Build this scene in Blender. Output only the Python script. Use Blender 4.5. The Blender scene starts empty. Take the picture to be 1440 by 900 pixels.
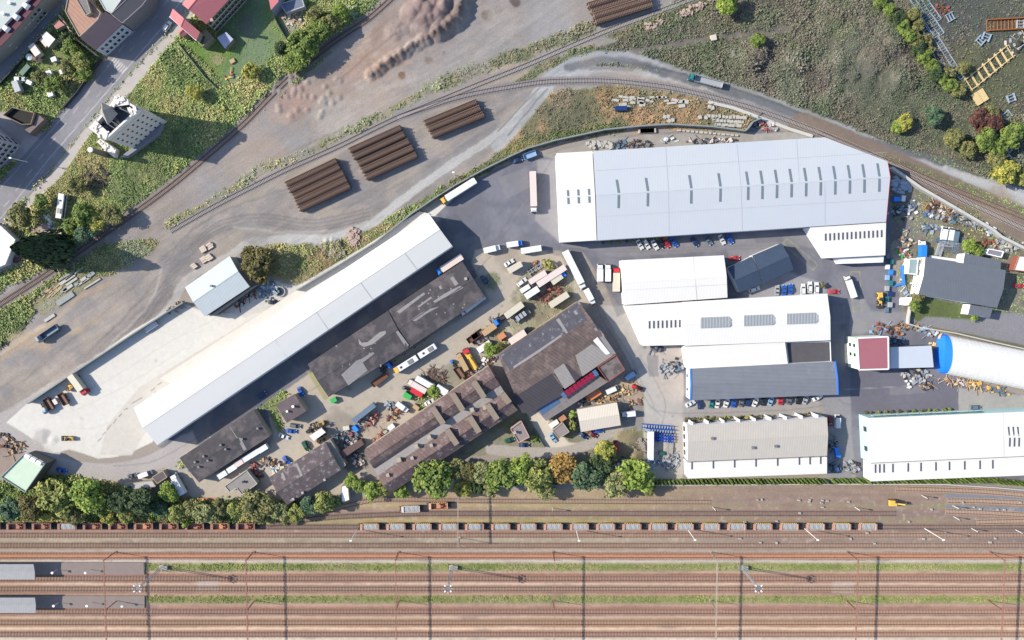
import bpy, math, random
import numpy as np
from mathutils import Vector, Matrix
random.seed(7); np.random.seed(7)
R=math.radians
# ---------------------------------------------------------------- camera, sky, sun
F=1000.0; H=290.0; TILT=math.atan(60/F)
sc=bpy.context.scene; C=sc.collection
cd=bpy.data.cameras.new('camera'); cam=bpy.data.objects.new('camera',cd); C.objects.link(cam)
cd.sensor_width=36; cd.lens=36*F/1440; cd.clip_start=1; cd.clip_end=6000
cam.location=(0,0,H); cam.rotation_euler=(-TILT,0,0); sc.camera=cam
w=bpy.data.worlds.new('World'); sc.world=w; w.use_nodes=True
nt=w.node_tree; bg=nt.nodes['Background']; sky=nt.nodes.new('ShaderNodeTexSky')
SUN_EL=R(34.6); SX,SY=-0.985,0.17      # direction towards the sun on the ground
sky.sky_type='NISHITA'; sky.sun_disc=False; sky.sun_elevation=SUN_EL
sky.sun_rotation=math.atan2(SX,SY); sky.altitude=300; sky.air_density=1.0; sky.dust_density=0.8
nt.links.new(sky.outputs[0],bg.inputs[0]); bg.inputs[1].default_value=0.14
sd=bpy.data.lights.new('sun','SUN'); sd.energy=4.4; sd.angle=R(0.6); sd.color=(1.0,0.92,0.77)
so=bpy.data.objects.new('sun',sd); C.objects.link(so)
dv=Vector((SX*math.cos(SUN_EL),SY*math.cos(SUN_EL),math.sin(SUN_EL)))
so.rotation_euler=dv.to_track_quat('Z','Y').to_euler(); so.location=(0,0,150)
sc.view_settings.view_transform='Standard'; sc.view_settings.look='None'
sc.view_settings.exposure=0.99; sc.view_settings.gamma=1; sc.view_settings.use_curve_mapping=False
sc.cycles.max_bounces=5; sc.cycles.diffuse_bounces=3; sc.cycles.glossy_bounces=2
# ---------------------------------------------------------------- helpers
_c,_s=math.cos(TILT),math.sin(TILT)
def P(u,v,z=0.0):
    x=(u-720)/F; y=-(v-450)/F
    dy=y*_c-_s; dz=-y*_s-_c
    t=(H-z)/(-dz)
    return Vector((x*t,dy*t,z))
def pix(x,y,z=0.0):      # world arrays -> photo pixels
    rz=z-H; yc=y*_c-rz*_s; zc=y*_s+rz*_c
    return 720+F*x/(-zc), 450-F*yc/(-zc)
KA=0.52
def lin(c): 
    c=c/255.0
    return c/12.92 if c<=.04045 else ((c+.055)/1.055)**2.4
def D(r,g,b,k=KA): return (lin(r)*k,lin(g)*k,lin(b)*k)
_M={}
def mat(key,col,rough=.8,noise=.12,scale=.6,metal=0.0,stripe=None,stain=None,bump=0.0,spec=.3):
    if key in _M: return _M[key]
    m=bpy.data.materials.new(key); m.use_nodes=True; t=m.node_tree; b=t.nodes['Principled BSDF']
    b.inputs['Roughness'].default_value=rough; b.inputs['Metallic'].default_value=metal
    b.inputs['Specular IOR Level'].default_value=spec
    tc=t.nodes.new('ShaderNodeTexCoord'); last=None
    base=t.nodes.new('ShaderNodeRGB'); base.outputs[0].default_value=(*col,1); last=base.outputs[0]
    def mul(a,fac_out,lo,hi):
        mr=t.nodes.new('ShaderNodeMapRange'); mr.inputs['To Min'].default_value=lo; mr.inputs['To Max'].default_value=hi
        t.links.new(fac_out,mr.inputs['Value'])
        mx=t.nodes.new('ShaderNodeMix'); mx.data_type='RGBA'; mx.blend_type='MULTIPLY'; mx.inputs['Factor'].default_value=1
        t.links.new(a,mx.inputs['A']); t.links.new(mr.outputs[0],mx.inputs['B']); return mx.outputs['Result']
    if noise:
        n=t.nodes.new('ShaderNodeTexNoise'); n.inputs['Scale'].default_value=scale; n.inputs['Detail'].default_value=6; n.inputs['Roughness'].default_value=.65
        t.links.new(tc.outputs['Object'],n.inputs['Vector'])
        last=mul(last,n.outputs['Fac'],1-2.2*noise,1+2.2*noise)
    if stripe:      # (angle, period m, strength)
        mp=t.nodes.new('ShaderNodeMapping'); mp.inputs['Rotation'].default_value=(0,0,stripe[0])
        t.links.new(tc.outputs['Object'],mp.inputs['Vector'])
        wv=t.nodes.new('ShaderNodeTexWave'); wv.inputs['Scale'].default_value=0.314/stripe[1]*1.0; wv.inputs['Distortion'].default_value=.0
        t.links.new(mp.outputs[0],wv.inputs['Vector']); last=mul(last,wv.outputs['Fac'],1-stripe[2],1+stripe[2])
    if stain:       # (colour, scale, threshold, strength)
        n=t.nodes.new('ShaderNodeTexNoise'); n.inputs['Scale'].default_value=stain[1]; n.inputs['Detail'].default_value=8; n.inputs['Roughness'].default_value=.7
        t.links.new(tc.outputs['Object'],n.inputs['Vector'])
        mr=t.nodes.new('ShaderNodeMapRange'); mr.inputs['From Min'].default_value=stain[2]-.06; mr.inputs['From Max'].default_value=stain[2]+.06
        mr.inputs['To Max'].default_value=stain[3]; t.links.new(n.outputs['Fac'],mr.inputs['Value'])
        mx=t.nodes.new('ShaderNodeMix'); mx.data_type='RGBA'; t.links.new(mr.outputs[0],mx.inputs['Factor'])
        t.links.new(last,mx.inputs['A']); mx.inputs['B'].default_value=(*stain[0],1); last=mx.outputs['Result']
    t.links.new(last,b.inputs['Base Color'])
    if bump:
        n=t.nodes.new('ShaderNodeTexNoise'); n.inputs['Scale'].default_value=3; n.inputs['Detail'].default_value=5
        t.links.new(tc.outputs['Object'],n.inputs['Vector'])
        bp=t.nodes.new('ShaderNodeBump'); bp.inputs['Strength'].default_value=bump; bp.inputs['Distance'].default_value=.2
        t.links.new(n.outputs['Fac'],bp.inputs['Height']); t.links.new(bp.outputs[0],b.inputs['Normal'])
    _M[key]=m; return m
def paint(name,r,g,b,rough=.45,k=.8,metal=0.0): return mat('paint_'+name,D(r,g,b,k),rough,.05,1.5,metal,spec=.4)
MET=mat('steel_grey',D(150,150,152),.55,.15,2,.3); RUST=mat('rusty_steel',D(125,85,70),.85,.3,2); 
RUB=mat('rubber',(.02,.02,.02),.9,.1,2); GLS=mat('dark_glass',(.02,.03,.04),.12,0,1,spec=.6); LAMPG=mat('lamp_lens',(.7,.7,.68),.2,0,1)
CONC=mat('concrete',D(190,186,180),.9,.15,.8); WOOD=mat('raw_timber',D(205,180,145),.8,.2,1.5); DARK=mat('dark_steel',(.03,.03,.035),.7,.2,2)
WHT=mat('white_paint',(.62,.62,.62),.5,.04,1); 
class MB:
    def __init__(s): s.v=[];s.f=[];s.m=[]
    def add(s,vs,fs,m=0):
        o=len(s.v); s.v+=[tuple(p) for p in vs]; s.f+=[tuple(i+o for i in f) for f in fs]; s.m+=[m]*len(fs); return s
    def box(s,x,y,z,sx,sy,sz,rot=0,m=0,top=1.0,topy=None):
        # z = bottom
        ty=top if topy is None else topy; c,q=math.cos(rot),math.sin(rot); vs=[]
        for zz,kx,ky in ((z,1,1),(z+sz,top,ty)):
            for a,b in ((-1,-1),(1,-1),(1,1),(-1,1)):
                px,py=a*sx/2*kx,b*sy/2*ky; vs.append((x+px*c-py*q,y+px*q+py*c,zz))
        return s.add(vs,[(3,2,1,0),(4,5,6,7),(0,1,5,4),(1,2,6,5),(2,3,7,6),(3,0,4,7)],m)
    def prism(s,pts,z0,z1,m=0,mt=None):
        pts=[(p[0],p[1]) for p in pts]; n=len(pts)
        ar=sum(pts[i][0]*pts[(i+1)%n][1]-pts[(i+1)%n][0]*pts[i][1] for i in range(n))
        if ar<0: pts=pts[::-1]
        s.add([(x,y,z0) for x,y in pts]+[(x,y,z1) for x,y in pts],[tuple(range(n-1,-1,-1))]+[(i,(i+1)%n,(i+1)%n+n,i+n) for i in range(n)],m)
        s.add([(x,y,z1) for x,y in pts],[tuple(range(n))],m if mt is None else mt); return s
    def beam(s,a,b,w,h=None,m=0):
        a=Vector(a);b=Vector(b);h=h or w; d=(b-a); L=d.length
        if L<1e-6:return s
        d/=L; up=Vector((0,0,1)) if abs(d.z)<.95 else Vector((1,0,0)); sx=d.cross(up).normalized(); sy=sx.cross(d).normalized()
        vs=[p+sx*i*w/2+sy*j*h/2 for p in(a,b) for i,j in((-1,-1),(1,-1),(1,1),(-1,1))]
        return s.add(vs,[(0,1,2,3),(7,6,5,4),(4,5,1,0),(5,6,2,1),(6,7,3,2),(7,4,0,3)],m)
    def cyl(s,a,b,r,n=10,m=0,r2=None):
        a=Vector(a);b=Vector(b);r2=r if r2 is None else r2; d=(b-a).normalized(); up=Vector((0,0,1)) if abs(d.z)<.95 else Vector((1,0,0))
        sx=d.cross(up).normalized(); sy=sx.cross(d)
        vs=[p+(sx*math.cos(t)+sy*math.sin(t))*q for p,q in((a,r),(b,r2)) for t in [2*math.pi*i/n for i in range(n)]]
        return s.add(vs,[tuple(range(n)),tuple(range(2*n-1,n-1,-1))]+[(i+n,(i+1)%n+n,(i+1)%n,i) for i in range(n)],m)
    def quad(s,pts,m=0): return s.add(pts,[tuple(range(len(pts)))],m)
    def slab(s,pts,th,m=0):     # 3D polygon top surface, thickness straight down
        n=len(pts); lo=[(p[0],p[1],p[2]-th) for p in pts]
        return s.add([tuple(p) for p in pts]+lo,[tuple(range(n)),tuple(range(2*n-1,n-1,-1))]+[(i,i+n,(i+1)%n+n,(i+1)%n) for i in range(n)],m)
    def mesh(s,name):
        me=bpy.data.meshes.new(name); me.from_pydata(s.v,[],s.f)
        if any(s.m): me.polygons.foreach_set('material_index',s.m)
        me.update(); return me
    def obj(s,name,mats,parent=None,loc=None):
        # vertices in world space if loc given: moved to be relative to loc
        if loc is not None:
            l=Vector(loc); s.v=[(x-l.x,y-l.y,z-l.z) for x,y,z in s.v]
        me=s.mesh(name)
        for m in (mats if isinstance(mats,(list,tuple)) else [mats]): me.materials.append(m)
        o=bpy.data.objects.new(name,me); C.objects.link(o)
        if parent is not None: o.parent=parent
        elif loc is not None: o.location=loc
        return o
def tag(o,label=None,cat=None,group=None,kind=None):
    if label:o['label']=label
    if cat:o['category']=cat
    if group:o['group']=group
    if kind:o['kind']=kind
    return o
def thing(name,label,cat,loc,rot=0,group=None):
    o=bpy.data.objects.new(name,None); C.objects.link(o); o.empty_display_size=.5
    o.location=loc; o.rotation_euler=(0,0,rot); return tag(o,label,cat,group)
# ---- numpy noise
def vnoise(x,y,seed=0):
    rs=np.random.RandomState(seed); T=rs.rand(256,256)
    xi=np.floor(x).astype(int); yi=np.floor(y).astype(int); fx=x-xi; fy=y-yi
    fx=fx*fx*(3-2*fx); fy=fy*fy*(3-2*fy)
    a=T[xi&255,yi&255];b=T[(xi+1)&255,yi&255];c=T[xi&255,(yi+1)&255];d=T[(xi+1)&255,(yi+1)&255]
    return (a*(1-fx)+b*fx)*(1-fy)+(c*(1-fx)+d*fx)*fy
def fbm(x,y,sc_,seed=0,oct=4):
    r=0;a=1;t=0
    for i in range(oct): r=r+a*(vnoise(x*sc_*2**i+17.3*i,y*sc_*2**i+5.1*i,seed+i)-.5)*2; t+=a; a*=.55
    return r/t
def in_poly(u,v,pts):
    r=np.zeros(u.shape,bool); n=len(pts)
    for i in range(n):
        x1,y1=pts[i];x2,y2=pts[(i+1)%n]
        if y1==y2: continue
        c=((y1>v)!=(y2>v))&(u<(x2-x1)*(v-y1)/(y2-y1)+x1); r^=c
    return r
def dseg(u,v,pts,closed=False):
    d=np.full(u.shape,1e9); n=len(pts)
    for i in range(n if closed else n-1):
        x1,y1=pts[i];x2,y2=pts[(i+1)%n]; dx,dy=x2-x1,y2-y1; L=dx*dx+dy*dy+1e-9
        t=np.clip(((u-x1)*dx+(v-y1)*dy)/L,0,1); d=np.minimum(d,np.hypot(u-x1-t*dx,v-y1-t*dy))
    return d
def smooth_path(pts,step=4.0):
    P_=[Vector((*p,0)) for p in pts]; out=[]
    for i in range(len(P_)-1):
        p0=P_[max(i-1,0)];p1=P_[i];p2=P_[i+1];p3=P_[min(i+2,len(P_)-1)]
        n=max(1,int((p2-p1).length/step))
        for k in range(n):
            t=k/n; q=.5*((2*p1)+(p2-p0)*t+(2*p0-5*p1+4*p2-p3)*t*t+(3*p1-p0-3*p2+p3)*t**3); out.append((q.x,q.y))
    out.append(pts[-1]); return out
# ---------------------------------------------------------------- ground: one continuous grid, cut into ground, roads, yards, railway bed
STEP=0.45; X0,X1,Y0,Y1=-232.,232.,-162.,128.
nx=int((X1-X0)/STEP)+1; ny=int((Y1-Y0)/STEP)+1
gx,gy=np.meshgrid(X0+STEP*np.arange(nx),Y0+STEP*np.arange(ny),indexing='xy')
U,V=pix(gx,gy); WX=gx; WY=gy
n1=fbm(gx,gy,.035,1); n2=fbm(gx,gy,.15,11); n3=fbm(gx,gy,.7,21,3); n4=fbm(gx,gy,.012,31,3); nb=fbm(gx,gy,.3,41,4); nc=fbm(gx,gy,.3,51,4)
def L3(c):
    a=np.array([lin(c[0]),lin(c[1]),lin(c[2])]); g=a@np.array([.3,.59,.11]); return (g+(a-g)*.82)*KA
col=np.empty(gx.shape+(3,)); col[:]=L3((172,160,150)); reg=np.zeros(gx.shape,int); green=np.zeros(gx.shape)
zz=np.zeros(gx.shape)
ROCK=1
def win(pts,mg):
    mg+=14; us=[p[0] for p in pts]; vs=[p[1] for p in pts]
    q=[P(a,b) for a in (min(us)-mg,max(us)+mg) for b in (max(min(vs)-mg,-60),min(max(vs)+mg,1000))]
    i0=int((min(p.y for p in q)-Y0)/STEP); i1=int((max(p.y for p in q)-Y0)/STEP)+2; j0=int((min(p.x for p in q)-X0)/STEP); j1=int((max(p.x for p in q)-X0)/STEP)+2
    return (slice(max(i0,0),max(i1,0)),slice(max(j0,0),max(j1,0)))
def apply(W,m,c,var=.1,c2=None,thr=0.,mixn=None):
    a2=n2[W]; cc=np.empty(a2.shape+(3,)); cc[:]=L3(c)
    if c2 is not None:
        k=np.clip((a2-thr)*3+.5,0,1)[...,None]; cc=cc*(1-k)+L3(c2)*k
    cc*=(1+var*n3[W]+var*.8*a2+var*.5*n1[W])[...,None]
    col[W]=col[W]*(1-m[...,None])+cc*m[...,None]
def poly(pts,c,soft=1.2,wob=0.,rg=None,mix=1.,var=.1,c2=None,thr=0.,gr=None,mixn=None):
    W=win(pts,wob+soft); u=U[W]+nb[W]*wob; v=V[W]+nc[W]*wob
    d=dseg(u,v,pts,True); ins=in_poly(u,v,pts); sdist=np.where(ins,d,-d)
    m=np.clip(sdist/soft+.5,0,1)*mix; apply(W,m,c,var,c2,thr)
    if rg is not None:
        reg[W][ins]=rg
        if gr is None and rg: green[W]*=1-m
    if gr is not None: green[W]=green[W]*(1-m)+gr*m
def line(pts,w,c,soft=1.5,wob=1.,rg=None,mix=1.,var=.1,c2=None,thr=0.,gr=0.,mixn=None,sm=True):
    if sm: pts=smooth_path(pts,8)
    W=win(pts,wob+soft+w/2); u=U[W]+nb[W]*wob; v=V[W]+nc[W]*wob; d=dseg(u,v,pts)
    m=np.clip((w/2-d)/soft+.5,0,1)*mix; apply(W,m,c,var,c2,thr)
    if rg is not None: reg[W][d<w/2]=rg
    if gr is not None: green[W]=green[W]*(1-m)+gr*m
def blob(u0,v0,r,c,mix=1.,soft=4,wob=5,c2=None,gr=None,var=.12):
    W=win([(u0,v0)],r+soft+wob); d=np.hypot(U[W]+nb[W]*wob-u0,V[W]+nc[W]*wob-v0); m=np.clip((r-d)/soft+.5,0,1)*mix; apply(W,m,c,var,c2)
    if gr is not None: green[W]=green[W]*(1-m)+gr*m
GR=(132,142,90); GR2=(150,148,100); GRD=(88,98,66); LAWN=(108,146,58); BRN=(165,145,115)
# wide zones
poly([(-40,-40),(600,-40),(480,60),(345,180),(240,265),(90,365),(-40,430)],GR,3,6,None,1,.2,(160,150,105),.1,.9)
poly([(850,60),(970,-10),(1480,-60),(1480,280),(1350,240),(1200,190),(1100,155),(960,112),(870,95),(790,110),(740,130)],(98,104,84),4,6,None,1,.25,(118,112,98),.1,.75)
blob(1120,90,60,(128,118,104),.7,14,16,(160,150,140)); blob(1190,95,45,(120,112,108),.6,14,16,(150,140,132)); blob(1260,130,50,(104,104,90),.6,14,10)
blob(1300,40,70,(88,88,90),.55,20,16); blob(1220,70,36,(140,130,130),.6,12,16,(105,105,95))
for a in [(1035,80,9),(1065,78,7),(1115,85,8),(1178,82,6),(1125,84,6),(1262,108,9),(1210,28,7),(1160,10,6),(1172,88,6),(1270,88,6),(1005,25,5),(1240,60,7),(1255,115,8),(1150,35,5)]: blob(a[0],a[1],a[2],(196,180,165),.75,5,9,(150,140,125))
for a in [(1025,45,22),(1040,95,15),(1000,70,20),(950,80,22),(1120,50,20),(1180,40,20)]: blob(a[0],a[1],a[2],(100,112,72),.7,9,10,(80,92,60),.9)
poly([(1290,-40),(1480,-40),(1480,170),(1400,160),(1345,110)],(108,110,82),5,5,None,.9,.12,(92,92,80),0,.35); blob(1340,20,40,(84,88,98),.6,20,8); blob(1400,15,50,(96,98,100),.6,20,8)
line([(850,85),(905,70),(965,60),(1020,52),(1085,45),(1110,40)],9,(140,128,122),4,4)
# main street, side street and pavements
road=[(-60,320),(0,255),(30,222),(62,186),(92,148),(150,82),(206,18),(240,-30),(300,-30),(232,50),(180,105),(110,190),(75,235),(20,298),(-60,390)]
poly([(-60,395),(20,300),(75,237),(110,192),(180,107),(232,52),(300,-30),(318,-30),(247,54),(180,134),(128,188),(88,246),(48,286),(0,332),(-60,400)],(205,195,188),1.2,.6,4,1,.06)
poly([(-60,120),(20,165),(70,190),(30,224),(-60,260)],(192,182,182),1.2,.6,4,1,.06)
poly([(84,150),(206,14),(212,20),(92,156)],(150,135,125),1.2,.5,4)
poly([(200,8),(235,-30),(245,-30),(206,18)],(185,180,178),1.2,.5,4)
poly(road,(158,155,162),1,.2,1,1,.05,(150,148,156),0.,0)
poly([(-60,180),(0,115),(42,70),(93,8),(120,-30),(70,-30),(0,66),(-60,130)],(150,150,160),1,.2,1,1,.05)
poly([(0,120),(42,74),(92,30),(145,80),(92,146),(66,168),(20,150),(-60,180)],(112,128,76),2,3,0,1,.15,(90,100,60),.2,.6)
poly([(60,60),(95,75),(100,100),(65,115),(50,100)],(140,150,85),4,4,None,.8,.1,None,0,.3)
# lawn by the red roofed house
poly([(236,62),(262,58),(300,60),(325,0),(345,-30),(388,-10),(408,58),(385,78),(352,102),(312,124),(296,98),(262,66)],LAWN,1.5,1.5,None,1,.1,(128,146,74),.1,.12)
blob(307,84,9,(178,160,120),.7,5,4); blob(345,35,14,(120,110,90),.5,6,4)
poly([(236,58),(262,66),(312,122),(306,128),(250,72)],(175,160,130),2,2,None,.6,.1)
poly([(386,16),(420,12),(430,30),(410,56),(404,50)],(190,175,160),2,2,None,.8,.1,None,0,0)
line([(60,320),(75,330),(88,340)],14,(196,175,160),2,2); poly([(0,312),(22,335),(30,372),(0,385),(-40,390),(-40,330)],(214,205,196),1.5,1,4,1,.06,None,0,0)
poly([(36,325),(60,312),(85,338),(80,350),(45,328)],(196,170,155),2,2,None,.9,.1,None,0,0)
blob(137,248,13,(120,108,100),.7,5,5); 
# dirt field
poly([(560,-40),(1010,-40),(860,62),(700,110),(560,165),(400,235),(240,320),(170,370),(130,420),(0,500),(-60,540),(-60,440),(90,372),(240,275),(350,180),(430,105),(500,55)],(170,156,147),3,4,0,1,.09,(160,150,146),0,0)
poly([(-60,560),(0,495),(130,415),(180,372),(260,330),(300,300),(420,250),(560,172),(640,150),(700,130),(760,112),(720,190),(600,290),(470,340),(340,350),(260,410),(40,565),(-60,640)],(158,150,148),3,4,0,1,.09,(170,158,148),0,0)
poly([(480,100),(540,15),(640,-40),(665,0),(645,50),(520,118)],(164,134,118),5,8,None,.9,.16,(180,156,140))
blob(602,18,40,(146,106,92),.9,8,12,(166,130,114)); blob(600,20,24,(128,84,72),.85,6,9); blob(395,150,24,(178,136,116),.8,10,12,(190,160,140)); blob(420,140,26,(180,145,130),.6,10,12); blob(470,120,30,(172,150,138),.6,12,12)
blob(640,15,14,(120,84,74),.7,6,5); blob(725,2,8,(92,64,58),.9,3,3)
for a,b,c_ in ((685,22,9),(700,14,6),(603,85,6),(565,107,5),(625,76,3)): blob(a,b,c_,(128,100,76),.95,2,3)
for a,b in ((770,50),(800,85),(640,105),(700,60),(850,30)): blob(a,b,26,(165,163,165),.5,14,12)
# weedy strips
line([(238,318),(270,300),(320,270),(370,238),(420,222),(480,190),(540,160),(600,130),(640,118)],12,(150,145,100),4,6,None,.75,.2,(178,155,125),.2,.6)
line([(600,125),(650,105),(700,88),(750,70),(830,40)],18,(120,128,82),4,6,None,.8,.2,(160,150,110),.1,.6)
line([(730,118),(760,95),(800,82),(830,72)],16,(112,128,74),4,5,None,.85,.2,(140,140,90),.2,.8)
line([(860,45),(900,38),(960,20),(1010,5)],20,(116,122,76),4,5,None,.85,.2,(150,140,100),.2,.7)
line([(690,100),(740,88),(830,60)],5,(190,168,145),3,3,None,.7)
poly([(770,130),(860,118),(960,130),(1045,160),(1068,170),(1045,186),(960,180),(880,180),(780,200),(730,215),(700,205),(740,170)],(140,132,96),3,5,0,1,.15,(186,148,108),.05,.45)
blob(800,160,34,(112,112,88),.7,12,10,(140,125,110)); blob(905,170,22,(196,150,104),.85,8,9); blob(960,160,26,(190,148,105),.8,8,9); blob(850,135,12,(176,130,92),.7,6,6); blob(1000,142,20,(150,130,90),.6,6,6)
line([(640,262),(700,225),(740,200),(800,190),(870,180)],14,(120,130,70),3,5,None,.85,.2,(175,165,80),.25,.85)
line([(520,330),(560,305),(600,285),(640,262)],20,(125,132,80),4,6,None,.85,.2,(165,150,120),.1,.8)
poly([(345,352),(400,340),(450,345),(480,330),(540,310),(560,318),(470,375),(420,400),(370,385)],(140,132,92),3,6,0,1,.2,(185,150,120),.1,.5)
blob(450,365,16,(170,130,105),.8,6,6); blob(470,348,14,(150,130,120),.7,6,6)
# vegetation left of the haul road
poly([(-60,445),(0,425),(60,395),(95,372),(110,385),(60,425),(20,478),(-60,520)],(128,130,92),3,5,0,1,.2,(150,140,100),0,.8)
poly([(120,345),(210,335),(225,345),(190,370),(160,385),(120,395),(105,380)],(118,122,78),3,5,None,.9,.2,(165,140,105),.1,.6)
poly([(40,430),(65,405),(100,382),(140,392),(90,425),(60,445)],(158,150,110),3,4,None,.8,.15,None,0,.2)
line([(-20,520),(60,462),(110,420),(155,398)],6,(190,165,135),3,3,None,.7); line([(0,497),(60,458)],6,(200,180,160),2,2,None,.8)
# haul roads
line([(165,520),(240,400),(265,350),(300,322),(360,310),(430,318),(500,310),(560,285),(620,250)],22,(150,142,140),3,3,5,1,.07,(162,154,150))
for off in (-7,-2,4,8): line([(175+off,490),(245+off*.6,385+off*.3),(275,345+off),(310,318+off),(370,308+off),(440,316+off),(520,300+off)],2.2,(136,128,128),1.4,1,None,.7)
for off in (-9,0,10): line([(60+off*3,545+off),(150+off*2,470+off*2),(220+off,400+off*2)],2.5,(145,135,130),1.4,2,None,.5)
line([(100,470),(170,430)],9,(190,165,130),5,6,None,.5); line([(20,480),(60,480)],26,(190,165,135),8,8,None,.6)
line([(-20,600),(60,552),(160,490),(235,438),(262,395),(330,355),(350,340),(420,338)],11,(196,190,186),3,3,5,.9,.05)
line([(-60,580),(30,590),(60,558)],16,(190,182,176),4,3,5,.9,.05)
line([(350,345),(400,335),(460,335),(520,315),(560,285),(610,248),(660,215),(700,188),(730,160),(760,125)],12,(196,194,192),2.5,2,5,.95,.05)
line([(560,270),(640,215),(700,170)],9,(150,146,146),3,2,None,.8)
line([(700,205),(740,160),(765,128),(785,108),(830,95)],17,(172,172,174),2.5,2,5,1,.06,(186,186,186))
line([(715,190),(752,145),(770,125)],2.5,(140,138,140),1,1,None,.8); line([(700,185),(740,142),(758,125)],2.5,(140,138,140),1,1,None,.8)
line([(762,118),(800,90),(850,78),(900,85),(960,104),(1040,128),(1100,150),(1200,188),(1300,232),(1440,272),(1500,290)],14,(176,178,182),3,2.5,5,1,.06)
line([(800,108),(850,98),(910,104),(960,114),(1050,142),(1150,176),(1250,218),(1340,248),(1440,282),(1500,300)],9,(188,188,190),3,2.5,5,.9,.06)
line([(800,95),(850,85),(900,92),(960,110),(1040,134),(1100,155),(1200,192),(1260,212),(1310,222),(1350,236)],12,(112,114,122),4,4,None,.9,.08)
line([(860,84),(960,104),(1060,134),(1200,188)],3.5,(98,100,108),1.5,1.5,None,.8); line([(830,97),(890,97)],5,(128,126,128),2,4,None,.8)
blob(1255,195,5,(150,135,120),.7,3,3)
line([(1330,236),(1400,262),(1500,296)],8,(196,196,198),2.5,1,5,1,.05)
for (a,b,r,c_) in ((470,165,34,(186,176,168)),(420,205,26,(160,156,158)),(520,140,30,(184,168,158)),(600,110,26,(180,172,166)),(560,60,26,(186,160,146)),(500,100,20,(172,146,134)),(660,80,30,(178,168,160)),(300,262,22,(164,158,158)),(360,330,20,(150,146,146)),(200,300,18,(172,162,156)),(185,350,20,(165,160,160)),(160,440,26,(176,164,156)),(90,520,24,(182,166,156)),(430,280,24,(176,168,160)),(500,275,20,(160,154,156)),(250,370,22,(146,142,144)),(700,30,24,(186,174,166)),(780,20,30,(176,168,164)),(350,240,18,(182,170,160))): blob(a,b,r,c_,.6,14,16)
for pth,wd,c_,mx_ in (([(255,345),(300,285),(360,240),(440,200),(520,165)],3,(146,138,136),.55),([(262,352),(308,292),(368,246),(448,206)],3,(146,138,136),.5),([(120,500),(190,430),(235,370),(262,330),(330,290),(420,262)],3,(140,134,134),.6),([(140,505),(205,440),(250,380),(280,345)],3,(140,134,134),.6),([(480,110),(540,60),(600,20)],3,(150,120,108),.6),([(500,120),(560,72),(620,30)],3,(196,172,156),.6),([(510,112),(570,62),(610,36)],2.5,(150,122,110),.6),([(530,40),(600,-5)],3,(150,124,112),.5),([(520,130),(600,105),(700,60),(760,20)],6,(184,176,170),.5),([(540,140),(620,110),(720,70)],3,(152,144,142),.45),([(590,96),(660,60),(720,25),(780,-10)],3,(150,144,144),.45),([(470,295),(540,270),(620,225),(690,180)],4,(140,136,138),.5),([(460,282),(530,256),(600,222)],3,(145,140,140),.45),([(240,400),(230,430),(180,490)],4,(150,144,144),.5),([(225,380),(215,420),(160,480)],3,(200,194,190),.5),([(330,320),(400,326),(480,322),(540,303)],3,(186,180,176),.6)): line(pth,wd,c_,2,3,None,mx_)
# rail beds in the north
def bed(pts,w,c,mix=1): line(pts,w,c,3,1.5,3,mix,.1,None,0,0)
TA=[(-60,468),(0,428),(50,396),(100,362),(170,313),(240,262),(300,212),(345,172),(380,136),(420,98),(450,74),(480,52),(520,25),(570,-20)]
TB=[(240,325),(300,291),(360,260),(400,240),(440,222),(480,204),(520,184),(560,165),(600,149),(660,124),(740,92),(800,66),(850,45),(900,26),(960,4),(1020,-20)]
TC=[(560,165),(600,151),(640,138),(680,129),(720,122),(760,116),(800,114),(850,114),(900,118),(960,127),(1050,150),(1130,178),(1200,206),(1250,229),(1300,254),(1360,284),(1440,322),(1500,352)]
TD=[(1150,186),(1210,212),(1260,232),(1320,258),(1380,282),(1440,306),(1500,330)]
TE=[(560,165),(520,182),(480,201),(400,236),(300,288)]
bed([(x,y) for x,y in TA],17,(156,146,142)); bed(TB,10,(158,152,150),.8); bed(TC,12,(142,138,142))
bed([(1130,180),(1250,232),(1440,316),(1500,345)],44,(142,124,112)); blob(1400,290,26,(165,145,122),.6,10,12); line([(1240,222),(1340,258),(1440,300)],9,(112,112,84),5,4,None,.6,.2,None,0,.4)
line([(600,146),(560,168),(520,190)],22,(150,148,152),7,4,None,.5)
line([(640,130),(700,115),(770,92)],8,(188,170,148),4,4,None,.4)
# east works yard and grass
poly([(1250,238),(1285,262),(1500,372),(1500,480),(1290,452),(1280,462),(1245,420),(1240,300)],(138,132,120),2,2,6,1,.15,(118,116,104),0,.25)
blob(1300,310,30,(150,140,132),.7,10,8); blob(1360,320,26,(130,122,92),.7,10,8,None,.5); blob(1265,330,20,(120,120,128),.6,10,6); line([(1262,345),(1262,440)],16,(170,160,152),4,3,None,.8)
poly([(1285,415),(1370,432),(1375,452),(1440,470),(1500,480),(1500,500),(1285,450)],(104,120,66),1.5,1.5,0,1,.12,None,0,.3)
poly([(1290,455),(1330,462),(1500,505),(1500,470),(1430,440),(1400,440),(1370,450),(1300,445)],(150,148,156),2,1.5,5,1,.06)
poly([(1290,455),(1345,466),(1500,498),(1500,506),(1345,472)],(120,120,92),1.5,1,0,1,.1)
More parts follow.
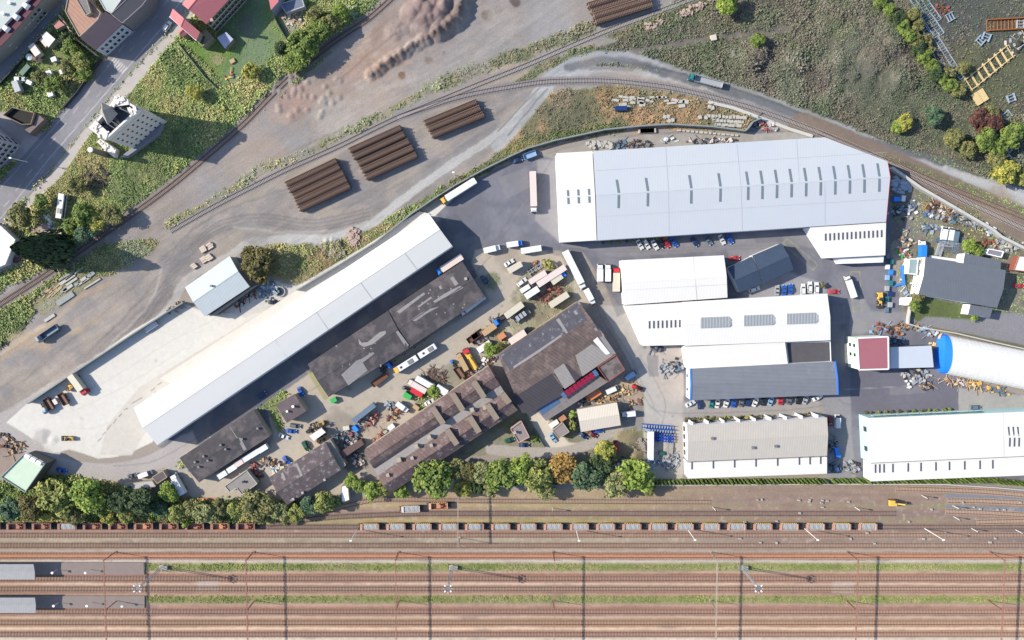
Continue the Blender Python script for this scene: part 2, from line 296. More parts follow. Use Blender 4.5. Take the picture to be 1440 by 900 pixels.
# asphalt works yards
ASP=(124,125,140)
poly([(612,300),(640,272),(700,236),(780,212),(850,194),(960,184),(1040,190),(1060,178),(1135,190),(1160,200),(1245,230),(1255,300),(1250,345),(1270,440),(1290,456),(1330,470),(1320,520),(1500,575),(1500,680),(1205,684),(1196,600),(1180,560),(960,570),(895,560),(905,500),(870,430),(820,355),(740,350),(660,375)],ASP,1.5,.8,2,1,.06,(134,134,147),0.,0)
poly([(760,218),(850,194),(960,186),(1060,188),(1120,185),(1160,196),(1000,215),(785,225)],(176,170,164),2,2,None,1,.07,(165,158,150))
poly([(756,225),(788,225),(792,345),(752,310)],(168,164,168),2,1,None,.9,.06)
poly([(790,345),(1145,325),(1160,350),(1100,345),(1030,372),(1022,352),(870,362),(830,352)],(150,148,156),3,1,None,.8,.05)
poly([(1060,400),(1100,378),(1160,400),(1165,418),(1030,425)],(170,170,176),3,2,None,.8,.05)
poly([(845,430),(880,430),(905,490),(960,490),(962,595),(960,682),(905,682),(905,600),(900,545),(880,500)],(194,188,182),2,.8,2,1,.05,(186,180,174)); poly([(908,480),(962,488),(962,570),(925,560)],(200,186,176),3,2,None,.8)
poly([(960,565),(1152,560),(1152,592),(960,598)],(176,170,168),1.5,.6,None,1,.05)
poly([(1152,560),(1196,556),(1200,680),(1165,680),(1165,590)],(158,156,162),1.5,.6,None,1,.05)
poly([(1220,500),(1348,540),(1348,578),(1204,584),(1196,560),(1196,520)],(122,120,136),.8,.2,None,1,.04)
poly([(1348,545),(1440,556),(1500,570),(1500,580),(1348,578)],(180,176,172),1,.5,None,1,.05)
poly([(1196,396),(1195,470),(1290,462),(1280,440),(1225,436)],(170,168,170),4,2,None,.6,.05)
# alley behind the long warehouse
poly([(222,628),(260,640),(255,665),(300,660),(440,560),(480,520),(660,400),(700,360),(640,300),(600,320)],(114,116,128),1.5,.6,2,1,.06,(130,130,136))
poly([(225,635),(270,605),(285,640),(255,672),(235,668)],(190,184,180),2,1,None,.9,.05)
# old works yard
TAN=(199,186,168)
poly([(668,352),(700,345),(760,352),(790,362),(835,420),(820,440),(700,500),(690,525),(520,632),(510,690),(420,705),(290,712),(252,690),(262,660),(280,678),(385,620),(375,565),(400,550),(440,522),(470,555),(575,490),(690,425),(664,370)],TAN,2,1.5,2,1,.07,(196,182,166),0,0)
poly([(372,566),(398,548),(405,556),(390,575),(400,600),(392,608),(380,585)],(140,150,90),1.5,1,0,1,.1,None,0,.4); poly([(250,650),(385,560),(378,570),(255,660)],(135,140,85),2,1,0,.9,.15,None,0,.5)
poly([(430,520),(440,525),(462,560),(456,562)],(170,165,100),2,1,None,.8)
blob(765,415,40,(120,118,88),.8,10,12,(165,150,120),.5); blob(700,475,14,(130,125,90),.7,6,8,None,.5); blob(745,455,30,(150,140,115),.6,8,12,None,.3); blob(600,560,18,(130,132,88),.8,6,8,None,.6)
blob(640,530,14,(150,142,120),.8,5,4); poly([(620,515),(650,505),(665,530),(640,548),(625,540)],(160,152,130),2,1,None,.8); blob(690,395,12,(90,95,70),.6,6,5,None,.4)
blob(715,360,18,(165,150,140),.6,8,8); blob(480,605,30,(150,138,128),.6,10,10); blob(498,640,24,(105,100,95),.8,8,10); blob(540,600,26,(190,165,145),.6,8,8)
poly([(720,575),(760,560),(775,590),(810,600),(870,605),(905,600),(905,680),(840,660),(720,640),(690,640),(640,640),(700,580)],(150,146,120),2,2,0,1,.12,(130,130,95),.1,.3)
poly([(740,580),(757,576),(800,622),(828,624),(768,632),(766,626)],(222,210,192),1,.5,2,1,.05,None,0,0)
line([(690,632),(740,636),(790,636),(835,622),(860,606),(900,597)],15,(190,180,172),2,1,5,1,.05)
poly([(866,530),(905,545),(905,600),(870,604),(868,560)],(180,160,138),2,2,2,1,.1,(196,170,140)); poly([(872,560),(905,572),(905,606),(876,606)],(140,140,140),1.5,1,None,.8)
poly([(862,610),(895,600),(905,640),(905,680),(880,676),(865,640)],(178,164,140),2,3,0,1,.12,(150,136,100)); poly([(905,600),(960,598),(960,682),(905,682)],(198,188,178),1.5,1,2,1,.06)
# white concrete yard of the long warehouse
poly([(2,600),(40,566),(110,520),(185,466),(255,425),(290,440),(345,440),(395,415),(440,390),(590,300),(640,262),(648,270),(610,305),(440,420),(240,560),(214,622),(180,638),(160,643),(138,645),(115,637),(97,632),(78,637),(55,630),(30,615)],(235,230,222),1,.3,7,1,.03,(231,226,218))
poly([(150,600),(195,545),(400,420),(600,300),(608,308),(420,440),(225,575),(185,640),(140,640)],(222,214,204),1.2,.5,None,1,.03)
line([(440,398),(520,348),(640,268)],9,(176,170,166),1.5,.8,None,.9,sm=False)
poly([(312,437),(352,402),(385,395),(425,405),(435,398),(392,430),(345,446)],(218,214,208),1.5,1,None,1,.04)
line([(-20,592),(20,615),(60,640),(95,658),(150,664),(200,656),(235,640),(262,622)],24,(190,182,180),1.5,.6,5,1,.05)
poly([(0,616),(40,640),(85,664),(150,676),(190,672),(215,670),(210,690),(90,690),(0,660)],(205,185,172),2,1.5,0,.9,.08)
poly([(66,668),(100,670),(160,680),(250,700),(300,705),(380,705),(480,700),(500,735),(-60,738),(-60,690)],(112,114,72),2,4,0,1,.2,(90,94,60),0,.8)
poly([(-60,600),(0,612),(35,640),(10,665),(-60,680)],(170,150,138),2,2,0,1,.15)
blob(60,615,12,(212,208,205),.9,5,6,(190,186,184)); blob(75,625,12,(225,220,215),.8,5,6)
# wheel-worn streaks over the dirt, patched and tyre-marked asphalt
ca_,sa_=math.cos(R(33)),math.sin(R(33)); xr=gx*ca_+gy*sa_; yr=-gx*sa_+gy*ca_
st=fbm(xr*.06,yr*.55,1.,131,4); st2=fbm(xr*.15,yr*1.6,1.,141,3)
dz=((reg==0)|(reg==5))*(V<600)*(green<.25)*(U<1000); col*=(1+dz*(.16*st+.10*st2+.10*n1))[...,None]
blue=np.clip(fbm(gx,gy,.03,151,3)*2.2,0,1)*dz*.35; col[:]=col*(1-blue[...,None])+L3((156,158,166))*blue[...,None]
warm=np.clip(fbm(gx,gy,.04,161,3)*2.2-.2,0,1)*dz*.35*(V<260); col[:]=col*(1-warm[...,None])+L3((186,160,140))*warm[...,None]
az=(reg==2); col*=(1+az*(.05*n1+.05*n2+.04*fbm(gx,gy,.08,171,4)))[...,None]
rp_=random.Random(9)
for q in ([(700,250),(740,236),(748,262),(712,280)],[(640,290),(672,282),(684,300),(652,312)],[(900,345),(960,342),(961,350),(902,353)],[(1170,430),(1192,430),(1192,455),(1172,456)],[(1060,335),(1100,332),(1104,340),(1064,343)],[(1210,540),(1240,538),(1242,556),(1212,558)],[(910,500),(926,500),(926,530),(912,530)],[(850,400),(866,410),(880,440),(868,446)],[(1250,545),(1300,543),(1302,552),(1252,556)]): poly(q,rp_.choice([(118,118,130),(150,148,154),(126,124,134)]),.8,.3,None,.55,.04)
for pth in ([(700,330),(730,290),(760,250),(775,225)],[(706,334),(736,294),(765,254)],[(800,350),(900,350),(1000,347),(1100,345),(1140,352),(1180,400),(1190,450),(1180,540),(1200,570),(1340,562)],[(800,354),(900,354),(1000,351),(1095,350),(1132,358),(1172,402),(1184,452),(1174,542)],[(835,380),(850,440),(885,500),(915,560),(940,580),(1100,577),(1160,570)],[(829,384),(845,444),(880,504),(908,562),(930,585)],[(690,360),(650,400),(560,470),(420,560),(280,645)],[(720,300),(690,345),(560,462)],[(160,655),(210,650),(270,620),(420,530)],[(930,600),(934,560),(900,500)]): line(pth,1.6,(116,115,124),1.2,1.2,None,.4,.03)
for i in range(60):
    u=rp_.uniform(640,1400); v=rp_.uniform(230,590); blob(u,v,rp_.uniform(.8,2.6),(104,102,108),.35,1.5,2) if True else 0
for i in range(16): u=rp_.uniform(50,330); v=rp_.uniform(440,620); blob(u,v,rp_.uniform(.8,3),(196,188,182),.5,2,2) if u<240 and v>640-u*.9 else 0
for i in range(40): u=rp_.uniform(420,700); v=rp_.uniform(400,640); blob(u,v,rp_.uniform(1,4),rp_.choice([(150,138,126),(170,156,140),(120,108,100)]),.4,2.5,3) if 900<u*.6+v*1.2<1130 else 0
for pth in ([(100,560),(160,530),(240,480),(300,450)],[(110,575),(180,540),(260,490)],[(90,600),(140,600),(200,560)]): line(pth,2,(222,214,206),1.5,1.5,None,.6,.02)
# ---- railway yard in the south: bands along the tracks
ys=np.array([694,700,704,711,717,722,727,731,735,741,746,752,757,761,767,772,775,777,781,786,789,792,794,797,802,805,808,811,814,818,821,825,828,832,836,839,843,848,851,856,860,864,868,871,875,880,884,888,892,895,898,930,990])
cs=[(180,160,132),(182,162,136),(172,150,138),(190,170,130),(172,148,132),(168,144,132),(170,148,130),(186,170,128),(176,158,122),(165,140,128),(172,145,132),(172,142,132),(180,162,142),(176,164,146),(166,136,122),(172,150,134),(188,178,164),(168,122,104),(200,134,104),(165,120,104),(212,202,192),(176,168,136),(148,152,98),(140,148,88),(160,156,112),(196,170,152),(172,128,114),(162,114,104),(160,118,108),(158,110,100),(220,194,172),(158,126,114),(152,122,114),(158,116,106),(190,160,140),(156,150,104),(144,146,90),(160,150,116),(190,160,144),(174,122,110),(166,120,108),(156,112,102),(206,182,164),(186,150,122),(186,146,116),(180,134,108),(232,208,182),(172,124,110),(162,112,102),(180,150,140),(222,204,186),(216,198,182),(196,176,160)]
cl=np.array([[lin(c[0])*KA*(.94 if c[0]>c[1]*1.2 else 1),lin(c[1])*KA*(.9 if c[0]>c[1]*1.2 else 1),lin(c[2])*KA*(.84 if c[0]>c[1]*1.2 else 1)] for c in cs])
uu=U; vw=V+fbm(gx,gy*6,.05,61)*1.0+nb*.5
prof=np.stack([np.interp(vw,ys,cl[:,k]) for k in range(3)],-1)
streak=fbm(gx*.12,gy*2.2,.5,71,4); bl_=fbm(gx*.35,gy*1.3,.12,83,4); prof*=(1+.15*streak+.13*n3+.12*bl_+.06*n1)[...,None]; oil=np.clip((fbm(gx*.3,gy,.2,91,3)-.38)*4,0,1)*.35; prof=prof*(1-oil[...,None])+L3((120,100,98))*oil[...,None]
top=[(-60,732),(0,733),(380,735),(470,712),(520,696),(560,690),(700,690),(900,684),(1200,680),(1380,684),(1440,688),(1500,694),(1500,1100),(-60,1100)]
d=dseg(U+nb*3,V+nc*2,top,True); ins=in_poly(U+nb*3,V+nc*2,top); m=np.clip(np.where(ins,d,-d)/3+.5,0,1)
k=np.clip((U-860)/200,0,1)*np.clip((776-V)/8,0,1)*.75*(V<776); far=L3((158,132,124))*(1+.16*streak+.14*n3+.1*n2)[...,None]
prof=prof*(1-k[...,None])+far*k[...,None]
for y_,a in ((711,.7),(731,.6)):
    mm=np.clip((4-abs(V-y_+nb*2))/3,0,1)*np.clip(n1+.35+n2,0,1)*a*(U>700); prof=prof*(1-mm[...,None])+L3((150,150,96))*mm[...,None]
left=np.clip((205-U)/1.5+.5,0,1)
for a,b in ((790,808),(836,852)):
    mm=left*np.clip((V-a)/1.5,0,1)*np.clip((b-V)/1.5,0,1); pc=L3((158,142,138))*(1+.06*n3+.05*n2)[...,None]; prof=prof*(1-mm[...,None])+pc*mm[...,None]
gb=np.clip((U-1330-(V-704)*.0)/2+.5,0,1)
for y0,y1 in ((693,702),(709,717)):
    yy0=y0+np.clip(U-1330,0,200)*.04; yy1=y1+np.clip(U-1330,0,200)*.045
    mm=gb*np.clip((V-yy0)/1.5,0,1)*np.clip((yy1-V)/1.5,0,1); prof=prof*(1-mm[...,None])+(L3((140,144,156))*(1+.05*n3)[...,None])*mm[...,None]
mm=np.clip((U-1395)/20,0,1)*np.clip((694-V)/2,0,1)*np.clip((V-686)/2,0,1); prof=prof*(1-mm[...,None])+L3((135,138,150))*mm[...,None]
pc=L3((212,200,196))*(1+.08*n3)[...,None]
for a,b in ((292,824),(1185,826)):
    mm=.75*np.clip((17-abs(U-a-nb*3))/4,0,1)*np.clip((9-abs(V-b-nc*2))/3,0,1)*(.6+.4*np.sin(V*2.4)); prof=prof*(1-mm[...,None])+pc*mm[...,None]
mm=np.clip((U-1340)/100,0,1)*np.clip((775-V)/6,0,1)*np.clip((V-735)/8,0,1)*.5; prof=prof*(1-mm[...,None])+L3((120,106,110))*mm[...,None]
mm=np.clip((nb*.5+n3-.45)*6,0,1)*.35*(V>700)*np.clip((776-V)/10,0,1); prof=prof*(1-mm[...,None])+L3((205,190,176))*mm[...,None]
col[:]=col*(1-m[...,None])+prof*m[...,None]; reg[ins]=3; green*=1-m
gg=np.zeros(gx.shape)
for a,b in ((793,804),(838,849)): gg=np.maximum(gg,np.clip((V-a)/2,0,1)*np.clip((b-V)/2,0,1)*(U>206))
green=np.maximum(green,gg*.55)
# painted road lines (worn paint lies in the road surface)
def mark(pts,wd=.45,c=(232,230,226),mix=.75): line(pts,wd*1.9,c,.9,0,None,mix,.02,sm=False)
mark([(-40,352),(20,285),(70,222),(110,176),(165,112),(225,42),(270,-20)],.45)
mark([(-40,310),(30,232),(75,180),(100,150),(155,92)],.4,mix=.5)
for i in range(-1,15): a=i/14; mark([(-10+a*225,312-a*305),(-10+a*225+7,312-a*305-8.5)],.4,mix=.7)
for i in range(-1,16): a=i/15; mark([(-6+a*236,330-a*322),(-6+a*236+6,330-a*322-7.5)],.35,mix=.5)
for i in range(7):           # zebra crossing: bars parallel to the street
    a=i/6; cx=158+a*17; cy=86+a*14; mark([(cx-3.2+0,cy+3.9-1),(cx+3.2,cy-3.9-1)],.75,(238,232,226),.95)
YL=(196,196,90)
for q in ([(1101,342),(1107,336),(1150,372),(1143,380),(1101,342)],[(1196,382),(1209,382),(1212,437),(1200,438),(1196,382)]): mark(q,.35,YL,.75)
mark([(1165,549),(1275,543)],.3,(200,200,205),.6)
for i in range(16): a=i/15; mark([(240+a*118,530-a*78),(245+a*118,526.5-a*78)],.55,(120,114,112),.9)
for (a,b),(c_,d_) in (((233,535),(236,533)),((222,541),(227,538)),((212,550),(217,546)),((186,567),(200,559)),((175,576),(180,574)),((167,586),(171,582)),((160,595),(163,590)),((151,604),(156,598)),((144,612),(148,608)),((138,620),(143,616))): mark([(a,b),(c_,d_)],.55,(120,114,112),.9)
# relief: spoil heaps and rough ground
def mound(u,v,r,h):
    W=win([(u,v)],r*4); p=P(u,v); dd=np.hypot(gx[W]-p.x,gy[W]-p.y)/r; zz[W]=np.maximum(zz[W],h*1.25*np.clip(1-dd+.12*nb[W],0,1)**.85)
for q in ((583,20,6,2.6),(591,12,6,2.8),(597,28,6.5,3),(604,14,7,3.4),(612,8,6,3),(600,38,5,2.4),(618,22,6.5,3.6),(607,26,6,3),(589,30,5,2),(622,-2,6,3),(612,-6,6,4),(625,10,6,4.4),(594,2,5,3.4),(1048,85,7,3),(1060,75,6,3),(1035,82,5,2),(1115,85,6,2),(850,140,3,.6),(1200,60,9,2),(1225,80,9,2.4),(1262,110,8,2.4),(1250,60,9,2),(1180,90,8,1.6),(60,614,3,.25),(75,618,2.4,.3),(880,628,7,1.6),(893,640,5,1.6)): mound(*q)
rp=smooth_path([(522,106),(545,88),(570,72),(600,54),(625,42),(640,28),(648,12),(652,-10)],3)
for i,(a,b) in enumerate(rp): mound(a+random.uniform(-1.5,1.5),b+random.uniform(-1.5,1.5),random.uniform(1.8,3.3)*(1 if i<len(rp)*.55 else 1.5),random.uniform(1.2,2.4)*(1 if i<len(rp)*.55 else 1.7))
line([(522,107),(545,89),(570,73),(600,55),(625,43),(640,29),(648,12),(652,-8)],8,(124,106,98),2.5,3,None,.7,.2)
for i in range(46): t=random.random(); mound(548+t*38+random.uniform(-5,5),50-t*30+random.uniform(-6,6),2.2,.5)
for i in range(40): mound(random.uniform(385,480),random.uniform(105,165),1.5,.45)
for i in range(26): mound(random.uniform(453,482),random.uniform(338,362),1.5,.9)
rough=np.clip(green*1.2,0,1); zz+=rough*np.clip(.25*nb+.2*n3+.1,0,1)
WD=poly([(870,60),(960,8),(1240,-30),(1345,125),(1392,215),(1420,250),(1350,238),(1200,182),(1080,142),(960,104)],(104,104,94),10,12,None,.45,.12)
wild=in_poly(U,V,[(960,15),(1220,-20),(1340,120),(1390,215),(1200,165),(1000,110)]); zz+=np.where(wild,np.clip(.6*n2+.4*nb+.2,0,2),0)
# build
ground_mat=bpy.data.materials.new('ground_surface'); ground_mat.use_nodes=True; t=ground_mat.node_tree; b=t.nodes['Principled BSDF']
at=t.nodes.new('ShaderNodeAttribute'); at.attribute_name='soil'; tc=t.nodes.new('ShaderNodeTexCoord')
no=t.nodes.new('ShaderNodeTexNoise'); no.inputs['Scale'].default_value=1.6; no.inputs['Detail'].default_value=9; no.inputs['Roughness'].default_value=.75
t.links.new(tc.outputs['Object'],no.inputs['Vector']); mr=t.nodes.new('ShaderNodeMapRange'); mr.inputs['From Min'].default_value=.3; mr.inputs['From Max'].default_value=.7
mr.inputs['To Min'].default_value=.78; mr.inputs['To Max'].default_value=1.22; t.links.new(no.outputs['Fac'],mr.inputs['Value'])
mx=t.nodes.new('ShaderNodeMix'); mx.data_type='RGBA'; mx.blend_type='MULTIPLY'; mx.inputs['Factor'].default_value=1
t.links.new(at.outputs['Color'],mx.inputs['A']); t.links.new(mr.outputs[0],mx.inputs['B']); t.links.new(mx.outputs['Result'],b.inputs['Base Color'])
b.inputs['Roughness'].default_value=.95; b.inputs['Specular IOR Level'].default_value=.15
bp=t.nodes.new('ShaderNodeBump'); bp.inputs['Strength'].default_value=.35; bp.inputs['Distance'].default_value=.15; t.links.new(no.outputs['Fac'],bp.inputs['Height']); t.links.new(bp.outputs[0],b.inputs['Normal'])
smat=bpy.data.materials.new('hard_surface'); smat.use_nodes=True; t=smat.node_tree; b=t.nodes['Principled BSDF']
at=t.nodes.new('ShaderNodeAttribute'); at.attribute_name='soil'; tc=t.nodes.new('ShaderNodeTexCoord')
no=t.nodes.new('ShaderNodeTexNoise'); no.inputs['Scale'].default_value=.5; no.inputs['Detail'].default_value=9; no.inputs['Roughness'].default_value=.7
t.links.new(tc.outputs['Object'],no.inputs['Vector']); mr=t.nodes.new('ShaderNodeMapRange'); mr.inputs['From Min'].default_value=.3; mr.inputs['From Max'].default_value=.7
mr.inputs['To Min'].default_value=.93; mr.inputs['To Max'].default_value=1.07; t.links.new(no.outputs['Fac'],mr.inputs['Value'])
mx=t.nodes.new('ShaderNodeMix'); mx.data_type='RGBA'; mx.blend_type='MULTIPLY'; mx.inputs['Factor'].default_value=1
t.links.new(at.outputs['Color'],mx.inputs['A']); t.links.new(mr.outputs[0],mx.inputs['B']); t.links.new(mx.outputs['Result'],b.inputs['Base Color'])
b.inputs['Roughness'].default_value=.9; b.inputs['Specular IOR Level'].default_value=.2
fr=reg[:-1,:-1]; idx=(np.arange(ny-1)[:,None]*nx+np.arange(nx-1)[None,:])
allv=np.stack([gx.ravel(),gy.ravel(),zz.ravel()],1); allc=np.concatenate([np.clip(col.reshape(-1,3),0.005,.85),np.ones((nx*ny,1))],1)
names={0:'ground',1:'street',2:'asphalt_yard',3:'railway_bed',4:'pavement',5:'dirt_road',6:'works_yard_ground',7:'concrete_yard'}
for r,nm in names.items():
    q=idx[fr==r]; F4=np.stack([q,q+1,q+nx+1,q+nx],1); used,inv=np.unique(F4,return_inverse=True); inv=inv.reshape(-1,4)
    vv=allv[used]; cc=allc[used]
    if r==0:      # same sheet carried on to the horizon
        B=3500.; o=len(vv); ring=np.array([[-B,-B,0],[B,-B,0],[B,B,0],[-B,B,0],[X0,Y0,0],[gx[0,-1],Y0,0],[gx[0,-1],gy[-1,0],0],[X0,gy[-1,0],0]])
        vv=np.concatenate([vv,ring]); cc=np.concatenate([cc,np.tile([*L3((140,140,100)),1],(8,1))])
        inv=np.concatenate([inv,np.array([[0,1,5,4],[1,2,6,5],[2,3,7,6],[3,0,4,7]])+o])
    me=bpy.data.meshes.new(nm); n=len(inv); me.vertices.add(len(vv)); me.vertices.foreach_set('co',vv.astype('f').ravel())
    me.loops.add(n*4); me.loops.foreach_set('vertex_index',inv.astype('i').ravel()); me.polygons.add(n)
    me.polygons.foreach_set('loop_start',np.arange(0,n*4,4,dtype='i')); me.polygons.foreach_set('loop_total',np.full(n,4,'i'))
    me.update(calc_edges=True); me.polygons.foreach_set('use_smooth',np.ones(n,bool))
    ca=me.color_attributes.new('soil','FLOAT_COLOR','POINT'); ca.data.foreach_set('color',cc.astype('f').ravel())
    me.materials.append(ground_mat if r in (0,3,5,6) else smat); o=bpy.data.objects.new(nm,me); C.objects.link(o); o['kind']='structure'
# ---------------------------------------------------------------- railway tracks
SLP=mat('concrete_sleeper',D(198,170,150),.9,.15,1); SLG=mat('grey_sleeper',D(184,178,178),.9,.15,1); SLW=mat('timber_sleeper',D(152,132,122),.9,.2,1); RAIL=mat('rail_steel',D(96,66,60),.6,.1,1,.3)
RED=mat('rust_ballast',D(196,140,112),.95,.2,1.2)
def track(pts,label,sleeper=SLP,wd=2.6,infill=False,px=True,slw=.26):
    w_=[P(*p) for p in smooth_path(pts,6)] if px else pts
    sl=MB(); rl=MB(); acc=0; L=[]
    for i in range(len(w_)-1):
        a,b=w_[i],w_[i+1]; d=(b-a); n=d.length; d/=n; s=acc
        while s<n: p=a+d*s; L.append((p,d)); s+=.62
        acc=s-n
    for p,d in L:
        jit=random.uniform(-.03,.03); sl.box(p.x+jit*d.y,p.y-jit*d.x,0.0,slw,wd,.12,math.atan2(d.y,d.x))
    for sgn in (-1,1):
        side=[]
        for i,p in enumerate(w_):
            d=(w_[min(i+1,len(w_)-1)]-w_[max(i-1,0)]).normalized(); side.append(p+Vector((-d.y,d.x,0))*sgn*.75+Vector((0,0,.2)))
        for a,b in zip(side,side[1:]): rl.beam(a,b,.13,.16)
    r=bpy.data.objects.new('railway_track',None); C.objects.link(r); r['kind']='structure'
    s=sl.obj('sleepers',sleeper,r); rl.obj('rails',RAIL,r)
    if infill:
        f=MB()
        for a,b in zip(w_,w_[1:]): f.beam(a+Vector((0,0,.1)),b+Vector((0,0,.1)),1.3,.1)
        f.obj('ballast_infill',RED,r)
    return r
def hz(y,x0=-30,x1=1470): return [(x0,y),(x1,y)]
track([(430,727),(470,716),(520,704),(570,702),(640,704),(800,705),(1000,706)],'',SLP,slw=.2)
track([(380,737),(460,728),(560,723),(640,722),(900,722),(1260,722)],'',SLW)
track(hz(741),'',SLW); track(hz(752.5),'',SLP,slw=.18); track(hz(767),'',SLP,slw=.14); track(hz(781.5),'',SLP,wd=3.0,infill=True)
for y in (813.5,828,860,875.5,892,908,925): track(hz(y),'')
for q in ([(1260,687),(1300,688),(1380,691),(1440,696),(1480,700)],[(1332,704),(1380,704.5),(1440,707),(1480,709)],[(1330,719),(1380,720.5),(1440,724),(1480,727)],[(1374,734),(1420,733),(1480,732)]): track(q,'',slw=.3)
track(TA,'',SLW); track(TB,'',SLG,slw=.24); track(TC,'',SLG,slw=.24); track(TD,'',SLW)
# ---------------------------------------------------------------- buildings
def cen(pts,z=0):
    return Vector((sum(p[0] for p in pts)/len(pts),sum(p[1] for p in pts)/len(pts),z))
WINM=mat('window_glass',(.03,.04,.05),.15,0,1,spec=.6); TRIM=mat('white_trim',(.7,.7,.68),.5,.03,1)
SKYL=mat('skylight_panel',D(128,142,152),.3,.08,1,spec=.5); SKYD=mat('skylight_panel_dark',D(95,98,112),.3,.08,1,spec=.5)
WW=mat('white_cladding',(.6,.61,.63),.55,.04,.4); 
def facing(a,b,c0):       # outward normal of wall edge a-b
    d=(b-a); n=Vector((d.y,-d.x,0)).normalized()
    if n.dot((a+b)/2-c0)<0: n=-n
    return n
def wall_windows(root,loc,a,b,c0,zs,n,w,h,m=WINM,name='window',frame=True,x0=.06,x1=.94):
    a=Vector((a[0],a[1],0));b=Vector((b[0],b[1],0)); nn=facing(a,b,c0); d=(b-a); L=d.length; d/=L
    for z in zs:
        for i in range(n):
            p=a+d*L*(x0+(x1-x0)*(i+.5)/n)+nn*.03-Vector(loc)
            mb=MB(); ang=math.atan2(d.y,d.x); mb.box(p.x,p.y,z,w,.1,h,ang,0)
            if frame: mb.box(p.x+nn.x*.06,p.y+nn.y*.06,z-.12,w+.3,.14,.12,ang,1)
            mb.obj(name,[m,TRIM],root)
class Gable:
    # c: four photo pixels at eave height; ridge runs parallel to c0-c1, at fraction t from c0-c1 side
    def __init__(s,name,label,cat,c,zE,zR,roof,wall,t=.5,group=None,over=.35,zD=None,pts=None,base=0,part='roof'):
        s.q=[P(u,v,zE) for u,v in c]; s.zE=zE;s.zR=zR;s.t=t; s.zD=zE if zD is None else zD
        if zD is not None: s.q[2]=P(*c[2],zD); s.q[3]=P(*c[3],zD)
        s.loc=cen(s.q); s.root=thing(name,label,cat,s.loc,0,group); A,B,Cc,Dd=s.q; l=s.loc
        s.c0=Vector((l.x,l.y,0)); mb=MB()
        r0=A.lerp(Dd,t); r1=B.lerp(Cc,t); r0.z=r1.z=zR; s.r=(r0,r1)
        ins=.25; 
        def sh(p): 
            v=Vector((p.x-l.x,p.y-l.y,0)); return Vector((p.x-v.normalized().x*ins*1.2,p.y-v.normalized().y*ins*1.2,p.z))
        a,b_,c_,d_,e,f=[sh(p) for p in (A,B,Cc,Dd,r0,r1)]
        for p in (a,b_,c_,d_,e,f): p.z-=.22
        g=lambda p:Vector((p.x,p.y,base))
        mb.quad([g(a),g(b_),b_,a]); mb.quad([g(c_),g(d_),d_,c_]); mb.quad([g(b_),g(c_),c_,f,b_]); mb.quad([g(d_),g(a),a,e,d_])
        mb.obj('walls',wall,s.root,l)
        s.roofmb=MB(); s.roofmb.slab([A,B,r1,r0],.2,0); s.roofmb.slab([r0,r1,Cc,Dd],.2,0); s.roofmats=[roof]; s.part=part
        rc=MB(); rc.beam(r0+Vector((0,0,.03)),r1+Vector((0,0,.03)),.3,.06); s.ridge=rc
        s.wm=wall
    def z(s,x,y):
        A,B,Cc,Dd=s.q; m0=(A+B)/2; m1=(Cc+Dd)/2; ax=(B-A); ax.z=0; n=Vector((-ax.y,ax.x,0)).normalized()
        if n.dot(m1-m0)<0:n=-n
        T=n.dot(Vector((x,y,0))-Vector((A.x,A.y,0)))/n.dot(m1-m0)
        return s.zE+(s.zR-s.zE)*T/s.t if T<s.t else s.zR+(s.zD-s.zR)*(T-s.t)/(1-s.t)
    def on(s,u,v,dz=0):
        z=s.zE
        for _ in range(4): p=P(u,v,z); z=s.z(p.x,p.y)
        p=P(u,v,z); p.z+=dz; return p
    def patch(s,pts,m,dz=.06):
        if m not in s.roofmats: s.roofmats.append(m)
        s.roofmb.slab([s.on(u,v,dz) for u,v in pts],.05,s.roofmats.index(m))
    def sky(s,pts,m=None,dz=.12,name='skylight'):
        MB().slab([s.on(u,v,dz) for u,v in pts],.2).obj(name,m or SKYL,s.root,s.loc)
    def stack(s,u,v,h=1.2,w=.7,m=None,name='chimney'):
        p=s.on(u,v); mb=MB(); mb.box(p.x,p.y,p.z-.6,w,w,h+.6,.3); mb.box(p.x,p.y,p.z+h,w*1.35,w*1.35,.12,.3); mb.obj(name,m or CONC,s.root,s.loc)
    def end(s,ridge_mat=None):
        s.roofmb.obj(s.part,s.roofmats,s.root,s.loc)
        s.ridge.obj('ridge_cap',ridge_mat or s.roofmats[0],s.root,s.loc); return s
class Flat:
    def __init__(s,name,label,cat,c,z,roof,wall,group=None,parapet=.3,z2=None,trim=None,base=0):
        # z2: list of heights per corner for mono-pitch
        zz_=z2 or [z]*len(c); s.q=[P(u,v,h) for (u,v),h in zip(c,zz_)]; s.loc=cen(s.q); s.root=thing(name,label,cat,s.loc,0,group)
        l=s.loc; s.c0=Vector((l.x,l.y,0)); n=len(s.q); mb=MB()
        w_=[Vector((p.x-(p.x-l.x)*.01,p.y-(p.y-l.y)*.01,p.z-.2)) for p in s.q]
        for i in range(n):
            a,b=w_[i],w_[(i+1)%n]; mb.quad([(a.x,a.y,base),(b.x,b.y,base),b,a])
        mb.obj('walls',wall,s.root,l); s.roofmb=MB(); s.roofmb.slab(s.q,.22,0); s.roofmats=[roof]
        if parapet:
            pm=MB()
            for i in range(n): 
                a,b=s.q[i],s.q[(i+1)%n]; a2=a+(l-a)*.012; b2=b+(l-b)*.012; a2.z=a.z+parapet/2;b2.z=b.z+parapet/2; pm.beam(a2,b2,.28,parapet)
            pm.obj('parapet',trim or wall,s.root,l)
    def z(s,x,y):
        a,b,c=s.q[0],s.q[1],s.q[2]; n=(b-a).cross(c-a); return a.z-(n.x*(x-a.x)+n.y*(y-a.y))/n.z
    on=Gable.on; patch=Gable.patch; sky=Gable.sky; stack=Gable.stack
    @property
    def zE(s): return s.q[0].z
    def end(s): s.roofmb.obj('roof',s.roofmats,s.root,s.loc); return s
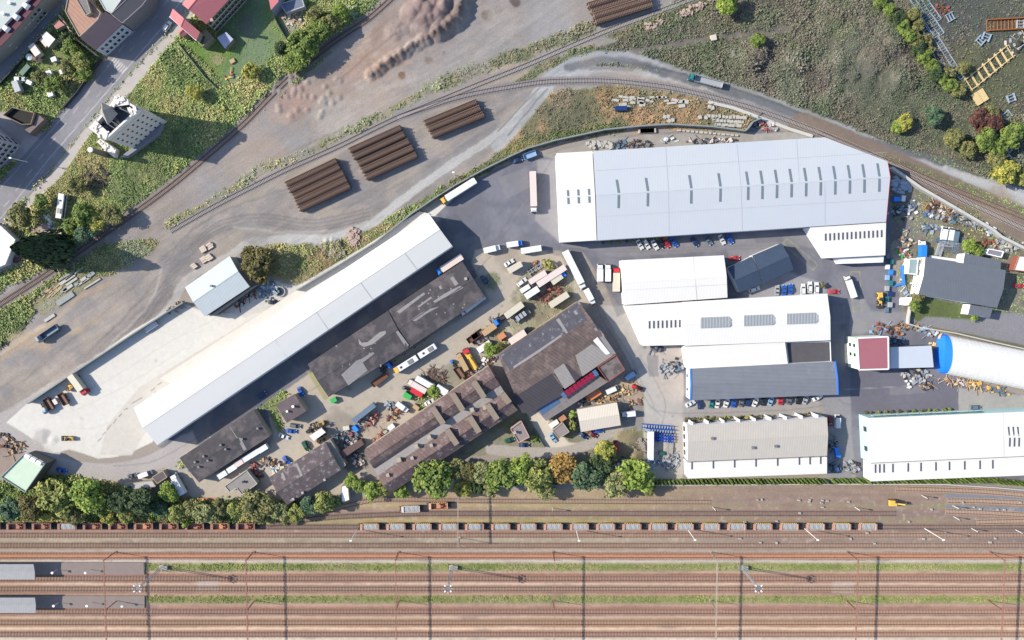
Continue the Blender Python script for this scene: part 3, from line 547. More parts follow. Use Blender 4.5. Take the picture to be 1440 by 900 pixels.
def pang(a,b,z=8): 
    p,q=P(*a,z),P(*b,z); return math.atan2(q.y-p.y,q.x-p.x)
WR=mat('white_metal_roof',D(212,217,226),.45,.02,.2,stripe=(pang((838,210),(1160,193)),1.1,.02),stain=(D(205,213,228),.05,.6,.6))
WR2=mat('bright_white_roof',D(250,247,242),.5,.02,.2); WR3=mat('white_panel_roof',D(250,247,243),.5,.02,.25,stripe=(pang((873,367),(1018,359)),1.2,.02))
WPW=mat('warehouse_white_roof',D(248,246,243),.5,.015,.1,stripe=(R(35),1.0,.01))
# --- north-east hall
g=Gable('factory_hall','huge white factory hall with paired skylight strips, largest roof in the photo','factory',[(834,212.5),(1250,187),(1246,312),(840,338)],8.6,10.6,WR,WW,t=.5); 
# chamfered corner: rebuild roof slabs with the cut corner
g.roofmb=MB(); q=g.q; r0,r1=g.r; cut0=P(1160,193,8.6); cut1=g.on(1248,227); A,B,Cc,Dd=q
g.roofmb.slab([A,cut0,cut1,r1,r0],.2); g.roofmb.slab([r0,r1,Cc,Dd],.2)
for o in list(g.root.children): bpy.data.objects.remove(o)
mb=MB(); ring=[A,cut0,cut1,r1,Cc,Dd,r0]
for a,b_ in zip(ring,ring[1:]+ring[:1]):
    f=lambda p:Vector((p.x+(g.loc.x-p.x)*.004,p.y+(g.loc.y-p.y)*.004,p.z-.2)); a,b_=f(a),f(b_); mb.quad([(a.x,a.y,0),(b_.x,b_.y,0),b_,a])
REDT=paint('crimson_trim',190,60,70); mb.obj('walls',[WW],g.root,g.loc)
tb=MB(); 
for a,b_ in ((cut1,r1),(r1,Cc)): tb.beam(a+Vector((0,0,.02)),b_+Vector((0,0,.02)),.1,.12)
tb.obj('roof_edge_trim',REDT,g.root,g.loc)
def ridge_v(u): 
    a=pix(r0.x,r0.y,r0.z); b_=pix(r1.x,r1.y,r1.z); return a[1]+(b_[1]-a[1])*(u-a[0])/(b_[0]-a[0])
def pair(g,u,up,dn,w=1.6,lean=3.0,rv=None):
    v=rv if rv is not None else ridge_v(u)
    g.sky([(u-lean-w,v-up),(u-lean+w,v-up),(u+w,v-1.5),(u-w,v-1.5)]); g.sky([(u-w,v+1.5),(u+w,v+1.5),(u+w-.3,v+dn),(u-w-.3,v+dn)])
for u in (870,911,972,1013,1052,1072,1092.5,1113,1133.5,1154,1174.5,1195,1215.5,1236.5): pair(g,u,20,20)
sm_=mat('roof_seam',D(190,198,212),.6,0,1)
def seam(g,a,b,m=sm_,w=.08):
    p=[g.on(a[0]+(b[0]-a[0])*i/6,a[1]+(b[1]-a[1])*i/6,.04) for i in range(7)]
    if m not in g.roofmats: g.roofmats.append(m)
    for x,y in zip(p,p[1:]): g.roofmb.beam(x,y,w,.03,g.roofmats.index(m))
seam(g,(838,240),(1248,214)); seam(g,(839,305),(1247,280)); seam(g,(1036,202),(1042,262)); seam(g,(1042,262),(1044,324)); seam(g,(936,206),(940,268)); seam(g,(1120,196),(1124,256)); seam(g,(940,268),(941,330)); seam(g,(1160,254),(1160,316))
g.end()
g=Gable('hall_annex','bright white west bay of the huge hall with three short skylight pairs','factory',[(782,215.5),(833,212.5),(839,338),(788,341)],8.6,10.4,WR2,WW)
for u in (798.5,813,828): 
    v=276-(u-813)*.06; g.sky([(u-1.6,v-9.5),(u+1.3,v-9.5),(u+1.9,v-1),(u-1,v-1)]); g.sky([(u-1,v+1.2),(u+1.9,v+1.2),(u+2.3,v+10),(u-.5,v+10)])
g.end()
b=Flat('lean_to_hall','white lean-to with a row of fourteen dark skylight slits below the huge hall','factory',[(1139,319.5),(1246,313),(1245,359),(1166,363)],8,WR2,WW,parapet=0,z2=[7.8,7.8,7.3,7.3])
for i in range(14): u=1161+i*6.05; v=333.5-i*.38; b.sky([(u-1.1,v-5),(u+1.1,v-5),(u+1.1,v+5),(u-1.1,v+5)],SKYD)
b.end()
Flat('loading_canopy','narrow pale loading canopy along the foot of the slit-skylight lean-to','canopy',[(1178,363),(1243,360),(1242,369),(1183,371)],5,mat('pale_canopy',D(225,225,228,.7),.6,.05,.5),WW,parapet=0).end()
# --- middle halls
g=Gable('warehouse_hall','white square warehouse west of the dark blue garage','warehouse',[(873.5,366),(1018,359),(1023,418.5),(878,429)],7.6,8.9,WR3,WW)
tb=MB(); tb.beam(g.q[1],g.q[2],.12,.12); tb.obj('roof_edge_trim',REDT,g.root,g.loc); seam(g,(880,408),(1022,400)); seam(g,(975,361),(980,421)); g.end()
b=Flat('warehouse_extension','white wedge-shaped extension with eight dark slits in its roof','warehouse',[(879,430),(960,425),(963,485),(904,486.5)],7,WR3,WW,parapet=0,z2=[7.1,7.1,6.7,6.7])
for i in range(8): u=913.3+i*6.08; v=456.5-i*.25; b.sky([(u-1.1,v-5),(u+1.1,v-5),(u+1.1,v+5.5),(u-1.1,v+5.5)],SKYD)
b.end()
g=Gable('warehouse_hall','white warehouse roof with three large gridded skylights','warehouse',[(960.5,424.5),(1163.5,413),(1168,478.5),(963,486.5)],8.4,9.6,WR3,WW)
gridm=mat('gridded_skylight',D(170,176,182),.35,.05,1,stripe=(0,1.2,.22))
for k,(u,v) in enumerate(((1006,453.5),(1067,450.5),(1127.5,448))):
    pts=[(u-21,v-7),(u+18,v-8.5),(u+22,v-4),(u+22,v+4),(u+19,v+6.5),(u-21,v+8)]; g.sky(pts,gridm,.35,'skylight')
g.end()
Flat('roof_bay','plain white low bay between the gridded skylights and the grey hall','warehouse',[(963.5,487.5),(1104,481),(1108,512),(967,519)],7.6,WR2,WW,parapet=0,z2=[7.8,7.8,7.3,7.3]).end()
dkf=mat('bitumen_roof',D(98,96,102),.9,.12,.5)
b=Flat('flat_roof_bay','small dark grey flat-roofed bay next to the plain white bay','warehouse',[(1105,481.5),(1167.5,480),(1168.5,508),(1108.5,512)],5.6,dkf,WW,parapet=.25); b.end()
gsr=mat('grey_sheet_roof',D(134,138,148),.6,.08,.3,stripe=(R(92),1.6,.035),stain=(D(165,165,166),.12,.66,.45))
g=Gable('grey_roofed_hall','long grey-roofed hall with bright blue gable trims above a row of parked cars','factory',[(971,518.5),(1174,508.5),(1178,555),(971,563)],8.6,9.4,gsr,WW)
BLT=paint('bright_blue_trim',60,120,225)
for a,b_,c_,nm in ((g.q[0],g.r[0],g.q[3],0),(g.q[1],g.r[1],g.q[2],1)):
    mb=MB(); mb.beam(a,b_,.6,.4); mb.beam(b_,c_,.6,.4); mb.obj('gable_trim',BLT,g.root,g.loc)
wall_windows(g.root,g.loc,g.q[0],g.q[3],g.c0,[2.2],2,1.2,1.2); g.end(gsr)
tan=mat('tan_sheet_roof',D(205,198,190),.7,.05,.4,stripe=(R(3),1.0,.05))
g=Gable('tan_roofed_hall','hall with a tan corrugated roof and white lower strip beside the storage yard','factory',[(966,598),(1163,587),(1163,641),(967,649)],7.6,8.6,tan,WW,t=.45)
for u,v in ((1001,616),(1058,629),(1090,627)): g.stack(u,v,.9,.8,MET,'roof_vent')
wall_windows(g.root,g.loc,g.q[0],g.q[3],g.c0,[1.2],4,2.0,2.2); wall_windows(g.root,g.loc,g.q[0],g.q[1],g.c0,[1.5],10,3,2.6,mat('brown_window_band',D(120,60,60),.4,.1,1)); g.end()
b=Flat('white_aisle','white lower aisle with eight dark slits on the south side of the tan roof','factory',[(966,650.5),(1163,642.5),(1163,666),(967,673)],6.6,WR2,WW,parapet=0,z2=[6.9,6.9,6.4,6.4])
for u in (973,1003,1033,1063,1093.5,1124,1139,1154): v=654-(u-973)*.042; b.sky([(u-1,v-5),(u+1,v-5),(u+1,v+6),(u-1,v+6)],SKYD)
b.end()
ft_=thing('buttress_row','row of white wall fins on the north side of the tan-roofed hall','wall',P(1060,590,0))
for i in range(9):
    p=P(968+i*21.5,594.6-i*1.25,0); MB().box(p.x,p.y,0,.5,3.4,6.8,.05).obj('fin',WW,ft_,ft_.location)
# --- south-east white hall
bw=mat('brilliant_white_roof',D(252,249,245),.5,.015,.15,stripe=(R(3),1.0,.01)); tealw=mat('pale_teal_wall',D(190,225,225,.7),.5,.05,.5)
g=Gable('white_hall','brilliant white hall with teal windowed wall at the right edge of the photo','factory',[(1221,588),(1560,574),(1560,636),(1224,651)],8.4,9.6,bw,tealw,t=.5)
for u in (1418.5,1425,1431.5):
    g.sky([(u-1.6,600),(u+.4,600),(u+1.8,613),(u-.2,613)],SKYD); g.sky([(u+.6,615.5),(u+2.6,615.5),(u+2.2,628),(u+.2,628)],SKYD)
seam(g,(1411,580),(1412,645)); TW=mat('teal_glass',D(90,150,150),.2,.05,1)
wall_windows(g.root,g.loc,P(1221,588,8.4),P(1400,580,8.4),g.c0,[4.2],9,4.2,2.6,TW); wall_windows(g.root,g.loc,g.q[0],g.q[3],g.c0,[4],2,2,2.2); g.end()
b=Flat('white_aisle','white lower aisle with eleven dark slits on the south side of the brilliant white hall','factory',[(1224,652),(1560,637),(1560,664),(1223.5,677)],6.6,bw,WW,parapet=0,z2=[6.9,6.9,6.4,6.4])
for u in (1231,1237,1243,1255.5,1277,1295,1316,1335,1356.5,1378,1396): v=659-(u-1231)*.037; b.sky([(u-1,v-6),(u+1,v-6),(u+1,v+6),(u-1,v+6)],SKYD)
b.end()
# --- fabric barrel hall
root_c=P(1440,520,0); rt=thing('fabric_hall','white fabric barrel hall with a bright blue end wall','hall',root_c)
A=P(1333,471,1);B=P(1330,526,1); ax=P(1520,508,0)-P(1334,471,0); ax.z=0; fm=MB(); bl=MB(); n=14; side=(B-A); Rr=side.length/2; mid=(A+B)/2
sd_=side.normalized()
prof_=[mid-sd_*Rr*math.cos(math.pi*i/n)+Vector((0,0,4.6*math.sin(math.pi*i/n)-.6)) for i in range(n+1)]
bays=34
for k in range(bays):
    for i in range(n):
        s1=ax*(k/bays); s2=ax*((k+1)/bays); fm.quad([prof_[i]+s1,prof_[i]+s2,prof_[i+1]+s2,prof_[i+1]+s1])
        if i<n: fm.beam(prof_[i]+s1+Vector((0,0,.05)),prof_[i+1]+s1+Vector((0,0,.05)),.05,.05)
fm.obj('fabric_cover',mat('white_fabric',D(246,244,242,.56),.7,.04,.3,stripe=(pang((1334,471),(1520,508)),2.6,.02)),rt,root_c)
end=[p.copy() for p in prof_]; out=-ax.normalized()*3.2
lowp=[Vector((p.x,p.y,0)) for p in (prof_[0],prof_[-1])]
fr=[p+out*math.sin(math.pi*i/n)*.9-Vector((0,0,p.z*.18)) for i,p in enumerate(prof_)]
for i in range(n): bl.quad([prof_[i]+out*.0,prof_[i+1]+out*.0,fr[i+1],fr[i]])
ctr=mid+out*1.6
for i in range(n): bl.quad([fr[i],fr[i+1],Vector((fr[i+1].x+out.x*.5,fr[i+1].y+out.y*.5,0)),Vector((fr[i].x+out.x*.5,fr[i].y+out.y*.5,0))])
bl.obj('end_wall',mat('blue_tarpaulin',D(30,110,215,.9),.45,.05,.5),rt,root_c)
# --- red roof house and its white shed
rr=mat('dull_red_roof',D(178,112,124),.7,.04,.4,stripe=(0,.9,.03)); pg=mat('pale_green_render',D(222,238,218,.75),.8,.04,.5)
b=Flat('red_roofed_workshop','pale green workshop with a square dull red roof','workshop',[(1205.5,475.5),(1249,473.5),(1249.5,519),(1208,520)],9,rr,pg,parapet=0,z2=[9.2]*4)
tb=MB(); 
for i in range(4): tb.beam(b.q[i],b.q[(i+1)%4],.5,.3)
tb.obj('roof_edge_trim',WHT,b.root,b.loc); wall_windows(b.root,b.loc,b.q[0],b.q[3],b.c0,[2,5.5],2,1.4,1.6,x0=.1,x1=.7); b.end()
Flat('white_roofed_shed','white-roofed open shed attached to the red-roofed workshop','shed',[(1252,488.5),(1310,486),(1313,516.5),(1252,518)],5,mat('pale_blue_white_roof',D(214,222,236),.5,.03,.3),mat('shed_post_grey',D(120,125,130),.7,.1,1),parapet=0).end()
# --- navy garage
nv=mat('navy_slate_roof',D(68,84,108),.6,.1,.6,stripe=(R(20),.9,.06)); 
g=Gable('navy_roofed_garage','dark navy roofed garage, lower west half','garage',[(1023,377),(1057,360.5),(1072,399),(1040,411.5)],4.6,6.2,nv,WW,group='navy roofed garage halves'); g.end()
g=Gable('navy_roofed_garage','dark navy roofed garage, taller east half','garage',[(1058,359.5),(1099,342),(1116,379),(1073,399)],5.2,6.8,nv,WW,group='navy roofed garage halves'); g.end()
# --- east grey sheds
gr_=mat('slate_grey_sheet',D(116,122,134),.65,.06,.4,stripe=(pang((1302,361),(1414,380)),1.0,.05)); ww2=mat('white_render',(.78,.77,.75),.8,.05,.5)
g=Gable('slate_grey_hall','slate grey roofed hall with a white west wall full of small windows','workshop',[(1301.5,361),(1414.5,380),(1402,433),(1291.5,414)],6.4,7.6,gr_,ww2)
for k in range(3): wall_windows(g.root,g.loc,g.q[0].lerp(g.q[3],k*.32+.02),g.q[0].lerp(g.q[3],k*.32+.2),g.c0,[1.4,3.6],3,.5,.8,frame=False)
g.end()
Flat('grey_annex','slate grey annex on the north side of the slate grey hall','workshop',[(1357,356.5),(1408,366.5),(1407,379),(1355,370)],5.2,gr_,ww2,parapet=0).end()
Flat('grey_annex','slate grey annex on the south side of the slate grey hall','workshop',[(1365,428.5),(1396,434),(1392,447),(1361.5,442)],5.0,gr_,ww2,parapet=0).end()
Flat('glass_roofed_shed','small glass roofed lean-to shed west of the slate grey hall','shed',[(1279,364),(1291,364),(1289,386),(1277,385)],4,mat('greenish_glass_roof',D(165,185,190),.3,.08,1),ww2,parapet=.15).end()
Flat('white_hut','white flat-roofed hut by the boundary wall below the slate grey hall','hut',[(1271,419),(1282,418),(1280,429),(1270,429)],3,mat('hut_roof_white',(.7,.7,.7),.6,.05,1),ww2,parapet=.12).end()
Flat('caravan_shed','low grey-roofed shed with a pale rim north of the slate grey hall','shed',[(1390,350),(1411,354),(1408,362),(1387,357)],3,mat('shed_roof_mauve',D(150,148,165),.7,.1,1),ww2,parapet=.25).end()
Flat('white_garage','white roofed garage at the right edge behind the slate grey hall','garage',[(1433,360),(1460,362),(1460,384),(1426,380)],4,WR2,mat('red_brick',D(160,95,80),.85,.15,1.5),parapet=.1).end()
# --- long white warehouse
g=Gable('long_warehouse','very long white warehouse running diagonally beside the pale concrete yard','warehouse',[(602.5,300),(188.5,573.5),(221,626),(636,346)],8.4,10.6,WPW,WW,t=.5)
for f in (.12,.27,.42,.56,.70,.85): 
    a=(636+(221-636)*f,346+(626-346)*f); m_=(619+(205-619)*f,323+(600-323)*f); seam(g,m_,a,w=.1)
g.end()
dk=Flat('loading_dock','low sand-coloured loading dock along the north side of the long warehouse','dock',[(590,297),(602,300),(240,540),(225,532)],1.0,mat('sand_concrete',D(232,227,220),.9,.06,.5),CONC,parapet=0); dk.end()
# --- grey gabled shed in the concrete yard
ls=mat('light_slate_roof',D(196,204,208,.62),.6,.04,.3,stripe=(R(35),1.1,.04))
g=Gable('grey_gabled_shed','grey metal gabled shed at the top of the pale concrete yard','shed',[(323,360),(260,404),(288,445),(351,403)],6.6,8.2,ls,mat('shed_wall_grey',D(170,165,160),.7,.06,.6)); g.stack(298,402,1,.6,MET,'roof_vent'); g.end()
Flat('shed_canopy','open canopy on the south side of the grey gabled shed','canopy',[(353,404),(362,401),(303,443),(293,445)],4.4,mat('canopy_grey',D(178,174,168),.7,.06,.6),mat('canopy_dark',D(80,78,78),.9,.1,1),parapet=0).end()
# --- old dark sheds
dr=mat('dark_felt_roof',D(84,81,86),.9,.15,.3,stripe=(R(35),2.4,.04),stain=(D(128,118,120),.15,.55,.6)); pat=mat('grey_roof_patch',D(158,154,156),.85,.12,.8); cw=mat('old_plaster',D(190,178,160),.9,.12,.6)
pk=mat('pinkish_roof_patch',D(150,130,130),.85,.1,1)
g=Gable('felt_roofed_shed','long black felt-roofed shed with grey repair patches, east half','shed',[(650,367.5),(546.5,436),(576,489),(682,417.5)],5.6,6.4,dr,cw,group='black felt-roofed shed halves')
for pts in ([(647,402),(652,404.5),(632,416),(624,419),(612,426),(609,424),(622,415),(634,408)],[(558,438),(596,411),(598,413.5),(562,441)],[(587,431),(606,417),(607.5,419),(589,432.5)],[(578,450),(592,440),(604,434),(618,431),(600,441),(584,452)],[(633,391),(637,388.5),(645,399),(640,402)],[(617,403),(620,401),(622,406),(619,407)],[(539,442),(543,439),(548,448),(544,449)]): g.patch(pts,pat)
for i in range(16): u=random.uniform(585,655); v=random.uniform(400,445); g.patch([(u,v),(u+2,v-1),(u+2.6,v+1),(u+1,v+1.6)],pat) if g.on(u,v).z>5.6 else 0
g.stack(655,392,.5,.8); g.end()
g=Gable('felt_roofed_shed','long black felt-roofed shed with grey repair patches, west half','shed',[(545.5,437),(432.5,512),(462,558.5),(575,490)],5.9,6.7,dr,cw,group='black felt-roofed shed halves')
for pts in ([(480,527),(492,516),(499,509),(506,505),(511,511),(517,521),(503,532),(490,542)],[(504,476),(509,482),(517,481),(534,467),(542,465),(543,469),(524,484),(512,488),(505,484)],[(506,506),(524,495),(527,497),(510,510)],[(556,466),(560,465),(575,485),(572,491)],[(558,466),(590,443),(596,449)] ): 
    if pts[-1]!=(596,449): g.patch(pts,pat)
for i in range(10): u=random.uniform(470,540); v=random.uniform(480,520); g.patch([(u,v),(u+2,v-1),(u+2.6,v+1),(u+1,v+1.6)],pat)
g.end()
rt=thing('pergola_frame','dark slatted steel frame leaning on the black felt-roofed shed behind the articulated bus','frame',P(580,492,0))
for k in range(4):
    a=P(556+k*14,507-k*9.5,0)
    MB().box(a.x,a.y,0,.25,.25,3.4).obj('post',DARK,rt,rt.location)
for k in range(22):
    a=P(558+k*2.2,506-k*1.5,3.5); b_=P(551+k*2.2,497-k*1.5,3.5); MB().beam(a,b_,.22,.15).obj('rafter',mat('rafter_grey',D(110,100,98),.8,.1,1),rt,rt.location)
g=Gable('flat_black_house','black flat-roofed bungalow with vents beside the six white trailers','house',[(357,576),(252.5,644),(280,678.5),(380,613)],4.2,4.7,dr,cw,over=0)
for u,v in ((363,602),(311,625),(318,631),(287,641),(293,647),(275,649),(280,656),(341,617)): g.stack(u,v,.8,.6,MET,'roof_vent')
g.patch([(333,615),(338,615),(347,632),(343,634)],pat); g.patch([(323,600),(323.6,599.5),(334,616),(333,616.5)],pat); g.end()
br=mat('brown_felt_roof',D(112,100,104),.9,.12,.4,stain=(D(150,130,130),.3,.6,.5))
g=Gable('small_black_house','small black-roofed house with two chimneys beside a grass patch','house',[(388,569),(414,554),(431,578),(403.5,595)],5,5.4,br,cw); g.stack(413,571,1.2,.7,WHT); g.stack(404.5,578,.9,.6,WHT); g.end()
bs=mat('mottled_brown_roof',D(104,94,98),.92,.2,.5,stain=(D(190,176,178),.5,.6,.7))
g=Gable('mottled_shed','mottled brown roofed shed with white flecks above the south tree belt','shed',[(458,621.5),(378,671.5),(404,710),(480,660.5)],5.4,6.8,bs,cw)
g.patch([(415,652),(418,651),(426,669),(423,670)],pat); g.patch([(395,666),(398,664),(402,674),(399,676)],pat)
for u,v in ((426,692),(413,701),(457,674)): g.stack(u,v,.8,.7,CONC)
g.end()
Flat('side_wing','narrow pale wing on the east end of the mottled brown shed','shed',[(459,621),(464,618),(486,654),(481,659)],4.2,mat('pale_old_roof',D(165,160,155),.85,.12,.8),cw,parapet=.2).end()
g=Flat('grey_office','small grey flat-roofed office south of the six white trailers','office',[(347,661),(316,683.5),(323,692),(333,686),(340.5,695.5),(362,680)],3.6,mat('grey_felt',D(158,152,150),.9,.08,.6),cw,parapet=.3,trim=mat('pale_parapet',D(205,200,195),.8,.05,1)); g.stack(343,677,.8,.7,DARK,'roof_vent'); g.end()
Flat('small_yard_shed','small white roofed shelter beside the yellow forklift in the old works yard','shelter',[(435,613),(452,602),(458,608),(441,620)],3.2,mat('shelter_white',D(225,220,215,.7),.6,.06,1),mat('plank_wall',D(120,100,80),.9,.15,1),parapet=0).end()
Flat('long_plank_shed','long dark brown roofed plank shed in the cluttered old works yard','shed',[(477,636),(508,618),(512,625),(482,645)],3,mat('plank_brown_roof',D(112,92,90),.9,.15,1),mat('plank_wall',D(120,100,80),.9,.15,1),parapet=0).end()
# --- brown sawtooth factory (two ranges and a valley)
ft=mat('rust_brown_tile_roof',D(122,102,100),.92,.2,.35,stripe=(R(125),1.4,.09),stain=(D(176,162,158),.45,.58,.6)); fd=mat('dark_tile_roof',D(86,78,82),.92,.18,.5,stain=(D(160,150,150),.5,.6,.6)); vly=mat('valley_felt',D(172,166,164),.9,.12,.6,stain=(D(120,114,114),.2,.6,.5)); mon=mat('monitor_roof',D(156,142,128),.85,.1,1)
g=Gable('brick_factory','rust brown factory range with raised roof monitors, north half','factory',[(687,514.5),(512,633),(525.5,659),(703,541)],6.6,8.2,ft,cw,group='rust brown factory halves',t=.55)
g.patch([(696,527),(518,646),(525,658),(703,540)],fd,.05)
g.end(); nf=g
v_=Flat('valley_roof','grey valley roof running between the two rust brown factory ranges','roof',[(703,541),(525.5,659),(531,669),(709,551)],6.2,vly,cw,parapet=0)
for u,v in ((664,575),(586,626),(604,613),(562,645),(682,572)): v_.stack(u,v,1.8,1.2,mat('chimney_brick',D(196,180,160),.9,.1,1.5))
v_.end()
g=Gable('brick_factory','rust brown factory range with raised roof monitors, south half','factory',[(709,551),(531,669),(549,693.5),(728,577)],6.4,8.0,ft,cw,group='rust brown factory halves')
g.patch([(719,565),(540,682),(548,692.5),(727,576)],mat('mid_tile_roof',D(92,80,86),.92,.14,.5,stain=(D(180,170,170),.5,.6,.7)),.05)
for u,v in ((580,643),(607,625),(546,667)): g.stack(u,v,1.4,.9)
g.end(); sf=g
def monitor(g,a,b,w=1.9,h=2.0):
    p=g.on(*a);q=g.on(*b); z=max(p.z,q.z)+h; mb=MB(); d=Vector((q.x-p.x,q.y-p.y,0)); ang=math.atan2(d.y,d.x); m=(p+q)/2
    mb.box(m.x,m.y,z-h-1.6,d.length,w,h+1.6,ang); o=mb.obj('roof_monitor',fd,g.root,g.loc)
    mb=MB(); mb.box(m.x,m.y,z,d.length+.4,w+.4,.15,ang); k=mb.obj('monitor_roof',mon,o)
    k.data.transform(Matrix.Translation(-g.loc))
for a,b_ in (((667,536),(681,557)),((637,553),(651,575)),((609,572),(624,594)),((686,568),(699,588)),((661,585),(674,606)),((630,603),(643,623)),((707,552),(716,565))): monitor(nf if b_[1]<a[1]+30 and a[1]<575 and a[0]>600 and (a[0],a[1]) not in ((686,568),) and a[0]!=707 else sf,a,b_)
# --- big brown works hall
bt=mat('brown_corrugated_roof',D(112,98,96),.92,.2,.3,stripe=(R(125),1.2,.12),stain=(D(158,136,130),.25,.54,.6)); bt2=mat('weathered_grey_roof',D(92,92,102),.92,.18,.5,stain=(D(180,182,190),.6,.62,.6)); bt3=mat('charcoal_corrugated',D(78,74,82),.9,.1,.4,stripe=(R(125),1.2,.1))
cor=mat('pale_corrugated_patch',D(165,160,158),.85,.08,.6,stripe=(R(125),1.2,.06))
g=Gable('works_hall','large brown and grey patched works hall with a pink glazed strip','factory',[(813,423.5),(700,498),(735,581),(867,498)],6.2,7.6,bt,cw,t=.33)
g.roofmats.append(bt2); g.patch([(811,427),(702,499),(717,521),(760,492),(800,466),(826,450)],bt2,.05)
g.patch([(722,519),(760,494),(790,473),(789,470),(760,490),(722,515)],pat,.09)
g.patch([(722,559),(776,525),(795,553),(745,582),(734,580)],bt3,.07); g.patch([(778,526),(796,511),(817,530),(808,537),(795,545)],bt3,.08)
g.patch([(778,521),(793,511),(809,537),(794,547)],cor,.12); g.patch([(809,500),(832,484),(862,500),(838,516),(819,529)],cor,.12)
g.patch([(834,479),(840,474),(858,497),(852,499)],mat('new_white_sheet',D(225,225,235,.7),.6,.03,1),.16); g.patch([(843,474),(849,472),(866,497),(860,499)],pat,.16); g.patch([(835,462),(838,460),(841,465),(838,466)],pat,.15)
g.patch([(814,424),(850,472),(848,473),(812,425.5)],pat,.14); g.patch([(782,450),(786,447),(799,468),(796,469)],pat,.14); g.patch([(806,438),(809,436),(813,441),(810,443)],pat,.14)
gm=mat('magenta_glazing',D(165,40,75),.3,.1,1); gb_=mat('blue_glazing',D(95,125,165),.3,.1,1)
for i in range(9): 
    a=i/9; b2=(i+1)/9-.015; x=lambda t:(788+(838-788)*t,554+(519-554)*t); p=x(a);q_=x(b2); g.sky([p,q_,(q_[0]+5,q_[1]+7),(p[0]+5,p[1]+7)],gm if i not in(0,8) else gb_,.2,'glazing_panel')
g.end()
lt=Flat('lean_to','long grey lean-to along the south side of the brown works hall','lean-to',[(754,576),(839,526),(855,537),(768,592)],4.4,mat('mottled_grey_roof',D(150,142,140),.9,.12,.5,stain=(D(120,95,95),.4,.62,.6)),cw,parapet=.0,z2=[5.0,5.0,4.2,4.2]); lt.sky([(757,574),(782,558),(788,566),(763,584)],gb_,.12,'glazing_panel'); lt.end()
b=Flat('brick_tower_block','flat roofed brick-edged block at the east end of the brown works hall','building',[(840,516),(866,499),(878.5,520),(855,537)],6.8,mat('stained_flat_roof',D(135,125,125),.9,.15,.5,stain=(D(85,80,82),.4,.5,.8)),mat('red_brick',D(160,95,80),.85,.15,1.5),parapet=.5); b.end()
# --- small buildings south of it
g=Gable('tan_gabled_shed','cream corrugated gabled shed south of the brown works hall','shed',[(811,576),(867.5,566),(873,598),(817,607.5)],4.6,5.6,mat('cream_sheet_roof',D(215,205,192,.62),.7,.04,.4,stripe=(R(8),1.0,.06)),cw); g.end()
b=Flat('small_flat_house','small square flat-roofed house with a pink rim left of the concrete drive','house',[(718,603),(733,592),(744.5,614.5),(729.5,622)],4.2,mat('mauve_roof',D(158,146,146),.9,.08,.5),cw,parapet=.4,trim=mat('pink_rim',D(205,165,155,.6),.8,.06,1)); b.stack(724,607,1.5,.8); b.end()
b=Flat('small_flat_house','small mottled grey flat-roofed house right of the concrete drive','house',[(777,605.5),(791,594),(800.5,607),(786,616.5)],3.8,mat('mauve_roof',D(158,146,146),.9,.08,.5),cw,parapet=.25); b.end()
Flat('white_shed','little white-roofed shed touching the grey house by the concrete drive','shed',[(771,597),(783,589.5),(786.5,595),(775.5,603)],2.8,mat('shelter_white',D(225,220,215,.7),.6,.06,1),cw,parapet=0).end()
Flat('orange_shed','little orange-roofed shed beside the brown works hall','shed',[(785,589),(793,583),(797.5,588.5),(789,594)],2.8,mat('orange_roof',D(205,140,105),.8,.1,1),cw,parapet=0).end()
Flat('railway_hut','white-roofed hut beside the siding at the end of the tree belt','hut',[(480,684),(489,682),(491,703),(481,706)],3.2,mat('hut_roof_white',(.7,.7,.7),.6,.05,1),cw,parapet=.15).end()
Flat('caravan_row','row of pale caravan roofs in the shade south of the ring road','shed',[(174,681),(214,676),(219,684),(176,689)],2.6,mat('caravan_white',D(190,188,190,.6),.6,.15,1.5),cw,parapet=.1).end()
Flat('brown_garage','brown roofed garage beside the white delivery van on the ring road','garage',[(214,671),(229,662),(235,671),(221,680)],3,br,cw,parapet=.1).end()
# villa with pale green roof
b=Flat('green_roofed_villa','villa with a pale green roof terrace at the left edge','house',[(33.5,639),(64,652),(36,692),(2,670.5)],7,mat('pale_green_roof',D(200,220,198,.6),.7,.05,.4,stain=(D(130,160,150),.12,.6,.4)),mat('villa_wall',D(120,115,110),.8,.08,1),parapet=.5,trim=mat('villa_rim',D(165,175,170),.7,.05,1))
for i in range(3):
    p=P(41+i*8,641+i*4.4,6.4); MB().box(p.x,p.y,p.z,2,1.6,1.4,R(-30)).obj('dormer',TRIM,b.root,b.loc)
b.end()
# platforms
for k,(y0,y1,lab) in enumerate(((793.5,815,'upper'),(840.5,862,'lower'))):
    z=6; rt=thing('platform_canopy','pale grey station platform canopy, '+lab+' of the two at the left edge','canopy',P(0,(y0+y1)/2,0))
    mb=MB(); a,b_,c_,d_=P(-60,y0,z),P(47+k*2,y0,z),P(49+k*1,y1,z),P(-60,y1,z); m1=(b_+c_)/2; m0=(a+d_)/2; m1.z=m0.z=z-.35; mb.slab([a,b_,m1,m0],.2); mb.slab([m0,m1,c_,d_],.2)
    mb.obj('roof',mat('platform_roof',D(172,172,176),.8,.08,.5,stripe=(0,1,.03)),rt,rt.location)
    for i in range(4): p=P(-30+i*22,(y0+y1)/2,0); MB().box(p.x,p.y,0,.4,.4,5.5).obj('column',CONC,rt,rt.location)
    sl=MB(); q=[P(-60,y0+7-9,0),P(205,y0-4+2,0),P(205,y1-7,0),P(-60,y1-7,0)]
    sl.prism([(p.x,p.y) for p in (P(-60,y0-3,0),P(204,y0-3,0),P(204,y1-7.5,0),P(-60,y1-7.5,0))],0,.45); o=sl.obj('platform',mat('platform_asphalt',D(152,138,134),.9,.07,.5),None,P(70,y0,0)); o['kind']='structure'
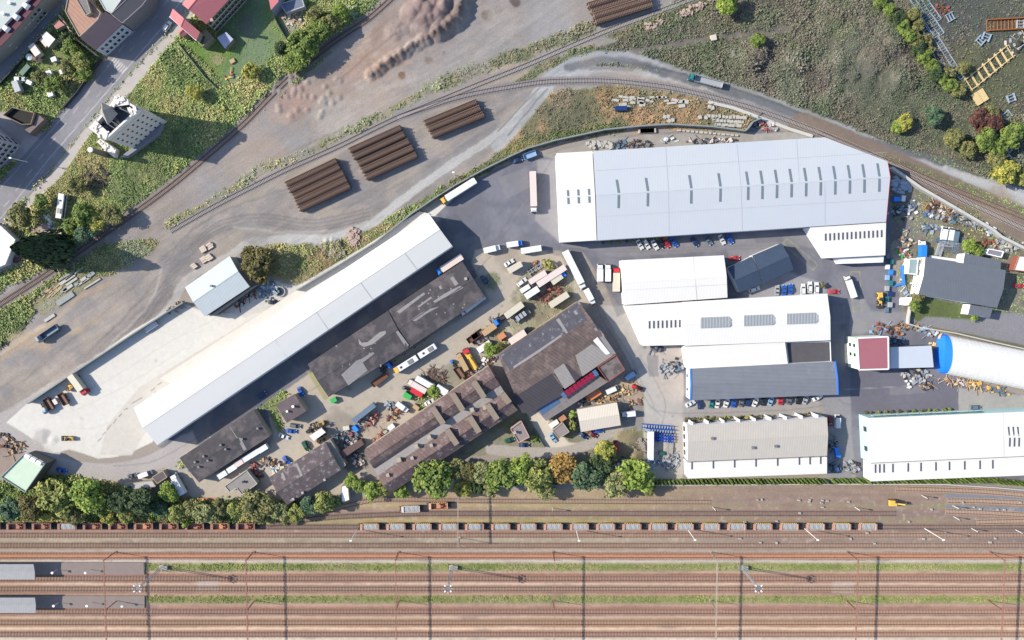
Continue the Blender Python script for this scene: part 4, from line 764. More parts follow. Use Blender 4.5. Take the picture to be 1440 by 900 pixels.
# --- town houses, upper left
lw=mat('light_render',D(205,200,205,.6),.85,.06,.8); gfr=mat('grey_flat_roof',D(200,208,205,.58),.85,.05,.3)
b=Flat('town_house','pale flat-roofed town house behind the maroon roof at the top left corner','house',[(-60,100),(-60,-60),(52,-12),(40,0),(0,42)],9,gfr,lw,parapet=.3); b.stack(15,5,1,.8,WHT); b.stack(6,20,1,.8,WHT); b.end()
z=8; mr_=mat('maroon_roof',D(98,42,62),.7,.08,.6)
b=Flat('terraced_house','terraced house with a maroon roof and white dormers in the top left corner','house',[(0,42.5),(40,.5),(60,-14),(70,-14),(55,4),(12,54),(0,66),(-30,90),(-40,72)],8,mr_,mat('terrace_render',D(160,158,150),.85,.08,.8),parapet=0,z2=None)
for u,v in ((10,41),(24,24.5),(38,9)): 
    p=P(u,v,8); MB().box(p.x,p.y,7.9,2.4,2.2,1.5,R(49),top=.7).obj('dormer',TRIM,b.root,b.loc)
wall_windows(b.root,b.loc,b.q[4],b.q[6],b.c0,[1.4,4.8],9,1.2,1.6); b.end()
dpr=mat('purple_slate_roof',D(84,72,88),.8,.1,.6,stripe=(R(40),.8,.06))
b=Flat('corner_house','purple slate roofed corner house with a white windowed gable by the zebra crossing','house',[(113,54),(148,16),(172,34),(134,70.5)],9,dpr,mat('pale_blue_render',D(200,205,220,.6),.8,.05,.8),parapet=0,z2=[9.5,9.5,8,8])
wall_windows(b.root,b.loc,b.q[2],b.q[3],b.c0,[1.3,4.7],6,1.1,1.6); b.end()
b=Flat('street_house','grey stone house with a curved end along the main street','house',[(156,20),(192,-14),(210,-14),(206,0),(200,8),(172,33)],8.5,mat('street_house_roof',D(60,64,78),.8,.1,.6),mat('grey_stone',D(150,145,150),.85,.1,.8),parapet=.2); wall_windows(b.root,b.loc,P(172,33,0),P(200,8,0),b.c0,[1.5,4.8],6,1,1.5); b.end()
Flat('pale_roofed_house','flat pale roofed building at the top edge between two streets','house',[(128,-20),(185,-20),(157,19),(148,14),(140,0)],8,gfr,lw,parapet=.25).end()
b=Flat('terracotta_house','house with a tan tiled terrace roof next to the purple slate roof','house',[(98,-14),(112,-14),(142,18),(138,28),(112,52),(92,16)],6,mat('tan_tile_roof',D(192,150,132),.85,.1,.6,stripe=(R(-45),1.4,.08),stain=(D(90,72,80),.12,.68,.8)),cw,parapet=.3); b.end()
Flat('grey_wing','grey flat wing above the tan tiled terrace','house',[(100,-14),(118,-14),(128,18),(121,22)],7.5,mat('wing_grey',D(140,134,136),.85,.1,.8),cw,parapet=.3).end()
Flat('garden_shed','pink roofed garden shed at the corner of the side street','shed',[(73,34),(82,27.5),(91,35),(79.5,41)],2.8,mat('pink_roof',D(205,150,140),.8,.08,1),cw,parapet=0).end()
Flat('white_garage','white double garage in the garden beside the side street','garage',[(58,50),(65,44),(77.5,55),(68,66.5)],3.2,mat('shelter_white',D(225,220,215,.7),.6,.06,1),cw,parapet=0).end()
Flat('pink_garage','small pink-white lean-to attached to the white double garage','garage',[(55.5,56),(59,53),(67.5,62),(64,66.5)],2.8,mat('pink_white_roof',D(225,200,195,.7),.7,.06,1),cw,parapet=0).end()
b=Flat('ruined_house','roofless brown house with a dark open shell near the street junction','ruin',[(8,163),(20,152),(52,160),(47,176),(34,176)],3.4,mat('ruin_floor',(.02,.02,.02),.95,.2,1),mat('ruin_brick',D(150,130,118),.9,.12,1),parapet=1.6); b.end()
Flat('ruined_wing','brown slate wing of the roofless house near the street junction','house',[(47,176),(53,160),(62,168),(40,189),(33,183)],4,mat('brown_slate',D(136,122,122),.85,.1,.8),mat('ruin_brick',D(150,130,118),.9,.12,1),parapet=0).end()
b=Flat('apartment_block','grey apartment block with small windows at the left edge by the main street','apartment block',[(-60,150),(-12,186),(-2,196),(-30,228),(-60,250)],13,gfr,mat('mauve_render',D(190,182,188,.6),.85,.06,.8),parapet=.4)
wall_windows(b.root,b.loc,b.q[2],b.q[3],b.c0,[1.5,4.6,7.7,10.6],5,1.2,1.6); wall_windows(b.root,b.loc,b.q[1],b.q[2],b.c0,[1.5,4.6,7.7,10.6],2,1.1,1.5); b.end()
Flat('white_depot','bright white flat-roofed depot behind the tall dark conifer','depot',[(-60,300),(2,318),(22,337),(8,372),(-60,400)],4,mat('depot_white',(.72,.71,.69),.7,.05,.4),lw,parapet=.2).end()
# red roofed school-like house with cross wing
rt_=mat('red_clay_roof',D(205,122,126,.62),.75,.05,.4,stripe=(R(50),.7,.04)); ochre=mat('ochre_render',D(158,148,124),.85,.08,.8)
g=Gable('red_roofed_house','long red-tiled house with an ochre windowed wall above the lawn','house',[(256,6),(300,-50),(341,-22),(290,34)],10.5,14,rt_,ochre,t=.42)
wall_windows(g.root,g.loc,g.q[2],g.q[3],g.c0,[1.2,4.4,7.6],11,1.2,1.6,x0=.02,x1=.98); g.stack(300,30,1.6,.8,mat('chimney_brick',D(196,180,160),.9,.1,1.5)); g.end()
g=Gable('red_roofed_wing','red-tiled cross wing with white verge boards at the south end of the long red house','house',[(243,12),(238.5,23.5),(276,57),(281,45)],9.4,11.4,rt_,ochre,t=.5)
wall_windows(g.root,g.loc,g.q[1],g.q[2],g.c0,[1.3,4.3],4,1.1,1.5); wall_windows(g.root,g.loc,g.q[2],g.q[3],g.c0,[1.3,4.3],3,1,1.4); tb=MB(); tb.beam(g.q[1],g.q[2],.3,.25); tb.obj('verge_board',WHT,g.root,g.loc); g.end()
g=Gable('red_porch','small red roofed porch on the street side of the cross wing','house',[(251,44),(257,35),(263,48),(256,52)],5,6,rt_,ochre); g.end()
Flat('ochre_wing','ochre plastered stub wing between the cross wing and the lawn','house',[(279,48),(290,42),(299,52),(284,66)],4.5,mat('ochre_roof',D(160,152,132),.85,.08,.8),ochre,parapet=.2).end()
Flat('lawn_pavilion','grey-blue square flat pavilion standing in shade on the lawn','pavilion',[(305,53),(318,45),(328,55),(316,68)],3,mat('pavilion_roof',D(165,170,195,.75),.7,.05,.6),ochre,parapet=0).end()
b=Flat('red_roofed_house','red roofed house corner at the top edge right of the lawn','house',[(374,-20),(396,-20),(391,3),(381,14)],7,rt_,mat('lilac_render',D(160,165,190),.85,.06,.8),parapet=0); b.end()
Flat('grey_shed','grey roofed shed beside the second red-roofed house','shed',[(394,6),(424,-4),(428,9),(402,18)],3.4,mat('shed_blue_grey',D(120,132,152),.7,.1,.8),lw,parapet=.1).end()
# --- ruined mill tower
rt=thing('mill_building','tall grey derelict mill with rows of small windows and a ruined white roof','mill',P(190,190,0)); l=rt.location.copy()
z=21.8; mill=mat('mill_render',D(225,214,208,.62),.88,.07,.3,stain=(D(150,140,135),.12,.62,.5)); wr=mat('broken_white_roof',D(232,224,218,.66),.8,.12,1.2,stain=(D(130,110,105),.6,.62,.8))
fp=[P(128,181,z),P(166,136,z),P(196,150,z),P(149,196,z)]
s0=[P(149,196,z),P(128,181,z),P(166,136,z),P(196,153,z)]
mb=MB()
for i in range(4):
    a,b_=s0[i],s0[(i+1)%4]; mb.quad([(a.x,a.y,0),(b_.x,b_.y,0),b_,a])
mb.obj('walls',mill,rt,l)
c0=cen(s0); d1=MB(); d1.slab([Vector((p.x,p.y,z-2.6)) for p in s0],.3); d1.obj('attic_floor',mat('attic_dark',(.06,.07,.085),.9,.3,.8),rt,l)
pr=MB()
for i in range(4):
    a,b_=s0[i].copy(),s0[(i+1)%4].copy(); a.z=b_.z=z-.3; a=a+(c0-a)*.03; b_=b_+(c0-b_)*.03; pr.beam(a,b_,.7,2.6)
pr.obj('parapet',wr,rt,l)
pk_=MB(); base=[P(142,160,z+.2),P(143,144,z+.2),P(157,150,z+.2),P(166,160,z+.2),P(152,176,z+.2)]; tip=P(144,156,z+6)
for i in range(5): pk_.quad([base[i],base[(i+1)%5],tip])
pk_.obj('spire_roof',mat('spire_grey',D(178,172,168),.8,.08,.8),rt,l)
for i,(pts,zz_) in enumerate((([(125,180),(134,169),(152,186),(149,197),(140,192)],z+.6),([(159,140),(166,132),(180,140),(181,147),(160,150)],z+.6),([(178,151),(190,152),(194,158),(188,162)],z+.5),([(136,199),(141,195),(163,210),(160,221),(150,213)],3.2))):
    m_=MB(); 
    q=[P(u,v,zz_) for u,v in pts]
    if i==3: m_.prism([(p.x,p.y) for p in q],0,3.2)
    else: m_.slab(q,.5)
    for k in range(14):
        p=q[0].lerp(q[2],random.random()).lerp(q[1].lerp(q[-1],random.random()),random.random()); m_.box(p.x,p.y,zz_-.1,random.uniform(.4,1.6),random.uniform(.4,1.4),random.uniform(.2,.7),random.random()*3)
    m_.obj('broken_roof' if i<3 else 'side_wing',wr,rt,l)
rf=MB()
for i in range(16):
    t=random.random(); a=s0[0].lerp(s0[3],t); b_=s0[1].lerp(s0[2],t); q0=a.lerp(b_,random.uniform(.1,.5)); q1=a.lerp(b_,random.uniform(.5,.95)); q0.z=z-2; q1.z=z-1.2; rf.beam(q0,q1,.25,.25)
rf.obj('broken_rafters',mat('pale_rafter',D(160,165,170),.8,.1,1),rt,l)
wall_windows(rt,l,s0[3],s0[0],c0,[3.0,6.2,9.4,12.6,15.8],6,.8,1.0,frame=False,x0=.04,x1=.96)
an=MB(); an.prism([(p.x,p.y) for p in (P(172,222,1),P(180,216,1),P(226,180,1),P(231,176,1),P(224,190,1),P(192,214,1),P(180,222,1))],0,2.8); an.obj('loading_porch',mat('porch_roof',D(150,150,160),.8,.08,1),rt,l)
rt=thing('factory_chimney','slender brick chimney standing alone below the derelict mill','chimney',P(150,217.5,0)); MB().cyl((0,0,0),(0,0,11),1.3,14,r2=.8).obj('shaft',mat('chimney_stack',D(140,128,118),.9,.1,1),rt); MB().cyl((0,0,10.9),(0,0,11.4),1.0,14,r2=.95).obj('cap',WHT,rt)
# ---------------------------------------------------------------- vegetation
def leafmat(name,r,g,b,k=.55,tr=.25):
    c=D(r,g,b,k)
    if name in _M: return _M[name]
    m=bpy.data.materials.new(name); m.use_nodes=True; t=m.node_tree; b_=t.nodes['Principled BSDF']; b_.inputs['Roughness'].default_value=.75; b_.inputs['Specular IOR Level'].default_value=.25
    tc=t.nodes.new('ShaderNodeTexCoord'); n=t.nodes.new('ShaderNodeTexNoise'); n.inputs['Scale'].default_value=2.2; n.inputs['Detail'].default_value=3
    t.links.new(tc.outputs['Object'],n.inputs['Vector']); rp=t.nodes.new('ShaderNodeValToRGB'); e=rp.color_ramp.elements
    e[0].position=.34; e[0].color=(c[0]*.55,c[1]*.62,c[2]*.6,1); e[1].position=.66; e[1].color=(c[0]*1.35,c[1]*1.25,c[2]*1.1,1)
    t.links.new(n.outputs['Fac'],rp.inputs[0]); t.links.new(rp.outputs[0],b_.inputs['Base Color']); _M[name]=m; return m
BARK=mat('bark',D(110,95,82),.95,.2,3)
def leafmesh(name,pts,nrm,size,rs):
    n=len(pts); a=rs.randn(n,3); a-=nrm*(a*nrm).sum(1,keepdims=True); a/=np.linalg.norm(a,axis=1,keepdims=True)+1e-9; b=np.cross(nrm,a)
    s=size*(.6+.8*rs.rand(n,1)); asp=.55+.4*rs.rand(n,1)
    v=np.stack([pts-a*s-b*s*asp*.3,pts+b*s*asp,pts+a*s+b*s*asp*.2,pts-b*s*asp],1).reshape(-1,3)
    me=bpy.data.meshes.new(name); me.vertices.add(n*4); me.vertices.foreach_set('co',v.astype('f').ravel()); me.loops.add(n*4); me.loops.foreach_set('vertex_index',np.arange(n*4,dtype='i'))
    me.polygons.add(n); me.polygons.foreach_set('loop_start',np.arange(0,n*4,4,dtype='i')); me.polygons.foreach_set('loop_total',np.full(n,4,'i')); me.update(calc_edges=True); return me
def crown_mesh(seed,nc_,nl,hz_=.85,leaf=.07,flat=0.):
    rs=np.random.RandomState(seed); P_=[];N_=[]
    for i in range(nc_):
        d=rs.randn(3); d[2]=abs(d[2])*.9-.25; d/=np.linalg.norm(d); r=.35+.42*rs.rand(); c=d*r*np.array([1,1,hz_]); cr=.2+.17*rs.rand()
        q=rs.randn(nl,3); q/=np.linalg.norm(q,axis=1,keepdims=True); rad=cr*(.45+.6*rs.rand(nl,1)**.5); P_.append(c+q*rad*np.array([1,1,.8])); nn=q+rs.randn(nl,3)*.55+np.array([0,0,.35]); N_.append(nn)
    p=np.concatenate(P_); n=np.concatenate(N_); n/=np.linalg.norm(n,axis=1,keepdims=True)
    return leafmesh('crown',p,n,leaf,rs)
CROWNS=[crown_mesh(100+i,34,105,.8+.1*(i%3),.075) for i in range(6)]; SMALL=[crown_mesh(200+i,11,40,.75,.12) for i in range(4)]
rs=np.random.RandomState(5); q=[];nn=[]
for i in range(2600):
    h=rs.rand()**.8; a=rs.rand()*6.283; r=(.06+.94*(1-h)**.8)*(.55+.5*rs.rand()); q.append((r*math.cos(a),r*math.sin(a),h)); nn.append((math.cos(a)*.9+rs.randn()*.4,math.sin(a)*.9+rs.randn()*.4,.5+rs.randn()*.3))
nn=np.array(nn); nn/=np.linalg.norm(nn,axis=1,keepdims=True); CONE=leafmesh('crown',np.array(q),nn,.085,rs)
q=np.array(q)[:500]; CONES=leafmesh('crown',q,nn[:500],.2,rs)
def trunkmesh(seed,limbs=6):
    r=random.Random(seed); mb=MB(); mb.cyl((0,0,0),(0,0,.55),.05,8,r2=.032)
    for i in range(limbs):
        a=i*6.283/limbs+r.random(); p=Vector((0,0,.3+.25*r.random())); e=Vector((math.cos(a)*.4,math.sin(a)*.4,.62+.2*r.random())); mb.cyl(p,e,.022,6,r2=.008)
    return mb.mesh('trunk')
TRUNKS=[trunkmesh(i) for i in range(3)]
for m in TRUNKS: m.materials.append(BARK)
TREEC={}
def child(name,me,m,parent,loc=(0,0,0),sc_=(1,1,1),rot=0):
    if not me.materials: me.materials.append(m)
    o=bpy.data.objects.new(name,me); C.objects.link(o); o.parent=parent; o.location=loc; o.scale=sc_; o.rotation_euler=(0,0,rot)
    if me.materials[0] is not m: o.material_slots[0].link='OBJECT'; o.material_slots[0].material=m
    return o
COLS={'green':(130,150,78),'bright':(150,172,82),'light':(160,166,96),'olive':(140,140,92),'dark':(78,98,66),'blue':(100,122,92),'orange':(178,142,82),'yellow':(182,180,92),'pale':(158,162,112),'conifer':(62,84,62),'red':(116,80,76),'teal':(96,124,98),'brown':(118,112,70),'thuja':(128,150,84)}
def tree(u,v,r,kind,label,h=None,group=None,name='tree',cat='tree'):
    # u,v: centre of the crown in the photo, r: crown radius in photo pixels
    R_=r*.28; h=h or max(2.5,min(12,R_*2.0)); zc=h-R_*.8*.75; zc=max(zc,R_*.55)
    p=P(u,v,zc); t=thing(name,label,cat,(p.x,p.y,0),random.random()*6.28,group)
    cm=leafmat('foliage_'+kind,*COLS[kind]); small=R_<2.2
    me=random.choice(SMALL if small else CROWNS); child('crown',me,cm,t,(0,0,zc),(R_*1.38,R_*1.38,R_*1.0)); child('trunk',random.choice(TRUNKS),BARK,t,(0,0,0),(h*.8*.8,h*.8*.8,zc/.62)); return t
BELT='trees in the belt between the works and the railway'
for a in [(609,671,25,'green','big round green tree, largest crown of the belt beside the brown factory',11),(645,660,11,'olive','small olive tree just right of the biggest round tree'),(661,663,11,'brown','brownish tree between the biggest round tree and the yellow bush'),
 (677,665,12,'pale','pale green tree left of the tall narrow green one'),(703,668,18,'green','tall rounded green tree at the middle of the belt',10),(651,687,10,'yellow','yellow-leaved small tree at the top end of the track gantry'),(690,688,8,'pale','small pale bush at the foot of the central green tree'),
 (732,661,15,'bright','bright green tree left of the pale speckled tree'),(755,668,18,'light','broad light green tree left of the orange autumn tree',10),(792,659,17,'orange','tree with orange autumn leaves',9),(826,669,18,'blue','dark blue-green tree right of the orange autumn tree',10),
 (847,652,13,'dark','dark shaded tree behind the blue-green tree'),(852,634,12,'yellow','small yellow-green tree by the end of the access lane'),(893,668,19,'bright','large yellow-green tree at the east end of the belt',10),(866,680,15,'pale','pale wispy willow-like tree at the front edge of the belt'),
 (768,690,10,'pale','small pale bush in front of the broad light green tree'),(913,688,7,'olive','small olive bush at the very east end of the belt'),(565,688,9,'bright','small bright round tree at the foot of the brown factory'),(506,684,8,'green','round bush beside the railway hut'),
 (524,690,10,'bright','sloping bright shrub left of the brown factory corner'),(538,686,9,'light','light shrub touching the brown factory corner'),(782,668,9,'dark','dark small tree squeezed left of the orange autumn tree'),(672,684,8,'dark','dark bush between the yellow tree and the central green tree'),(718,676,9,'dark','dark bush right of the central green tree'),
 (495,676,8,'bright','light bush on top of the railway hut'),(842,672,9,'dark','dark bush right of the blue-green tree')]: tree(a[0],a[1],a[2]*(1.16 if a[2]<20 else 1.04),a[3],a[4],a[5] if len(a)>5 else None,BELT)
W='trees along the south-west railway edge'
for a in [(80,698,23,'light','large golden-green tree right of the green-roofed villa',10),(126,696,24,'bright','large bright tree in the middle of the south-west belt',11),(42,712,16,'brown','brownish tree just below the green-roofed villa'),(15,716,15,'teal','blue-green tree at the far left corner of the belt'),
 (62,722,9,'yellow','small yellow bush under the golden-green tree'),(105,724,12,'olive','olive bush under the large bright tree'),(152,728,9,'yellow','small yellow-green bush beside the wagon train'),(170,702,17,'dark','dark shaded tree below the caravan roofs'),(200,706,18,'dark','very dark tree right of the caravan roofs'),(178,727,10,'light','light green bush under the dark trees'),
 (237,692,12,'bright','bright tree left of the parked white lorry'),(226,716,10,'teal','teal bush below the white lorry'),(250,722,12,'light','light tree below the orange pipe'),(268,714,11,'olive','olive tree below the orange pipe'),(262,734,8,'bright','bright bush overhanging the third last empty wagon'),(288,722,14,'pale','pale tree overhanging the train of empty wagons'),
 (310,713,11,'olive','olive tree south of the small grey office'),(334,716,12,'light','light tree south-east of the small grey office'),(362,710,20,'olive','broad olive tree between the grey office and the train',9),(366,728,9,'light','light bush below the broad olive tree'),(393,718,13,'pale','pale tree left of the mottled brown shed corner'),(416,722,12,'light','light tree under the mottled brown shed'),
 (437,710,13,'teal','blue-green tree right of the mottled brown shed'),(456,705,14,'light','light green tree left of the railway hut'),(402,733,8,'olive','small olive bush at the end of the empty train'),(140,716,10,'green','green bush below the large bright tree'),(93,716,9,'dark','dark bush between the two largest south-west trees')]: tree(a[0],a[1],a[2]*.98,a[3],a[4],a[5] if len(a)>5 else None,W)
for a in [(366,372,20,'brown','brown-green tree next to the grey gabled shed',9),(352,360,12,'brown','smaller brown-green tree on the corner of the grey gabled shed'),(425,66,19,'green','large green tree beside the curved railway line',9),(414,86,12,'green','green tree at the edge of the curved railway line'),(448,46,14,'green','green tree north of the large trackside tree'),(465,34,12,'olive','olive tree at the top by the curved railway line'),(395,68,9,'dark','small dark tree at the corner of the lawn'),
 (408,95,8,'light','light shrub between lawn and railway'),(352,100,10,'yellow','round yellow-green bush at the foot of the lawn'),(445,20,10,'olive','olive tree at the top edge among garden sheds'),(478,16,10,'bright','bright tree near the top edge by the railway'),(274,130,9,'yellow','yellow shrub in the rough meadow'),(28,302,14,'olive','olive tree beside the white depot'),(108,260,10,'olive','bush at the bend of the main street'),
 (58,284,10,'green','green tree between street and white bus'),(118,300,14,'green','green thicket tree right of the white bus'),(135,312,11,'yellow','yellow-green thicket tree by the railway'),(158,303,12,'olive','olive thicket tree by the railway'),(118,330,12,'teal','teal shrub above the conifer shadow'),(100,318,10,'green','green shrub between bus and conifer'),
 (100,70,11,'green','garden tree beside the purple slate house'),(115,88,11,'light','light garden tree along the main street'),(95,95,9,'olive','olive garden tree in the fenced garden'),(120,105,9,'green','garden tree at the fence by the main street'),(75,118,10,'green','garden tree near the roofless house'),(94,58,9,'dark','dark garden tree by the terracotta house wall'),(55,108,8,'olive','olive garden bush between sheds'),(105,45,7,'conifer','little dark conifer by the terracotta house wall'),
 (1022,5,14,'bright','bright green tree at the top edge'),(1065,57,9,'green','dark green bush on the wild slope'),(1385,196,14,'green','green tree in the bushes by the eastern bend'),(1402,208,12,'green','second green tree in the bushes by the eastern bend, further right'),(1425,190,14,'green','green tree near the right edge above the yellow bush'),(1414,243,15,'yellow','yellow-green bush at the right edge beside the lane'),(1436,250,10,'light','light green bush at the right edge beside the yellow bush'),
 (1376,166,11,'red','dark red-leaved bush beside the timber frames'),(1396,172,11,'red','dark red-leaved bush right of its twin beside the timber frames'),(1382,180,8,'red','small dark red bush below the two larger ones'),(1312,163,11,'teal','teal bush on the slope above the eastern lane'),(1272,172,10,'yellow','yellow-green bush on the slope above the eastern lane'),(1262,178,8,'bright','bright bush left of the yellow-green slope bush'),
 (1400,225,12,'olive','olive shrub above the yellow-green bush'),(1363,345,9,'bright','round bright green tree north of the slate grey annex'),(1375,352,8,'green','darker tree beside the round bright tree'),(1292,417,8,'olive','olive shrub in the small garden below the slate grey hall'),(1286,430,8,'green','green shrub along the garden wall'),(1370,445,7,'bright','bright shrub beside the south grey annex'),(690,492,9,'bright','bright green tree between white container and works hall'),
 (703,486,7,'olive','olive bush between the small orange trailer and the works hall'),(770,372,7,'yellow','yellow bush at the tip of the truck yard'),(652,560,6,'green','green bush wedged against the brown factory roof'),(622,538,1,'green','x'),(610,550,8,'bright','bright shrub behind the parked white trailers'),(1190,258,6,'green','x'),(1158,401,4,'brown','small autumn bush beside three white parked cars'),
 (806,583,6,'bright','small bush left of the cream gabled shed'),(804,598,6,'light','light bush beside the black car'),(751,618,5,'bright','bright bush right of the pink-rimmed house'),(1393,158,9,'olive','olive bush beside the timber stacks'),(1340,195,12,'olive','dry olive bush on the slope near the eastern bend'),(1360,210,11,'olive','lower dry olive bush on the slope near the eastern bend')]:
    if a[4]!='x': tree(a[0],a[1],a[2],a[3],a[4],a[5] if len(a)>5 else None)
# hedge-like scrub along the fence in the north-east
for i,(u,v,r,k) in enumerate([(1238,2,8,'green'),(1250,14,8,'green'),(1262,26,9,'dark'),(1270,38,9,'green'),(1278,50,9,'green'),(1288,56,8,'olive'),(1292,68,9,'dark'),(1300,80,9,'green'),(1310,92,8,'green'),(1316,104,9,'dark'),(1326,112,8,'green'),(1336,120,9,'green'),(1348,128,8,'olive'),(1285,20,8,'olive'),(1290,35,8,'olive'),(1305,55,7,'olive'),(1308,70,7,'olive'),(1355,95,8,'olive'),(1335,102,7,'olive')]):
    tree(u,v,r,k,'shrub in the overgrown hedge left of the stacked steel ladders',None,'shrubs of the north-east hedge','shrub','shrub')
# tall conifer by the depot
p=P(84,352,0); t=thing('tall_conifer','very tall dark conifer beside the white depot throwing the longest tree shadow','tree',(p.x,p.y,0)); child('crown',CONE,leafmat('foliage_conifer',*COLS['conifer']),t,(0,0,1.5),(8.6,8.6,25)); child('trunk',TRUNKS[0],BARK,t,(0,0,0),(9,9,20))
# columnar thujas
THM=leafmat('foliage_thuja',*COLS['thuja'])
def thuja(u,v,h,label,group,r=1.05):
    p=P(u,v,0); t=thing('thuja',label,'thuja',(p.x,p.y,0),random.random()*6,group); s=random.uniform(.85,1.15); child('crown',CONES,THM,t,(0,0,.1),(r*s,r*s,h*s))
for i in range(90):
    u=922+i*5.75; v=677.5-(u-922)*.006+ (max(0,u-1380)*.09)
    if u>1438: break
    if 1160<u<1166: continue
    seg='tan-roofed hall' if u<1165 else ('gap between the two southern halls' if u<1222 else 'brilliant white hall')
    thuja(u,v-1,5.0,('narrow thuja in the hedge row south of the '+seg) if 'gap' not in seg else 'narrow thuja in the hedge row at the gap between the two southern halls','thujas south of the '+seg)
for i in range(22):
    u=966+i*8.6+random.uniform(-1.5,1.5)
    if 1095<u<1112: continue
    tree(u,590.3-(u-966)*.035,random.uniform(2.6,5),random.choice(['light','green','yellow','brown','olive']),'low round shrub in the planting strip north of the tan-roofed hall',1.6,'shrubs north of the tan-roofed hall','shrub','shrub')
for i in range(13): u=1216+i*10+random.uniform(-2,2); tree(u,581-(u-1216)*.04,random.uniform(2.2,3.6),random.choice(['light','green','brown']),'low round shrub in the planting strip north of the brilliant white hall',1.4,'shrubs north of the brilliant white hall','shrub','shrub')
for i in range(9): u=848+i*11; tree(u,341-(i*.8),random.uniform(2,3.4),random.choice(['light','green','dark']),'low shrub along the south foot of the huge white hall',1.2,'shrubs along the huge white hall','shrub','shrub')
# undergrowth: uncountable weeds and tall grass
def tufts(mask,n,hmin,hmax,smin,smax,name,label,cat,seed,pal,per=5,jit=.9,br=1.):
    rs=np.random.RandomState(seed); m=(mask*np.clip(.75+.9*n2,0.05,2)).ravel(); m=m/m.sum(); ix=rs.choice(len(m),n,p=m); bx=gx.ravel()[ix]+rs.rand(n)*.5; by=gy.ravel()[ix]+rs.rand(n)*.5; bz=zz.ravel()[ix]
    loc_=gy.ravel()*0; hk=(.5+.5*np.clip(n1.ravel()[ix]*1.5+nb.ravel()[ix],-1,1)); h=hmin+(hmax-hmin)*hk*rs.rand(n); s=smin+(smax-smin)*hk*rs.rand(n)
    base=col.reshape(-1,3)[ix]; pc=np.array([D(*c,.95) for c in pal]); pi=np.clip(((fbm(bx,by,.09,77+seed,3)+.5+.14*rs.randn(n))*len(pal)).astype(int),0,len(pal)-1); cc=base*.45+pc[pi]*.55; cc*=(1.5+.3*rs.rand(n,1))*br
    q=np.repeat(np.stack([bx,by,bz],1),per,0)+rs.randn(n*per,3)*np.repeat(np.stack([s,s,h*.35],1),per,0)*np.array([jit,jit,1])+np.stack([0*np.repeat(h,per),0*np.repeat(h,per),np.repeat(h,per)*.55],1); q[:,2]=np.maximum(q[:,2],np.repeat(bz,per)+.08)
    nr=rs.randn(n*per,3)*.5+np.array([-.35,.06,.9]); nr/=np.linalg.norm(nr,axis=1,keepdims=True); me=leafmesh(name,q,nr,np.repeat(s,per)[:,None]*.6,rs)
    ca=me.color_attributes.new('soil','FLOAT_COLOR','POINT'); c4=np.concatenate([np.repeat(np.repeat(cc,per,0)*(.85+.3*rs.rand(n*per,1)),4,0),np.ones((n*per*4,1))],1); ca.data.foreach_set('color',np.clip(c4,0,1).astype('f').ravel()); me.materials.append(ground_mat)
    o=bpy.data.objects.new(name,me); C.objects.link(o); tag(o,label,cat,None,'stuff')
pal=[(76,96,54),(92,114,62),(108,128,70),(122,138,78),(140,146,86),(146,136,90)]
m1=np.clip(green-.3,0,1); west=(U<620)*(V<560); tufts(m1*west,34000,.15,1.1,.3,.8,'meadow_scrub','dense weeds and tall grass in the rough meadow','weeds',1,pal)
tufts(m1*(U>=620)*(V<300),30000,.15,1.1,.3,.8,'slope_scrub','dense weeds and brambles on the wild slope','weeds',2,[(64,76,58),(74,86,64),(84,92,70),(96,96,78),(108,102,88),(90,82,74)],br=.84)
tufts(m1*(V>=480)*(V<740),10000,.3,1.8,.4,1.0,'trackside_scrub','tangled undergrowth beneath the trees along the railway','undergrowth',3,pal)
tufts(m1*(V>=300)*(V<480),2500,.2,1.0,.3,.6,'yard_weeds','low weeds growing in the works yards','weeds',4,pal)
tufts(np.clip(gg,0,1)+1e-6*0,9000,.05,.25,.2,.4,'track_grass','green grass strips between the railway tracks','grass',5,[(110,124,66),(130,140,80),(146,148,96),(150,142,106)],br=.66)
tufts((green>.03)*(green<.3)*(V<620)*1.,5000,.08,.3,.2,.4,'lawn_grass','short grass tufts of the lawns','grass',6,[(96,124,56),(116,140,66)])
# ---------------------------------------------------------------- vehicles (x forward, metres)
PR={}
def proto(kind,parts): PR[kind]=parts
